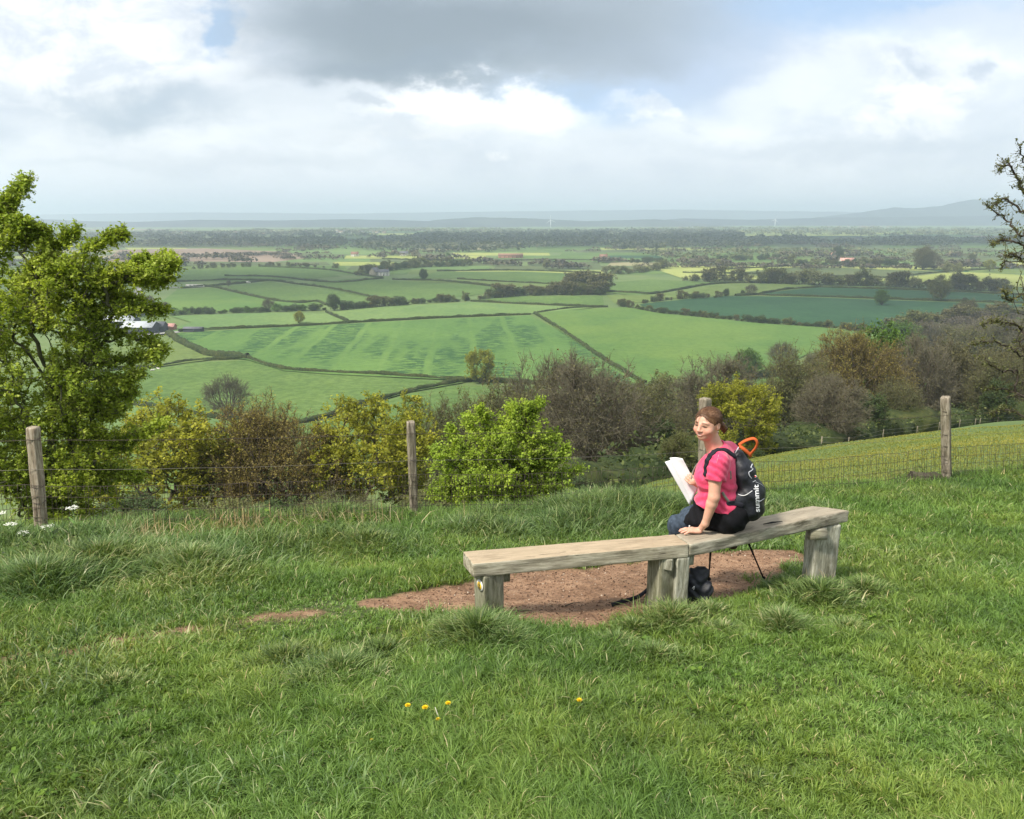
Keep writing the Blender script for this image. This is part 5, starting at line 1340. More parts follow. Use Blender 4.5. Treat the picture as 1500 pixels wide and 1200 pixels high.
# waymark disc on the left leg
def disc():
    e1 = np.array([math.cos(A1 + .34), math.sin(A1 + .34), 0]); n1 = np.array([-e1[1], e1[0], 0]); c = lc - e1 * .0775 - n1 * .022; z = ZB - .075
    M = np.stack([n1, np.array([0, 0, 1.]), -e1], 1)
    o0 = np.array([c[0], c[1], z]) - np.array(bench.location)
    a = np.linspace(0, 2 * np.pi, 36, endpoint=False)
    def ring(r, h): return np.array([o0 + n1 * math.cos(t_) * r + np.array([0, 0, 1.]) * math.sin(t_) * r - e1 * h for t_ in a])
    b = MB(); b.add(np.vstack([ring(.038, 0), ring(.038, .004)]), [[i, (i + 1) % 36, 36 + (i + 1) % 36, 36 + i] for i in range(36)] + [list(range(36, 72))])
    b.build('waymark_disc', simple('white_disc', (.78, .76, .70), .4, .4, .08), bench)
    m = bpy.context.scene.objects[-1] if 0 else None
    y = MB(); y.add(np.vstack([ring(.026, .0045), ring(.026, .006)]), [[i, (i + 1) % 36, 36 + (i + 1) % 36, 36 + i] for i in range(36)] + [list(range(36, 72))])
    yo = y.build('waymark_centre', simple('yellow_print', (.75, .48, .03), .5, .4, .1), bench)
    ar = [(-.006, -.020), (.006, -.020), (.006, .004), (.014, .004), (0, .020), (-.014, .004), (-.006, .004)]
    q = MB(); q.add([o0 + n1 * u_ + np.array([0, 0, 1.]) * v_ - e1 * .0068 for u_, v_ in ar], [list(range(7))]); q.build('waymark_arrow', simple('dark_print', (.05, .04, .03), .5), bench)
disc()

# ---------------------------------------------------------------- stock fence
WIRE = simple('rusty_wire', (.10, .08, .065), .6, .4, .3, 60, .6)
WIREG = simple('old_grey_wire', (.22, .20, .17), .6, .4, .3, 60, .5)
POSTS = [  # px base, py base, px top, py top, width
 (62, 790, 48, 625, .100, W_POSTL, 'pale round fence post leaning left'), (607, 768, 601.5, 617, .085, W_POST, 'thin grey fence post'),
 (1031, 735, 1033, 583, .115, W_POST, 'fence post half hidden behind the woman'), (1388, 702, 1385, 580, .115, W_POST, 'brown lichen covered fence post')]
fence = empty('stock_fence', (-1.0, 7.9, H1(-1.0, 7.9)), 'wire stock fence on rough wooden posts along the edge of the hilltop', 'fence')
tops = []; 
for i, (bx, by, tx, ty, w_, mt, lb) in enumerate(POSTS):
    X0 = [-4.62, -1.05, 2.28, 5.93][i]; Yp = [7.2, 7.9, 8.95, 10.2][i]
    r = ray(bx, by); X0 = r[0] / r[1] * Yp; zb = H1(X0, Yp)
    r = ray(tx, ty); X1 = r[0] / r[1] * Yp; zt = r[2] / r[1] * Yp
    L = zt - (zb - .15); tilt = ((X1 - X0) / (zt - zb), .0)
    cx = X0 + tilt[0] * (zt + zb - .15) / 2 - tilt[0] * zb
    p = upright('post', cx, Yp, w_, w_, zt, zb - .15, .3 * i, mt, 20 + i, amp=.006, bev=w_ * .28, taper=.96, tilt=tilt, parent=fence)
    p['label'] = lb
    # wire wrapped round the post and a dark staple line
    for hgt in ((1.02, .54, .38, .2) if i == 0 else (.73, .50) if i == 1 else (1.05, .73, .57, .38, .2)):
        f = hgt / (zt - zb)
        if f < .98:
            cx_, zz = X0 + (X1 - X0) * f, zb + hgt; a = np.linspace(0, 2 * np.pi, 20)
            MB().tube(np.stack([cx_ + np.cos(a) * w_ * .56, Yp + np.sin(a) * w_ * .56, zz + .004 * np.sin(a * 2)], -1) - np.array(fence.location), .0030, 5, False).build('staple_wire', WIRE, fence)
    tops.append((np.array([X0, Yp, zb]), np.array([X1, Yp, zt])))
# posts outside the frame carry the wires on
ends = [(np.array([-8.4, 6.75, H1(-8.4, 6.75)]), None)] + tops + [(np.array([9.4, 11.6, H1(9.4, 11.6)]), None)]
def wire_pts(hgt, n=40, sag=.03, jit=.004, off=-.06):
    out = []; rng = np.random.default_rng(int(hgt * 100))
    for a, b in zip(ends[:-1], ends[1:]):
        ua = (a[1] - a[0]) / np.linalg.norm(a[1] - a[0]) if a[1] is not None else np.array([0, 0, 1.]); ub = (b[1] - b[0]) / np.linalg.norm(b[1] - b[0]) if b[1] is not None else np.array([0, 0, 1.])
        A = a[0] + ua * hgt + [0, off, 0]; B = b[0] + ub * hgt + [0, off, 0]
        t_ = np.linspace(0, 1, n, endpoint=False)[:, None]
        q = A + (B - A) * t_; q[:, 2] -= (4 * sag * t_ * (1 - t_))[:, 0]
        q[:, 2] += np.convolve(rng.normal(size=n), np.ones(5) / 5, 'same') * jit
        out.append(q)
    return np.vstack(out)
fo = np.array(fence.location)
WH = {}
b = MB(); wp = wire_pts(1.02, 60, .02); b.tube(wp - fo, .0026, 5)
rng = np.random.default_rng(4)
L_ = np.concatenate([[0], np.cumsum(np.linalg.norm(np.diff(wp, axis=0), axis=1))])
for s in np.arange(.1, L_[-1], .11):
    p = np.array([np.interp(s, L_, wp[:, k]) for k in range(3)]) - fo
    for k in range(2):
        d = rng.normal(size=3) * [.3, 1, 1]; d = d / np.linalg.norm(d) * .015
        b.tube([p - d, p + d], .0013, 4)
b.build('barbed_wire', WIRE, fence)
MB().tube(wire_pts(.73, 50, .03) - fo, .0018, 5).build('plain_wire', WIREG, fence)
net = MB(); HS = [.57, .45, .34, .24, .14, .05]
NW = [wire_pts(h_, 50, .045 + .01 * k, .012, -.055) for k, h_ in enumerate(HS)]
for q in NW: net.tube(q - fo, .0024, 4)
for i in range(0, len(NW[0]) - 1):
    for s in (0, .5):
        if s and abs(i) < 0: continue
        pts = []
        for k, q in enumerate(NW):
            p = q[i] * (1 - s) + q[i + 1] * s; pts.append(p + np.array([rng.normal() * .008, 0, 0]) - fo)
        if i % 2 == 0 or s == 0:
            net.tube(spline(pts, 2), .0022, 4)
net.build('wire_netting', WIRE, fence)

# second fence at the bottom of the meadow
fence2 = empty('field_fence', (20, 60, H1(20, 60)), 'low distant post and wire fence along the wood edge below the meadow', 'fence')
f2 = np.array(fence2.location); pv_ = []
for i, (px, py) in enumerate([(1200, 683), (1240, 676), (1290, 668), (1340, 658), (1372, 652), (1402, 648), (1425, 645), (1432, 643), (1458, 640), (1480, 637), (1500, 634), (1530, 630)]):
    r = ray(px, py); D = float(np.interp(px, [1200, 1300, 1500], [62, 84, 108])); x = r[0] / r[1] * D; z = H1(x, D)
    MB().tube([np.array([x, D, z - .2]) - f2, np.array([x, D, z + 1.1]) - f2], [.05, .045], 8).build('post', W_POST, fence2); pv_.append(np.array([x, D, z]))
for hh_ in (1.0, .6): MB().tube(np.array(pv_) + [0, 0, hh_] - f2, .012, 4).build('wire', WIREG, fence2)

# ---------------------------------------------------------------- old log by the right post
def log():
    c = gpt(1348, 712); c[1] -= .1; c[2] = H1(c[0], c[1]) + .015
    root = empty('old_log', c, 'short rotten dark log lying by the foot of the right fence post', 'log')
    rng = np.random.default_rng(6); n = 22; m = 26; V = []
    for i in range(n):
        x = -.19 + .38 * i / (n - 1)
        for j in range(m):
            a = 2 * np.pi * j / m; r = .105 * (1 + .42 * (vnoise(np.array(i * .22), np.array(j % m * .7), 3) - .5) + .30 * (vnoise(np.array(i * .1), np.array(j * 2.1), 5) - .5))
            V.append([x, math.cos(a) * float(r), .075 + math.sin(a) * float(r)])
    Fq = [[i * m + j, (i + 1) * m + j, (i + 1) * m + (j + 1) % m, i * m + (j + 1) % m] for i in range(n - 1) for j in range(m)]
    V = np.array(V)
    MB().add(V, Fq).build('bark', W_DARK, root, True)
    for k, s in ((0, -1), (n - 1, 1)):
        MB().add(np.vstack([V[k * m:(k + 1) * m] + [s * .002, 0, 0], [[V[k * m][0] - s * .02, 0, .075]]]), [[j, (j + 1) % m, m] for j in range(m)]).build('cut_end', W_DARK, root)
W_DARK = wood_mat('rotten_wood', (.05, .04, .03), (.14, .12, .09), .6, .3)
log()
# dead sticks on the soil
for (a_, b_), lb in ((((735, 900), (780, 896)), 'thin dead stick on the bare soil near the left leg'), (((828, 889), (850, 884)), 'short dead stick on the bare soil in the middle')):
    p, q = gpt(*a_), gpt(*b_)
    tag(MB().tube([p + [0, 0, .008], (p + q) / 2 + [0, .004, .014], q + [0, 0, .008]], [.005, .004, .002], 7).build('stick', BARK), lb, 'stick')
# pebbles and crumbs on the soil
def crumbs():
    rng = np.random.default_rng(9); lo = np.array(SOIL).min(0); hi = np.array(SOIL).max(0); n = 5200
    x = rng.uniform(lo[0], hi[0], n * 2); y = rng.uniform(lo[1], hi[1], n * 2); k = soil_mask(x, y) > .7; x, y = x[k][:n], y[k][:n]; n = len(x); z = height(x, y)
    O = np.array([[1, 0, 0], [-1, 0, 0], [0, 1, 0], [0, -1, 0], [0, 0, 1], [0, 0, -1.]]) ; s = .0025 + .009 * rng.random(n) ** 5
    V = (np.stack([x, y, z + s * .3], -1)[:, None] + O[None] * s[:, None, None] * rng.uniform(.5, 1.2, (n, 6, 1))).reshape(-1, 3)
    f = np.array([[0, 2, 4], [2, 1, 4], [1, 3, 4], [3, 0, 4], [2, 0, 5], [1, 2, 5], [3, 1, 5], [0, 3, 5]]); Fc = (np.arange(n)[:, None, None] * 6 + f[None]).reshape(-1, 3)
    m, t, b = material('soil_crumbs'); t.put(b.inputs['Base Color'], t.ramp(t.attr('rnd'), [(0, (.05, .03, .02)), (.5, (.16, .09, .055)), (.85, (.32, .21, .14)), (1, (.55, .46, .36))]))
    tag(mesh_np('pebbles', V, Fc.ravel(), np.full(len(Fc), 3), m, None, {'rnd': np.repeat(rng.random(n), 6)}), 'small crumbs and pebbles on the bare red soil', None, None, 'stuff')
crumbs()
# ---------------------------------------------------------------- implicit surfaces: smooth bodies meshed with surface nets
def smin(a, b, k):
    h = np.clip(.5 + .5 * (b - a) / k, 0, 1); return b * (1 - h) + a * h - k * h * (1 - h)
def smax(a, b, k): return -smin(-a, -b, k)
def cap(p, a, b, ra, rb=None, sq=None):
    """tapered capsule; sq = (axis, factor) flattens it"""
    rb = ra if rb is None else rb; a = np.asarray(a, float); b = np.asarray(b, float)
    ab = b - a; t = np.clip(((p - a) @ ab) / (ab @ ab), 0, 1); d = p - a - t[..., None] * ab
    if sq is not None:
        ax = np.asarray(sq[0], float); ax = ax / np.linalg.norm(ax); c = (d @ ax)[..., None] * ax; d = d - c + c * sq[1]
    return np.sqrt((d * d).sum(-1)) - (ra + (rb - ra) * t)
def ell(p, c, r, R=None):
    q = p - np.asarray(c, float)
    if R is not None: q = q @ R
    r = np.asarray(r, float); k0 = np.sqrt(((q / r) ** 2).sum(-1)); k1 = np.sqrt(((q / (r * r)) ** 2).sum(-1)) + 1e-9
    return k0 * (k0 - 1) / k1
def nets(f, lo, hi, h):
    lo = np.asarray(lo, float); hi = np.asarray(hi, float); B = 8
    N = (np.ceil((hi - lo) / (h * B)).astype(int)) * B
    D = np.full(N + 1, 1.0, np.float32)
    nb = N // B; cen = np.stack(np.meshgrid(*[(np.arange(n) + .5) * B * h for n in nb], indexing='ij'), -1) + lo
    d0 = f(cen.reshape(-1, 3)).reshape(nb)
    D0 = np.repeat(np.repeat(np.repeat(d0, B, 0), B, 1), B, 2); D[:-1, :-1, :-1] = np.where(D0 < 0, -1, 1)
    near = np.argwhere(np.abs(d0) < B * h * 1.6)
    loc = np.stack(np.meshgrid(*[np.arange(B + 1)] * 3, indexing='ij'), -1).reshape(-1, 3)
    for s in range(0, len(near), 400):
        blk = near[s:s + 400]; I = (blk[:, None] * B + loc[None]).reshape(-1, 3)
        v = f(lo + I * h); D[I[:, 0], I[:, 1], I[:, 2]] = v
    S = D < 0
    c = [(i, j, k) for i in (0, 1) for j in (0, 1) for k in (0, 1)]
    sl = lambda a, i, j, k: a[i:a.shape[0] - 1 + i, j:a.shape[1] - 1 + j, k:a.shape[2] - 1 + k]
    cnt = sum(sl(S, *q).astype(np.int8) for q in c); act = (cnt > 0) & (cnt < 8)
    idx = np.argwhere(act); ID = np.full(act.shape, -1, np.int64); ID[act] = np.arange(len(idx))
    acc = np.zeros((len(idx), 3)); num = np.zeros(len(idx))
    for a in c:
        for ax in range(3):
            if a[ax] == 0:
                b = list(a); b[ax] = 1; va = D[idx[:, 0] + a[0], idx[:, 1] + a[1], idx[:, 2] + a[2]].astype(float); vb = D[idx[:, 0] + b[0], idx[:, 1] + b[1], idx[:, 2] + b[2]].astype(float)
                m = (va < 0) != (vb < 0); t = np.where(m, va / np.where(m, va - vb, 1), 0)
                pt = np.tile(np.array(a, float), (len(idx), 1)); pt[:, ax] += t
                acc[m] += pt[m]; num[m] += 1
    V = lo + (idx + acc / num[:, None]) * h
    Fq = []
    for ax in range(3):
        u, v = (ax + 1) % 3, (ax + 2) % 3
        a = S; sh = [slice(1, -1)] * 3; s1 = [slice(1, -1)] * 3; sh[ax] = slice(0, -1); s1[ax] = slice(1, None)
        A = S[tuple(sh)]; Bv = S[tuple(s1)]; e = np.argwhere(A != Bv)
        o = np.array([1, 1, 1]); o[ax] = 0; P = e + o; du = np.zeros(3, int); du[u] = 1; dv_ = np.zeros(3, int); dv_[v] = 1
        g = lambda q: ID[q[:, 0], q[:, 1], q[:, 2]]
        q = np.stack([g(P - du - dv_), g(P - dv_), g(P), g(P - du)], -1)
        fl_ = A[tuple(e.T)]; q[~fl_] = q[~fl_][:, ::-1]; Fq.append(q)
    Fq = np.vstack(Fq); Fq = Fq[(Fq >= 0).all(1)]
    return V, Fq
def sdf_mesh(name, f, lo, hi, h, mat, parent, attrs=None):
    V, Fq = nets(f, lo, hi, h)
    at = attrs(V) if attrs else None
    return mesh_np(name, V - np.array(parent.location if parent else (0, 0, 0)), Fq.ravel(), np.full(len(Fq), 4), mat, parent, at, True)
def hit(f, px, py, lo=4.0, hi=6.2, off=.0):
    """where the line of sight of a photo pixel meets a surface"""
    r = ray(px, py); r = r / np.linalg.norm(r); t = lo
    for _ in range(90):
        d = float(f((r * t)[None])[0]); t += d * .8
        if abs(d) < 2e-4 or t > hi: break
    return r * (t - off) if t < hi else None
def wiggle(p, s=1.0, a=.004):
    return a * (np.sin(p[..., 0] * 41 * s + 3 * np.sin(p[..., 2] * 17 * s)) * np.sin(p[..., 2] * 53 * s + 2 * np.sin(p[..., 1] * 23 * s)))

def J(px, py, Y): return at_y(px, py, Y)
# joints
HEADC = J(1036, 622, 5.10)
fwd = np.array([-.72, -.69, 0.]); fwd /= np.linalg.norm(fwd)
hz_ = np.array([0.03, 0.02, 1.]); hz_ -= fwd * (hz_ @ fwd); hz_ /= np.linalg.norm(hz_)
fwd = fwd * math.cos(.10) - hz_ * math.sin(.04); fwd /= np.linalg.norm(fwd)
hx_ = np.cross(fwd, hz_); hz_ = np.cross(hx_, fwd)
HR = np.stack([hx_, fwd, hz_], 1)                     # columns: right of the head, forward, up
hs = .93
HSV = np.array([1.02, .98, .915])
def toh(p): return (p - HEADC) @ HR / HSV
def frh(q): return HEADC + (np.asarray(q, float) * HSV) @ HR.T
NB = J(1050, 660, 5.13); NKT = frh((0, -.022, -.06))
LS = J(1049, 678, 4.985); LE = J(1046, 728, 4.955); LW = J(1033, 767, 4.985)
RS = LS + np.array([.155, .29, 0.0]); RE = RS + np.array([-.09, .04, -.24]); RW = J(1028, 713, 5.17)
PEL = np.array([1.475, 5.135, -1.995])
def head_sdf(p):
    q = toh(p)
    d = ell(q, (0, -.014, .032), (.076, .096, .090))
    d = smin(d, ell(q, (0, .022, -.022), (.063, .068, .082)), .03)
    d = smin(d, ell(q, (0, .052, -.080), (.028, .028, .026)), .03)
    for s in (-1, 1):
        d = smin(d, ell(q, (s * .040, .052, -.030), (.025, .028, .024)), .022)
        d = smin(d, ell(q, (s * .027, .072, .029), (.022, .012, .008)), .016)
        d = smax(d, -ell(q, (s * .031, .102, .010), (.017, .018, .010)), .010)
        d = smin(d, ell(q, (s * .031, .070, .008), (.0155, .0145, .0125)), .003)
        d = smin(d, ell(q, (s * .013, .094, -.027), (.009, .010, .008)), .006)
        d = smin(d, ell(q, (s * .078, -.012, .004), (.009, .017, .030)), .008)
        d = smax(d, -ell(q, (s * .086, -.008, .004), (.006, .009, .018)), .005)
        d = smin(d, ell(q, (s * .074, -.010, -.024), (.007, .009, .009)), .006)
    d = smin(d, cap(q, (0, .088, .022), (0, .104, -.018), .008, .011), .012)
    d = smin(d, ell(q, (0, .105, -.022), (.012, .011, .010)), .006)
    d = smin(d, ell(q, (0, .080, -.052), (.026, .016, .012)), .012)
    d = smin(d, ell(q, (0, .089, -.0485), (.019, .008, .0045)), .004)
    d = smin(d, ell(q, (0, .086, -.0625), (.017, .009, .0055)), .004)
    d = smax(d, -ell(q, (0, .100, -.0555), (.017, .012, .0032)), .002)
    return d * hs
# the left hand lies on the bench, fingers pointing left
HC = on_z(1019, 777.5, ZS + .020); HC2 = LW
fdir = np.array([-1.0, -.03, 0]); fdir /= np.linalg.norm(fdir); fside = np.array([-.03, 1.0, 0])
def hand_left(p):
    d = cap(p, HC + fdir * -.022 + [0, 0, .004], HC + fdir * .018, .021, .020, ((0, 0, 1), 1.35))
    d = smin(d, cap(p, HC + fdir * -.02 + fside * .016, HC + fdir * .022 + fside * .020, .017, .014, ((0, 0, 1), 1.2)), .014)
    d = smin(d, cap(p, HC + fdir * -.02 - fside * .014, HC + fdir * .018 - fside * .018, .017, .013, ((0, 0, 1), 1.2)), .014)
    for k, (o, L, sp) in enumerate([(.027, .072, .16), (.010, .082, .05), (-.008, .076, -.06), (-.025, .058, -.20)]):
        dr = fdir + fside * sp; dr /= np.linalg.norm(dr); a = HC + fdir * .026 + fside * o + [0, 0, .002]
        m = a + dr * L * .5 + [0, 0, .003]; e = a + dr * L + [0, 0, -.010]
        d = smin(d, cap(p, a, m, .0088, .0078), .006); d = smin(d, cap(p, m, e, .0078, .0064), .003)
    a = HC + fdir * -.012 + fside * .026; m = a + fdir * .026 + fside * .024 + [0, 0, -.002]; e = m + fdir * .030 + fside * .006 + [0, 0, -.005]
    d = smin(d, cap(p, a, m, .0125, .0100), .010); d = smin(d, cap(p, m, e, .0100, .0080), .004)
    return d
# the right hand holds the papers
RH = J(1019, 707, 5.235)
def hand_right(p):
    ax = J(1006, 699, 5.135) - RW; ax /= np.linalg.norm(ax); sd = np.cross(ax, [0, 1, 0]); sd /= np.linalg.norm(sd)
    c0 = RW + ax * .045
    d = cap(p, RW + ax * .01, c0 + ax * .03, .022, .026, ((0, 1, 0), 1.5))
    for o, L in ((.026, .05), (.009, .058), (-.009, .055), (-.026, .045)):
        a = c0 + ax * .04 + sd * o + np.array([0, .004, 0]); m = a + ax * L * .55 + np.array([0, .018, 0]); e = m + ax * L * .25 + np.array([0, .026, 0])
        d = smin(d, cap(p, a, m, .0088, .008), .006); d = smin(d, cap(p, m, e, .008, .0068), .003)
    a = c0 + sd * -.024 + np.array([0, -.006, 0]); m = a + ax * .035 + np.array([0, -.014, 0]) - sd * .004; e = m + ax * .028 + np.array([0, .002, 0])
    d = smin(d, cap(p, a, m, .0115, .0098), .010); d = smin(d, cap(p, m, e, .0098, .0078), .004)
    return d
def torso(p, g=0.0):
    d = cap(p, PEL, J(1054, 735, 5.13), .150 + g, .118 + g, ((.5, .85, 0), .88))
    d = smin(d, cap(p, J(1054, 735, 5.13), J(1049, 695, 5.12), .118 + g, .128 + g, ((.5, .85, 0), .86)), .05)
    d = smin(d, cap(p, LS + [.025, .035, -.015], RS + [.0, -.03, -.015], .066 + g, .066 + g), .06)
    d = smin(d, cap(p, J(1047, 690, 5.12), NB + [0.01, 0, -.03], .105 + g, .064 + g), .05)
    d = smin(d, cap(p, LS + [.02, .03, .0], NB + [.012, -.005, .012], .056 + g, .050 + g), .03); d = smin(d, cap(p, RS + [0, -.03, 0], NB + [.014, .02, .012], .056 + g, .050 + g), .03)
    for s, c in ((1, J(1034, 700, 5.06)), (-1, J(1034, 700, 5.20))):
        d = smin(d, ell(p, c, (.070, .066, .062)) - g, .035)
    d = smin(d, ell(p, J(1036, 738, 5.11), (.085, .11, .08)) - g, .04)
    return d
def body_sdf(p):
    d = head_sdf(p)
    d = smin(d, cap(p, NB + [.0, 0, -.02], NKT, .062, .052), .022)
    d = smin(d, torso(p, -.014 - .03 * sstep(-1.84, -1.93, p[..., 2])), .02)
    d = smin(d, cap(p, LS, LE, .045, .038), .015)
    d = smin(d, cap(p, LS + [0, -.004, -.02], LS + [0, 0, -.12], .046, .047), .012)
    el = LE + (LW - LE) * .25
    d = smin(d, cap(p, LE, el, .037, .037), .015); d = smin(d, cap(p, el, LW, .037, .0235), .012)
    d = smin(d, cap(p, LW, HC + fdir * -.03 + [0, 0, .008], .0245, .020), .014)
    d = smin(d, hand_left(p), .012)
    d = smin(d, cap(p, RS, RE, .050, .040), .03); d = smin(d, cap(p, RE, RW, .040, .025), .015); d = smin(d, hand_right(p), .012)
    # thighs and shins keep the figure whole under the clothes
    d = smin(d, cap(p, PEL, KNL, .075, .055), .03); d = smin(d, cap(p, KNL, ANL, .050, .034), .02)
    d = smin(d, cap(p, PEL + [0, .08, 0], KNR, .075, .055), .03); d = smin(d, cap(p, KNR, ANR, .050, .034), .02)
    return d
KNL = J(992, 768, 5.36); ANL = np.array([KNL[0] + .05, KNL[1] + .06, H1(KNL[0], 5.42) + .09])
KNR = J(1010, 756, 5.50); ANR = J(1062, 778, 5.50)
woman = empty('person', (1.45, 5.13, -2.11), 'woman in pink t-shirt sitting on the bench, turned to look back, papers in hand', 'person')
def skin_cols(V):
    q = toh(V); c = np.tile([.64, .36, .255], (len(V), 1)).astype(float)
    def paint(m, col):
        nonlocal c
        m = np.clip(m, 0, 1)[:, None]; c = c * (1 - m) + np.array(col) * m
    def e(cx, cy_, cz, rx, ry, rz, soft=.35):
        d_ = np.sqrt(((q[:, 0] - cx) / rx) ** 2 + ((q[:, 1] - cy_) / ry) ** 2 + ((q[:, 2] - cz) / rz) ** 2); return 1 - sstep(1 - soft, 1 + soft, d_)
    for s in (-1, 1):
        paint(e(s * .042, .065, -.035, .028, .04, .022, .6) * .45, (.72, .27, .20))
        paint(e(s * .031, .085, .032, .021, .04, .0046, .5) * .95, (.12, .055, .03))
        paint(e(s * .031, .09, .009, .0175, .03, .0085, .4) * .7, (.36, .18, .12))
        paint(e(s * .031, .09, .008, .0160, .03, .0056, .3), (.03, .02, .016))
        paint(e(s * .013, .1, -.034, .006, .02, .004, .4) * .6, (.30, .12, .08))
    paint(e(0, .1, -.022, .014, .03, .012, .6) * .35, (.75, .30, .22))
    paint(e(0, .095, -.0485, .024, .03, .005, .35) * .8, (.58, .18, .15))
    paint(e(0, .095, -.063, .020, .03, .006, .35) * .8, (.62, .22, .18))
    paint(e(0, .085, -.0555, .016, .03, .0030, .3), (.80, .76, .68))
    # knuckles and nails a little redder
    paint(np.clip(1 - np.abs(V[:, 0] - (HC[0] - .10)) / .03, 0, 1) * (V[:, 2] < ZS + .04) * .25, (.72, .30, .24))
    return {'skin': c}
SKM, t, b = material('skin')
ca = t.new('ShaderNodeAttribute', attribute_name='skin').outputs['Color']; geo = t.new('ShaderNodeNewGeometry').outputs['Position']
nn = t.noise(geo, 60, 4, .6); n2_ = t.noise(geo, 14, 3, .6)
cc_ = t.mix(t.rng(nn, .45, .72, 0, .30), ca, t.vec('MULTIPLY', ca, (.82, .66, .58))); cc_ = t.mix(t.rng(n2_, .4, .65, 0, .25), cc_, t.vec('MULTIPLY', cc_, (1.08, .88, .86)))
t.put(b.inputs['Base Color'], cc_); b.inputs['Roughness'].default_value = .5; b.inputs['Specular IOR Level'].default_value = .35
b.inputs['Subsurface Weight'].default_value = .12; b.inputs['Subsurface Radius'].default_value = (.02, .008, .004); b.inputs['Subsurface Scale'].default_value = .3
t.put(b.inputs['Normal'], t.bump(nn, .12, .002))
sdf_mesh('body', body_sdf, (1.02, 4.86, -2.75), (1.78, 5.72, -1.20), .0042, SKM, woman, skin_cols)
# hair
def hair_sdf(p):
    q = toh(p); qq = q.copy()
    d = ell(q, (0, -.020, .038), (.0835, .101, .092))
    # open over the face and below the ears
    face = ell(q, (0, .112, .002), (.0665, .088, .084)); face = smin(face, ell(q, (0, .09, -.05), (.066, .085, .08)), .02)
    d = smax(d, -face, .006)
    d = smax(d, -(q[..., 2] + .030 - np.clip(-q[..., 1], 0, 1) * .75), .012)
    for s in (-1, 1): d = smax(d, -ell(q, (s * .084, .004, -.010), (.022, .030, .032)), .006)
    d = smin(d, ell(q, (0, -.100, -.020), (.030, .026, .030)), .02)
    # strands
    w_ = np.sin(np.arctan2(q[..., 2] - .02, q[..., 1] + .04) * 0 + q[..., 0] * 260 + 6 * np.sin(q[..., 2] * 30 + q[..., 1] * 20)) * .0009
    d = d + w_
    tl = [(0, -.112, -.022), (-.016, -.150, -.038), (-.028, -.172, -.068), (-.030, -.168, -.098)]
    for i in range(3): d = smin(d, cap(q, tl[i], tl[i + 1], (.020, .026, .022)[i], (.026, .022, .008)[i]) + w_, .012)
    # thin fringe strand down the forehead
    st = [(.008, .080, .098), (.020, .099, .078), (.021, .106, .052), (.015, .103, .030)]
    for i in range(3): d = smin(d, cap(q, st[i], st[i + 1], .0032, .0028), .003)
    return d * hs
HAIR, t, b = material('hair')
tc = t.attr('hq', 'Vector'); sn = t.noise(t.mapping(tc, scale=(160, 18, 22)), 1, 4, .6)
t.put(b.inputs['Base Color'], t.ramp(sn, [(.3, (.045, .020, .011)), (.5, (.115, .055, .028)), (.68, (.20, .11, .058)), (.82, (.34, .22, .12))])); b.inputs['Roughness'].default_value = .55; b.inputs['Specular IOR Level'].default_value = .3
b.inputs['Anisotropic'].default_value = .5; t.put(b.inputs['Normal'], t.bump(sn, .4, .002))
sdf_mesh('hair', hair_sdf, HEADC - .21, HEADC + .17, .0030, HAIR, woman, lambda V: {'hq': toh(V)})
c = frh((-.079, -.008, -.040)) - np.array(woman.location)
MB().tube([c + [0, 0, .006], c, c - [0, 0, .010]], [.002, .004, .003], 8).build('earring', simple('silver', (.45, .40, .33), .3, .6, .1, 20, .8), woman)
def strands():
    rng = np.random.default_rng(3); V = []; Fc = []; Q = []; nv = 0
    cen = np.array([0, -.020, .038]); rad = np.array([.0835, .101, .092]); end = (np.array([0, -.112, -.018]) - cen) / rad
    for i in range(420):
        a = rng.uniform(-1.62, 1.62)                # round the hairline, 0 = forehead
        s_ = np.array([math.sin(a) * .92, math.cos(a) * .80, .62 - .55 * abs(math.sin(a)) ** 1.5]) if i % 3 else np.array([rng.normal() * .4, rng.uniform(-.6, .6), 1.0])
        s_ /= np.linalg.norm(s_); e_ = end / np.linalg.norm(end) + rng.normal(size=3) * .06; e_ /= np.linalg.norm(e_)
        om = math.acos(np.clip(s_ @ e_, -1, 1)); t_ = np.linspace(0, 1, 12)[:, None]
        d_ = (np.sin((1 - t_) * om) * s_ + np.sin(t_ * om) * e_) / math.sin(om)
        side = np.sign(s_[0]) * .22 * np.sin(np.pi * t_[:, 0]); d_[:, 0] += side; d_ /= np.linalg.norm(d_, axis=1)[:, None]
        lift = 1.008 + .016 * rng.random() ** 3 + .012 * np.sin(t_ * rng.uniform(5, 12) + rng.uniform(0, 6)) * rng.random()
        P = frh(cen + d_ * rad * lift)
        v, f = tube_geo(P, np.linspace(.0011, .0008, 12), 4); V.append(v); Fc += [[k + nv for k in q_] for q_ in f]; nv += len(v); Q.append(np.tile(rng.random(3), (len(v), 1)))
    b = MB(); b.V = [np.concatenate(V)]; b.L = [k for f in Fc for k in f]; b.S = [len(f) for f in Fc]; b.n = nv; b.mi = [0] * len(Fc)
    mesh_np('hair_strands', b.V[0] - np.array(woman.location), b.L, b.S, HAIR, woman, {'hq': np.concatenate(Q)}, True)
strands()
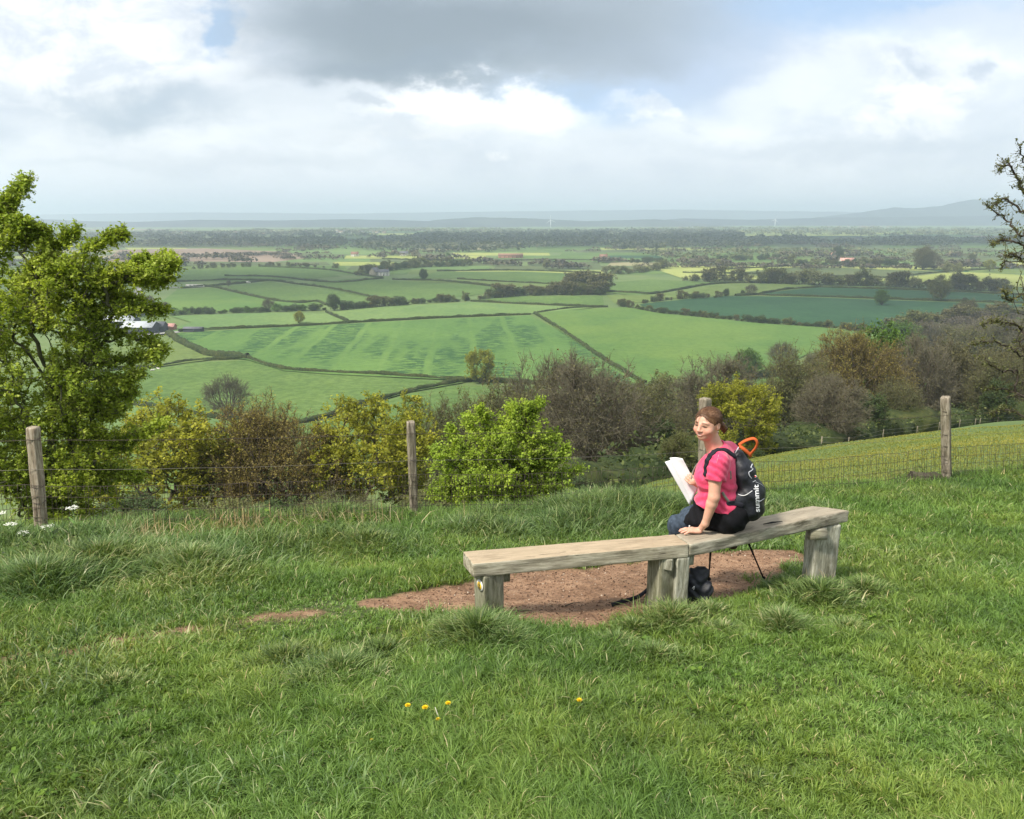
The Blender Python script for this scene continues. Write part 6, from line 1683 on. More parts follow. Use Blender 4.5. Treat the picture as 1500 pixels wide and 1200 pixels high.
# t-shirt
def shirt_sdf(p):
    d = torso(p, .006)
    fold = .0045 * np.sin((p[..., 2] * 1.0 + p[..., 0] * .35) * 95 + 3 * np.sin(p[..., 1] * 21) + 2 * np.sin(p[..., 0] * 31)) * sstep(-1.68, -1.80, p[..., 2])
    d = d + fold + wiggle(p, .8, .0025)
    A = LS + [0, 0, .0]; Bq = LS + (LE - LS) * .48
    sl = cap(p, A + [0.005, .008, .004], Bq, .077, .066); sl = smax(sl, (p - Bq) @ ((LE - LS) / np.linalg.norm(LE - LS)) - .004, .006)
    sl = sl + .003 * np.sin((p[..., 0] * .7 + p[..., 2]) * 120 + p[..., 1] * 60)
    d = smin(d, sl, .028)
    A2_ = RS; B2_ = RS + (RE - RS) * .5; s2_ = cap(p, A2_, B2_, .060, .063); s2_ = smax(s2_, (p - B2_) @ ((RE - RS) / np.linalg.norm(RE - RS)) - .004, .006)
    d = smin(d, s2_, .028)
    # hem and neckline
    hem = -1.925 - .03 * np.sin((p[..., 0] - 1.3) * 9) + .004 * np.sin(p[..., 0] * 80)
    d = smax(d, hem - p[..., 2], .006)
    d = smax(d, -ell(p, NB + [-.034, -.010, .050], (.072, .066, .052)), .006)
    d = smax(d, -cap(p, NB + [-.01, 0, -.03], NKT, .060, .06), .005)
    return d
PINK, t, b = material('pink_jersey')
geo = t.new('ShaderNodeNewGeometry').outputs['Position']; f = t.noise(geo, 25, 4, .6)
t.put(b.inputs['Base Color'], t.mix(t.rng(f, .35, .65), (.70, .045, .125, 1), (.80, .080, .18, 1))); b.inputs['Roughness'].default_value = .8; b.inputs['Sheen Weight'].default_value = .25
t.put(b.inputs['Normal'], t.bump(t.noise(geo, 45, 3, .5), .25, .006))
sdf_mesh('t_shirt', shirt_sdf, (1.12, 4.88, -2.02), (1.70, 5.42, -1.40), .0045, PINK, woman)
SEAM = simple('pale_seam', (.80, .30, .40), .8)
_q = [hit(shirt_sdf, x_, y_, off=.0012) for x_, y_ in ((1054, 661), (1052.5, 667), (1051, 673), (1050, 679))]
MB().tube(spline(np.array(_q), 5) - np.array(woman.location), .0016, 6).build('seam', SEAM, woman)
# trousers, and the black top worn low on the hips
def trouser_sdf(p):
    d = cap(p, PEL + [-.02, .0, -.02], KNL, .105, .070); d = smin(d, cap(p, KNL, ANL, .068, .055), .02)
    d = smin(d, cap(p, PEL + [0, .10, -.02], KNR, .105, .070), .02); d = smin(d, cap(p, KNR, ANR, .066, .052), .02)
    return smax(d + wiggle(p, .9, .0035), -(p[..., 2] + 2.108) * 1.0 - 10 * (sstep(.0, .02, (p[..., 1] - (5.10 + .42 * (p[..., 0] - 1.2))) )), .004)
SLATE = simple('slate_denim', (.055, .075, .105), .85, .2, .45, 40, 0, .3); BLK = simple('black_fleece', (.008, .008, .010), .9, .2, .3, 30, 0, .3)
sdf_mesh('trousers', trouser_sdf, (1.02, 4.95, -2.72), (1.75, 5.75, -1.80), .006, SLATE, woman)
def black_sdf(p):
    d = cap(p, PEL + [.02, -.01, .0], PEL + [-.04, .02, .0], .158, .150, ((0, 0, 1), 1.06)); d = smin(d, cap(p, PEL + [0, -.02, -.01], J(1024, 757, 5.20), .125, .082), .05); d = smin(d, cap(p, J(1030, 760, 5.16), J(1008, 770, 5.22), .075, .052), .04)
    d = smin(d, cap(p, PEL + [-.05, .0, .06], J(1026, 730, 5.17), .10, .045), .05)
    d = d + wiggle(p, .7, .005) + .003 * np.sin((p[..., 0] + p[..., 2] * .8) * 70 + 4 * np.sin(p[..., 1] * 14))
    d = smax(d, p[..., 2] - (-1.895 + .10 * np.clip(1.40 - p[..., 0], -.4, .4)), .01)
    d = smax(d, (ZS + .003) - p[..., 2], .006)
    return smax(d, -(p[..., 0] - 1.19), .008)
sdf_mesh('black_jacket', black_sdf, (1.10, 4.88, -2.14), (1.72, 5.40, -1.72), .0055, BLK, woman)
def boot(ank, dirv, toe_up, name='boot', BL=.17, sz=1.0):
    dirv = np.asarray(dirv, float); dirv /= np.linalg.norm(dirv); a = np.asarray(ank, float)
    def f(p):
        h_ = a + dirv * .02 + [0, 0, -.055 * sz]; t_ = h_ + dirv * BL + [0, 0, toe_up]
        d = cap(p, a + [0, 0, .03], h_, .050, .048); d = smin(d, cap(p, h_, t_, .046, .038, ((0, 0, 1), 1.15)), .03); return d
    sdf_mesh(name, f, a - .27, a + .27, .006, simple('boot_leather', (.055, .028, .022), .7, .3, .4, 30), woman)
boot(ANL, (-.8, .5, 0), -.02); boot(ANR, (.55, 0, -.85), 0, BL=.10, sz=.2)

# papers: a folded walking map
def papers():
    C4 = [J(998, 672, 5.12), J(1022, 715, 5.14), J(1013, 741, 5.20), J(976, 677, 5.24)]   # near fold line then outer edge
    root = empty('folded_papers', C4[1], 'white folded papers held up in the right hand of the woman', 'paper')
    o = np.array(root.location); PM, t, b = material('white_paper')
    co = t.new('ShaderNodeTexCoord').outputs['Object']
    br_ = t.noise(co, 40, 4, .7); t.put(b.inputs['Base Color'], t.mix(t.rng(br_, .56, .62, 0, .22), (.82, .82, .84, 1), (.60, .62, .68, 1))); b.inputs['Roughness'].default_value = .6
    def sheet(A, B, C, D, off, curl, name):
        n = 14; V = []
        for k in (0, 1):
            for i in range(n):
                for j in range(n):
                    u_, v_ = i / (n - 1), j / (n - 1); p = (A * (1 - u_) + B * u_) * (1 - v_) + (D * (1 - u_) + C * u_) * v_
                    V.append(p + np.array([0, 1, .2]) * (off + curl * math.sin(math.pi * v_) + .004 * math.sin(6 * u_ + 3 * v_) + .0012 * k) - o)
        g = lambda k, i, j: k * n * n + i * n + j
        Fc = [[g(0, i, j), g(0, i, j + 1), g(0, i + 1, j + 1), g(0, i + 1, j)] for i in range(n - 1) for j in range(n - 1)] + [[g(1, i, j), g(1, i + 1, j), g(1, i + 1, j + 1), g(1, i, j + 1)] for i in range(n - 1) for j in range(n - 1)]
        for i in range(n - 1):
            Fc += [[g(0, i, 0), g(0, i + 1, 0), g(1, i + 1, 0), g(1, i, 0)], [g(0, i + 1, n - 1), g(0, i, n - 1), g(1, i, n - 1), g(1, i + 1, n - 1)], [g(0, 0, i + 1), g(0, 0, i), g(1, 0, i), g(1, 0, i + 1)], [g(0, n - 1, i), g(0, n - 1, i + 1), g(1, n - 1, i + 1), g(1, n - 1, i)]]
        return MB().add(V, Fc).build(name, PM, root, True)
    # near leaf (1), and the leaf behind it seen as a pale strip
    sheet(J(1000, 672, 5.190), J(1023, 716, 5.190), J(1014, 737, 5.21), J(981, 671, 5.24), 0, .008, 'front_leaf')
    sheet(J(997, 674, 5.215), J(1021, 718, 5.215), J(1011, 742, 5.25), J(974, 677, 5.28), 0, .010, 'rear_leaf')
papers()

# ---------------------------------------------------------------- rucksack on her back
PK0 = J(1082, 667, 5.14); PK1 = J(1101, 737, 5.12)
bk = np.array([.90, -.43, 0]); bk /= np.linalg.norm(bk); sdv = np.array([.43, .90, 0.])
def pack_sdf(p):
    d = cap(p, PK0, J(1088, 690, 5.13), .040, .074, (sdv, .80)); d = smin(d, cap(p, J(1088, 690, 5.13), J(1099, 722, 5.12), .074, .092, (sdv, .78)), .03)
    d = smin(d, cap(p, J(1099, 722, 5.12), J(1101, 744, 5.11), .092, .086, (sdv, .74)), .03)
    d = smin(d, cap(p, J(1080, 733, 5.07), J(1083, 746, 5.07), .066, .062), .03)
    d = d + wiggle(p, .8, .0028) + .0022 * np.sin((p[..., 0] * .5 + p[..., 2]) * 55 + 2 * np.sin(p[..., 1] * 30))
    return smax(d, (ZS + .006) - p[..., 2], .01)
pack = empty('rucksack', (1.6, 5.12, -2.1), 'black rucksack with orange loop and white lettering on the back of the woman', 'rucksack')
pc = np.array(pack.location)
NYL, t, b = material('black_nylon')
geo = t.new('ShaderNodeNewGeometry').outputs['Position']; f = t.noise(geo, 22, 5, .65)
t.put(b.inputs['Base Color'], t.mix(t.rng(f, .4, .7), (.007, .008, .011, 1), (.020, .022, .030, 1))); b.inputs['Roughness'].default_value = .55; b.inputs['Specular IOR Level'].default_value = .4; t.put(b.inputs['Normal'], t.bump(f, .4, .01))
sdf_mesh('bag', pack_sdf, (1.38, 4.90, -2.13), (1.90, 5.36, -1.45), .0045, NYL, pack)
GRC = simple('grey_cord', (.52, .54, .58), .6, .3, .15); ORG = simple('orange_webbing', (.60, .12, .03), .7, .3, .15); DST = simple('dark_strap', (.018, .018, .026), .8, .25, .3, 60); GST = simple('grey_webbing', (.24, .24, .20), .8, .2, .2, 60); RED = simple('red_badge', (.65, .03, .03), .5); WHP = simple('white_print', (.78, .78, .78), .6, .3, .05)
def on_surf(f, pts, off=.003, **k):
    out = [hit(f, x, y, off=off, **k) for x, y in pts]; return [q for q in out if q is not None]
def cord(f, pts, r, name, mat, flat=None, parent=pack, o0=None, off=.002, m=6):
    q = on_surf(f, pts, off)
    if len(q) > 1: return MB().tube(spline(np.array(q), m) - (pc if o0 is None else o0), r, 6, True).build(name, mat, parent, True)
cord(pack_sdf, [(1104, 672), (1102, 680), (1100, 685)], .0042, 'reflective_strip', GRC)
cord(pack_sdf, [(1100, 685), (1103, 687), (1100, 690), (1097, 692), (1098, 697), (1101, 701)], .0030, 'reflective_strip', GRC)
cord(pack_sdf, [(1109, 690), (1113, 694), (1112, 698), (1107, 704), (1103, 706)], .0018, 'cord', GRC)
cord(pack_sdf, [(1107, 706), (1114, 709), (1119, 713)], .0016, 'cord', GRC)
cord(pack_sdf, [(1122, 727), (1120, 730), (1114, 734), (1110, 735)], .0020, 'cord', GRC)
cord(pack_sdf, [(1081, 724), (1087, 726), (1093, 725), (1102, 719)], .0026, 'pocket_trim', WHP)
cord(pack_sdf, [(1075, 668), (1076, 690), (1077, 712)], .0020, 'side_piping', GRC)
cord(pack_sdf, [(1115, 690), (1118, 696)], .0030, 'reflective_strip', GRC)
q = hit(pack_sdf, 1106.4, 698, off=.002) - pc; MB().tube([q + [0, 0, 0], q - ray(1106, 698) / 5 * .02], [.0085, .0085], 20).build('round_badge', WHP, pack)
MB().tube([q - ray(1106, 698) / 5 * .021, q - ray(1106, 698) / 5 * .024], [.0055, .0055], 20).build('badge_centre', RED, pack)
# lettering up the side, laid on the cloth
def lettering(word, px, y0, y1, width):
    cu = bpy.data.curves.new('lettering', 'FONT'); cu.body = word; cu.size = 1.0; cu.offset = .018; cu.resolution_u = 3
    to = bpy.data.objects.new('tmp_text', cu); COL.objects.link(to); dg = bpy.context.evaluated_depsgraph_get(); me = bpy.data.meshes.new_from_object(to.evaluated_get(dg)); bpy.data.objects.remove(to)
    import bmesh
    bm = bmesh.new(); bm.from_mesh(me); bmesh.ops.triangulate(bm, faces=bm.faces)
    V = np.array([v.co[:] for v in bm.verts]); lo, hi = V.min(0), V.max(0); U = (V[:, 0] - lo[0]) / (hi[0] - lo[0]); W = (V[:, 1] - lo[1]) / (hi[1] - lo[1])
    P = []
    for u_, w_ in zip(U, W):
        y = y0 + (y1 - y0) * u_; x = px(y) - (w_ - .5) * width; h_ = hit(pack_sdf, x, y, off=.0035); P.append(h_ if h_ is not None else J(x, y, 5.05))
    Fc = [[v.index for v in f_.verts][::-1] for f_ in bm.faces]; bm.free()
    MB().add(np.array(P) - pc, Fc).build('lettering', WHP, pack)
lettering('summit', lambda y: 1108.5 + (y - 730) * .055, 750, 710, 7.5)
# orange loop
L5 = [J(1082, 652, 5.11), J(1092, 645.5, 5.09), J(1104, 642.5, 5.08), J(1109, 648, 5.08), J(1107, 656, 5.09), J(1099.5, 665.5, 5.10), J(1100, 669, 5.11)]
def grad(f, P):
    e = 2e-3; return np.stack([f(P + np.eye(3)[k] * e) - f(P - np.eye(3)[k] * e) for k in range(3)], -1)
def ribbon(pts, w, thick, name, mat, parent, o0, side=None, m=8, surf=None, view=0.0):
    P = spline(np.array(pts, float), m) - o0; T = np.gradient(P, axis=0); T /= np.linalg.norm(T, axis=1)[:, None]
    s = np.array(side if side is not None else (0, 1, .15), float); S = np.tile(s, (len(P), 1))
    if surf is not None: S = np.cross(T, grad(surf, P + o0)); S = np.stack([np.convolve(np.pad(S[:, k_], 9, 'edge'), np.ones(19) / 19, 'valid') for k_ in range(3)], 1)
    if view: VD = (P + o0) / np.linalg.norm(P + o0, axis=1)[:, None]; S = np.cross(T, VD) * view + S * (1 - view)
    S -= T * (S * T).sum(1)[:, None]; S /= np.linalg.norm(S, axis=1)[:, None]; N = np.cross(T, S)
    V = np.stack([P - S * w / 2 - N * thick / 2, P + S * w / 2 - N * thick / 2, P + S * w / 2 + N * thick / 2, P - S * w / 2 + N * thick / 2], 1).reshape(-1, 3)
    Fc = [[i * 4 + j, i * 4 + (j + 1) % 4, (i + 1) * 4 + (j + 1) % 4, (i + 1) * 4 + j] for i in range(len(P) - 1) for j in range(4)] + [[3, 2, 1, 0], [(len(P) - 1) * 4 + j for j in range(4)]]
    return MB().add(V, Fc).build(name, mat, parent, False)
ribbon(L5, .019, .003, 'grab_loop', ORG, pack, pc, side=(.3, .8, .3), view=.6); ribbon([J(1083, 653, 5.10), J(1091, 659, 5.09), J(1100, 667, 5.10)], .022, .003, 'grab_loop', ORG, pack, pc, side=(.4, .8, .5), view=.7)
MB().tube([J(1077, 664, 5.08) - pc, J(1082, 655, 5.08) - pc], [.004, .003], 6).build('cord', GRC, pack)
# shoulder strap over the pink sleeve, side strap, belt
def strap_on(f, pts, w, th, name, mat, m=.005):
    P = np.array(on_surf(f, pts, .0)); P = spline(P, 4)
    def g(p):
        d = np.full(len(p), 9.0)
        for A_, B_ in zip(P[:-1], P[1:]): d = np.minimum(d, cap(p, A_, B_, w / 2))
        return smax(f(p) - th, d, .003)
    sdf_mesh(name, g, P.min(0) - w, P.max(0) + w, m, mat, pack)
strap_on(shirt_sdf, [(1033, 694), (1033, 684), (1036, 674), (1041, 666), (1046, 661.5), (1051, 659.5), (1057, 659), (1062, 660), (1068, 663), (1075, 668)], .040, .008, 'shoulder_strap', DST, .0038)
ribbon([J(1030, 675, 5.16), J(1022, 680, 5.17), J(1016, 690, 5.17), J(1013, 702, 5.15)], .016, .003, 'chest_strap', GST, pack, pc, side=(0, 1, 0), view=.6)
sd_ = on_surf(shirt_sdf, [(1070, 690), (1070.5, 702)], .004); 
if len(sd_) > 1: ribbon(sd_, .012, .004, 'side_strap', GST, pack, pc, view=1.0)
s3 = on_surf(lambda p: np.minimum(shirt_sdf(p), black_sdf(p)), [(1058, 721), (1063, 729), (1070, 738)], .005)
ribbon(s3, .018, .004, 'waist_strap', GST, pack, pc, view=1.0)
strap_on(lambda p: np.minimum(np.minimum(pack_sdf(p), black_sdf(p)), shirt_sdf(p)), [(1067, 737), (1076, 737), (1086, 740)], .036, .007, 'hip_belt', DST)
q = hit(lambda p: np.minimum(pack_sdf(p), black_sdf(p)), 1074, 733.5, off=.012); MB().tube([q - pc, q - ray(1074, 733) * .0006 - pc], [.006, .006], 12).build('belt_badge', GRC, pack)
b_ = empty('white_tube', HC + [0, .05, -.02], 'small white tube standing on the bench behind the hand of the woman', 'tube')
tb = np.array(b_.location); P_ = J(1009, 775, 5.10); MB().tube([P_ - tb + [0, 0, -.012], P_ - tb + [.003, 0, .016]], [.0045, .0042], 10).build('tube_body', WHP, b_); MB().tube([P_ - tb + [.003, 0, .0165], P_ - tb + [.0045, 0, .026]], [.0055, .005], 10).build('tube_cap', WHP, b_)
tag_o = MB(); A_, B_ = on_z(1118, 768, ZS + .012), on_z(1146, 764, ZS + .012)
o_ = tag_o.tube([A_, (A_ + B_) / 2 + [0, 0, .004], B_], [.005, .011, .004], 10, True, .4).build('dark_cloth', BLK, None, True); tag(o_, 'small dark cloth strip lying on the right seat timber by the rucksack', 'cloth')

# ---------------------------------------------------------------- bag on the ground and walking poles
g0 = gpt(1027, 890)
def bag2_sdf(p):
    q = p - g0; d = cap(q, (-.02, .10, .07), (.0, .095, .19), .082, .058, ((0, 1, 0), 1.2)); d = smin(d, cap(q, (-.05, .08, .05), (-.04, .08, .16), .075, .06), .02); d = smin(d, cap(q, (.03, .06, .05), (.045, .06, .12), .05, .045), .012); d = smin(d, cap(q, (-.05, .1, .22), (.04, .1, .225), .028, .026), .02) + .004 * np.sin(p[..., 2] * 90 + 4 * np.sin(p[..., 0] * 30))
    return smax(d + wiggle(p, .9, .004), -q[..., 2] + .005, .01)
bag2 = empty('small_rucksack', g0, 'small black rucksack standing on the soil behind the middle bench leg', 'rucksack')
sdf_mesh('bag', bag2_sdf, g0 - [.2, .1, .03], g0 + [.2, .3, .33], .006, NYL, bag2)
MB().tube(spline([J(1014, 862, g0[1] + .01) - g0, J(1017, 859, g0[1] + .01) - g0, J(1016, 864, g0[1]) - g0], 6), .0022, 6).build('cord', WHP, bag2)
MB().tube(spline([J(1033, 880, g0[1] + .03) - g0, J(1037, 882, g0[1] + .03) - g0, J(1036, 887, g0[1] + .03) - g0], 6), .0022, 6).build('cord', GRC, bag2)
sp = [gpt(896, 889) + [0, 0, .015], gpt(915, 884) + [0, 0, .02], gpt(934, 880) + [0, 0, .03], J(946, 866, g0[1] + .12), J(956, 858, g0[1] + .12), J(968, 862, g0[1] + .12), J(1000, 868, g0[1] + .1)]
ribbon(sp, .026, .006, 'strap', DST, bag2, g0, side=(.2, .6, .8))
def fold(p):
    c = J(956, 874, g0[1] + .1); return smax(ell(p, c, (.05, .05, .045)) + wiggle(p, 1, .006), 0 * p[..., 0] - .2, .01)
cc0 = J(956, 874, g0[1] + .1); sdf_mesh('hip_pad', fold, cc0 - .08, cc0 + .08, .006, NYL, bag2)
def pole(foot, top, label):
    f_, t_ = np.asarray(foot), np.asarray(top); root = empty('walking_pole', f_, label, 'walking pole'); v = t_ - f_; L = np.linalg.norm(v)
    MB().tube([(0, 0, 0) + v * .04, v * .5], [.0062, .0062], 10).build('lower_shaft', BLK, root, True); MB().tube([v * .5, v * .86], [.0078, .0078], 10).build('upper_shaft', BLK, root, True)
    MB().tube([v * 0, v * .045], [.0035, .005], 8).build('tip', WIREG, root, True); MB().tube([v * .05, v * .065], [.018, .014], 14).build('basket', BLK, root, True)
    MB().tube(spline([v * .86, v * .92, v * .98, v], 3), [.012] * 9 + [.010], 10).build('grip', DST, root, True)
ft = gpt(1120, 851); tp = J(1086, 771, 5.42); pole(ft, tp, 'black walking pole slanting to the soil between the rucksack and the right bench leg')
ft = gpt(1038, 851); tp = J(1042, 790, 5.30); pole(ft, tp, 'black walking pole standing upright behind the middle of the bench')
# ---------------------------------------------------------------- buildings of the vale
WALLW = simple('white_render', (.60, .57, .51), .9, .1, .15, .3); WALLB = simple('brick', (.33, .17, .12), .9, .1, .3, .5); WALLS = simple('stone_wall', (.36, .32, .25), .9, .1, .3, .5); ROOFR = simple('red_tiles', (.26, .15, .11), .9, .1, .3, .5)
ROOFG = simple('slate_roof', (.14, .14, .16), .7, .2, .3, .5); ROOFM = simple('metal_sheet', (.46, .48, .50), .5, .3, .15, .3); SHEDD = simple('dark_shed', (.06, .065, .08), .8, .2, .3, .3); PINKR = simple('pink_tiles', (.62, .33, .28), .9, .1, .2, .3); GLS = simple('window_glass', (.04, .05, .06), .2, .5, .1)
def house(px, py, w, d, h, roof_h, wall, roof, label, name='house', cat='house', rz=0., nwin=3, chim=True, open_front=False, group=None):
    p = gpt(px, py); root = empty(name, p, label, cat, group, rz)
    V = [(-w / 2, -d / 2, -.5), (w / 2, -d / 2, -.5), (w / 2, d / 2, -.5), (-w / 2, d / 2, -.5), (-w / 2, -d / 2, h), (w / 2, -d / 2, h), (w / 2, d / 2, h), (-w / 2, d / 2, h), (-w / 2, 0, h + roof_h), (w / 2, 0, h + roof_h)]
    MB().add(V, [(0, 1, 5, 4), (2, 3, 7, 6), (1, 2, 6, 9, 5), (3, 0, 4, 8, 7)]).build('wall', wall, root)
    o = .4; z = .12
    R = [(-w / 2 - o, -d / 2 - o, h - o * roof_h / (d / 2) + z), (w / 2 + o, -d / 2 - o, h - o * roof_h / (d / 2) + z), (w / 2 + o, 0, h + roof_h + z), (-w / 2 - o, 0, h + roof_h + z), (w / 2 + o, d / 2 + o, h - o * roof_h / (d / 2) + z), (-w / 2 - o, d / 2 + o, h - o * roof_h / (d / 2) + z)]
    R2 = [(x, y, zz + .25) for x, y, zz in R]
    rf = MB().add(R + R2, [(0, 3, 2, 1), (3, 5, 4, 2), (6, 7, 8, 9), (9, 8, 10, 11), (0, 1, 7, 6), (4, 5, 11, 10), (1, 2, 8, 7), (2, 4, 10, 8), (3, 0, 6, 9), (5, 3, 9, 11)]).build('roof', roof, root)
    if chim: MB().box((w * .38, 0, h + roof_h + .6), (.9, .9, 1.8)).build('chimney', WALLB, rf)
    for k in range(nwin):
        x = -w / 2 + w * (k + .5) / nwin
        MB().box((x, -d / 2 - .02, h * (.55 if h < 4 else .72)), (1.1, .12, 1.2)).build('window', GLS, root)
        if h > 4.5: MB().box((x, -d / 2 - .02, h * .28), (1.1, .12, 1.3)).build('window', GLS, root)
    MB().box((w * .08, -d / 2 - .025, 1.0), (1.0, .13, 2.0)).build('door', SHEDD, root)
    return root
house(1240, 387, 22, 9, 5.5, 4.2, WALLW, PINKR, 'long white farmhouse with pink tiled roof in the sunlit band', nwin=5)
house(1222, 377, 9, 12, 5.5, 5.5, WALLW, PINKR, 'small white gabled house above the pink roofed one', rz=1.5, nwin=2)
house(549, 404, 13, 9, 5.5, 5, WALLS, ROOFG, 'stone gabled house at the left end of the hamlet', rz=1.2, nwin=2)
house(561, 404, 16, 8, 5, 3, WALLW, ROOFG, 'pale long house with slate roof in the hamlet', nwin=4)
house(520, 376, 14, 9, 5, 4, WALLW, ROOFR, 'white cottage with red roof below the far wood')
house(592, 375, 16, 9, 5, 4, WALLW, ROOFG, 'white cottage left of the tall dark clump')
house(748, 378, 46, 14, 5, 3, WALLB, ROOFR, 'long low brick farm building with red roof far off at the centre', 'farm_building', 'barn', nwin=6, chim=False)
house(884, 380, 14, 10, 5, 4, WALLB, ROOFR, 'red roofed cottage in the trees right of the centre')
house(940, 361, 16, 12, 6, 4, WALLW, ROOFG, 'tiny white house far out in front of the long wood')
house(1330, 353, 20, 12, 6, 4, WALLW, ROOFG, 'tiny white house in the dark row near the right edge')
house(1258, 352, 24, 12, 6, 4, WALLW, ROOFG, 'pair of joined tiny white houses in the dark row', nwin=5)
house(157, 412, 26, 14, 6, 5, WALLB, ROOFR, 'brick farmhouse with red roof seen through the hawthorn, left one', nwin=4)
house(178, 413, 18, 12, 4.5, 4, WALLB, ROOFR, 'lower red roofed outbuilding right of the brick farmhouse', nwin=2, chim=False)
house(167, 402, 16, 12, 5, 5, WALLW, ROOFG, 'slate roofed house behind the brick farmhouse')
# farm yard at the left: big sheds
house(176, 479, 24, 13, 4.5, 3, SHEDD, ROOFM, 'large metal roofed farm shed left of its neighbour behind the hawthorn', 'farm_shed', 'barn', nwin=0, chim=False)
house(208, 489, 20, 14, 5, 3, SHEDD, ROOFM, 'large metal roofed farm shed with dark open front', 'farm_shed', 'barn', nwin=0, chim=False)
house(231, 486, 11, 8, 4, 2.6, SHEDD, ROOFG, 'small dark farm shed at the right end of the yard', 'farm_shed', 'barn', nwin=0, chim=False)
house(247, 484, 9, 6, 2.6, 1.8, WALLB, PINKR, 'low orange brick shed at the edge of the yard', 'farm_shed', 'barn', nwin=1, chim=False)
house(284, 486, 12, 5, 2.2, .8, SHEDD, ROOFG, 'low dark field shelter at the start of the long hedge', 'field_shelter', 'shed', nwin=0, chim=False)
def silage(px, py, w, h, label):
    p = gpt(px, py); n = 12; b = MB(); pts = []
    for k in range(n + 1):
        a = math.pi * k / n; pts.append((math.cos(a) * w / 2, math.sin(a) * h))
    L = w * .5
    V = [(x, -L / 2, z) for x, z in pts] + [(x, L / 2, z) for x, z in pts]
    b.add(V, [[i, i + 1, n + 2 + i, n + 1 + i] for i in range(n)] + [list(range(n + 1)), list(range(n + 1, 2 * n + 2))[::-1]])
    o = b.build('silage_tank', ROOFM, None, False, p); tag(o, label, 'tank')
silage(202, 496, 8, 1.8, 'low white covered tank in front of the farm sheds')
# white vehicles in the field at the left
def vehicle(px, py, L, W_, Hh, label, name='parked_van'):
    p = gpt(px, py); root = empty(name, p, label, 'van'); prof = [(-L / 2, .35), (-L / 2, Hh * .92), (-L * .44, Hh), (L * .22, Hh), (L * .34, Hh * .62), (L * .5, Hh * .5), (L * .5, .35)]; n = len(prof)
    V = [(x, -W_ / 2, z) for x, z in prof] + [(x, W_ / 2, z) for x, z in prof]
    MB().add(V, [[i, i + n, (i + 1) % n + n, (i + 1) % n] for i in range(n)] + [list(range(n)), list(range(n, 2 * n))[::-1]]).build('body', WALLW, root)
    MB().box((L * .24, 0, Hh * .76), (L * .14, W_ * 1.01, Hh * .26)).build('window', GLS, root)
    for x in (-L * .3, L * .3):
        for y in (-1, 1): MB().tube([(x, y * W_ / 2 - .1 * y, .35), (x, y * W_ / 2 + .06 * y, .35)], [.36, .36], 14).build('wheel', SHEDD, root)
for i, (px, lb) in enumerate([(277, 'white van, leftmost in the row on the field at the left'), (283, 'white van, second from the left in the row on the field'), (289, 'white van, second from the right in the row on the field'), (295, 'white van, rightmost in the row on the field at the left')]): vehicle(px, 420.5, 6.5, 2.2, 2.8, lb)
vehicle(363, 415, 6, 2.2, 2.4, 'lone white van on the lane right of the row')
def cow(px, py, label, rz):
    p = gpt(px, py); c = empty('cow', p, label, 'cow', None, rz)
    def f(q):
        d = cap(q, (-.75, 0, 1.05), (.55, 0, 1.1), .36, .34, ((0, 1, 0), 1.15)); d = smin(d, cap(q, (.55, 0, 1.2), (1.15, 0, 1.35), .22, .13), .15); d = smin(d, cap(q, (1.15, 0, 1.38), (1.45, 0, 1.15), .13, .08), .06)
        for x in (-.85, -.72, .5, .62):
            y = .2 if x in (-.85, .62) else -.2; d = smin(d, cap(q, (x, y, .9), (x + (.05 if x > 0 else -.06), y, .45), .13, .07), .08); d = smin(d, cap(q, (x + (.05 if x > 0 else -.06), y, .45), (x, y, .04), .065, .06), .04)
        d = smin(d, cap(q, (-1.08, 0, 1.25), (-1.18, 0, .5), .04, .03), .04); return d
    V, Fq = nets(f, (-1.4, -.6, -.1), (1.7, .6, 1.8), .06)
    mesh_np('body', V, Fq.ravel(), np.full(len(Fq), 4), WALLW, c, None, True)
cow(224, 545, 'pale cow, left of two by the hedge below the farm', .3); cow(232, 543, 'pale cow, right of two by the hedge below the farm', 2.6)
# lanes
def lane(pts, w, label):
    P = spline(np.array([on_z(*p, PLAIN + .9) for p in pts]), 8); T = np.gradient(P, axis=0); T /= np.linalg.norm(T, axis=1)[:, None]; S = np.stack([-T[:, 1], T[:, 0], 0 * T[:, 0]], -1) * w / 2
    V = np.stack([P + S, P - S], 1).reshape(-1, 3); n = len(P)
    tag(MB().add(V, [[2 * i, 2 * i + 1, 2 * i + 3, 2 * i + 2] for i in range(n - 1)]).build('lane', simple('lane_surface', (.34, .33, .31), .9, .1, .2, .2)), label, None, None, 'structure')
lane([(200, 436), (203, 424), (212, 419), (260, 421), (300, 419.5)], 6, 'pale narrow farm lane at the left')
lane([(190, 492), (220, 489.5), (262, 486)], 7, 'concrete yard strip beside the farm sheds')
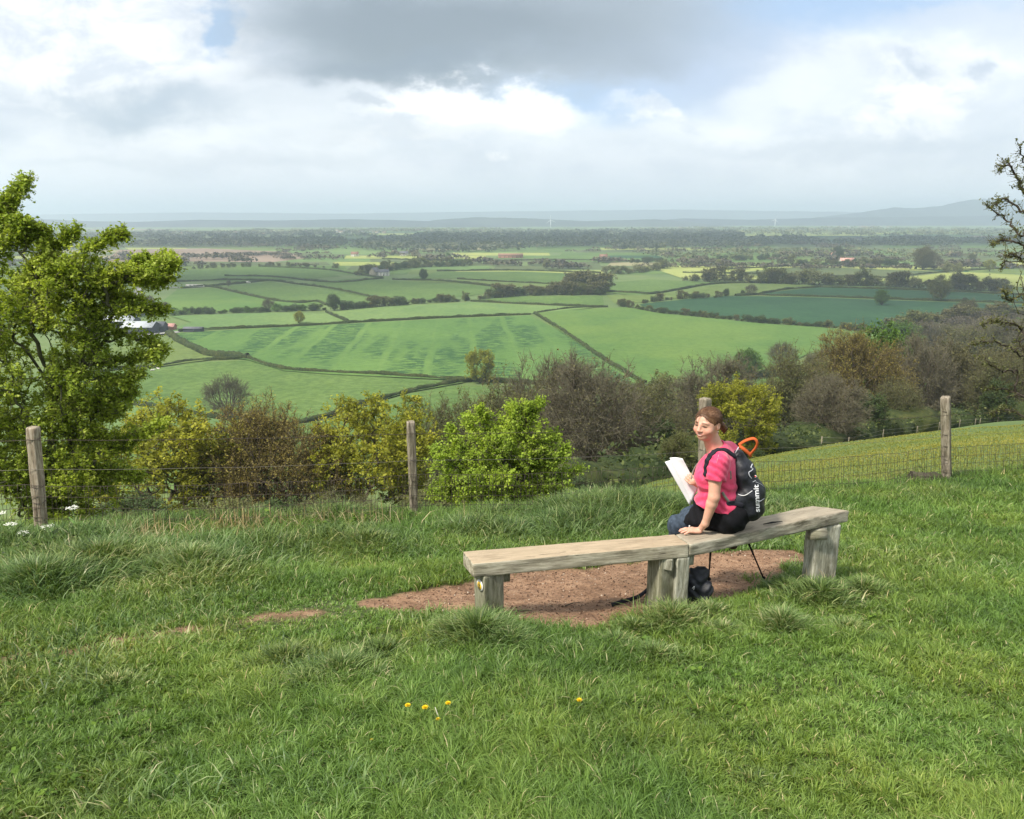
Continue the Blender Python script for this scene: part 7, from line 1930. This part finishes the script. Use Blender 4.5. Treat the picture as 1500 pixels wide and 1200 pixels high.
# villages far off: tiny bright houses, countable only in part
def village(cx, cy, n, sx, sy, label, seed):
    r = random.Random(seed); spots = sorted((cx + r.gauss(0, sx), cy + r.uniform(-sy, sy)) for _ in range(n))
    for k, (px, py) in enumerate(spots):
        p = gpt(px, py)
        w, d, h = r.uniform(9, 18), r.uniform(8, 10), r.uniform(4.5, 7)
        root = empty('far_house', p, nth(label, k, n, 'in it'), 'house', label, r.uniform(-.5, .5))
        V = [(-w / 2, -d / 2, 0), (w / 2, -d / 2, 0), (w / 2, d / 2, 0), (-w / 2, d / 2, 0), (-w / 2, -d / 2, h), (w / 2, -d / 2, h), (w / 2, d / 2, h), (-w / 2, d / 2, h), (-w / 2, 0, h + 3), (w / 2, 0, h + 3)]
        MB().add(V, [(0, 1, 5, 4), (2, 3, 7, 6), (1, 2, 6, 9, 5), (3, 0, 4, 8, 7)]).build('wall', r.choice([WALLW, WALLW, WALLS]), root)
        MB().add([(x, y, z + .05) for x, y, z in V], [(4, 5, 9, 8), (8, 9, 6, 7)]).build('roof', r.choice([ROOFR, ROOFG, ROOFR]), root)
village(500, 340.5, 46, 42, 1.6, 'tiny house of the far village left of the centre', 1)
village(360, 343, 22, 60, 1.4, 'tiny house of the far village at the left', 2)
village(1270, 333, 22, 28, .5, 'tiny house of the far village at the right', 3)
village(650, 338, 16, 60, 1.2, 'tiny house of the far hamlet below the wooded rise', 4)
village(1030, 334, 10, 30, .5, 'tiny house of the far hamlet between the two turbines', 5)
# ---------------------------------------------------------------- wind turbines
TW = simple('turbine_white', (.82, .84, .86), .5, .3, .03)
def turbine(px, py, hub_py, blade_px, a0, label, yaw=0.0):
    p = on_z(px, py); r = ray(px, hub_py); hub = r[2] * p[1] / r[1] - p[2]; R = blade_px / F * p[1]
    root = empty('wind_turbine', p, label, 'wind turbine', None, yaw)
    k = p[1] / F * .30
    MB().tube([(0, 0, 0), (0, 0, hub * .5), (0, 0, hub)], [k * 2.0, k * 1.6, k * 1.1], 16).build('tower', TW, root, True)
    MB().tube([(0, -6, hub), (0, -3, hub + .2), (0, 5, hub), (0, 7, hub)], [1.2, k * 1.3, k * 1.3, .8], 12).build('nacelle', TW, root, True)
    for i in range(3):
        a = a0 + i * 2 * math.pi / 3; d_ = np.array([math.sin(a), 0, math.cos(a)]); s = np.array([math.cos(a), 0, -math.sin(a)]); o = np.array([0, -5.5, hub])
        V = []; 
        for f_, w_ in ((0, .6), (.12, 1.0), (.25, 1.25), (.6, .8), (1, .25)): c_ = o + d_ * R * f_; V += [c_ + s * k * w_, c_ - s * k * w_ * .8, c_ - [0, .5, 0] - s * k * w_ * .2]
        MB().add(V, [[3 * j + u_, 3 * j + (u_ + 1) % 3, 3 * j + 3 + (u_ + 1) % 3, 3 * j + 3 + u_] for j in range(4) for u_ in range(3)] + [(0, 2, 1), (12, 13, 14)]).build('blade', TW, root)
turbine(806.5, 334.5, 322.5, 8, -.12, 'white wind turbine near the middle of the horizon')
turbine(1135, 332.5, 322, 7, .25, 'white wind turbine towards the right of the horizon')
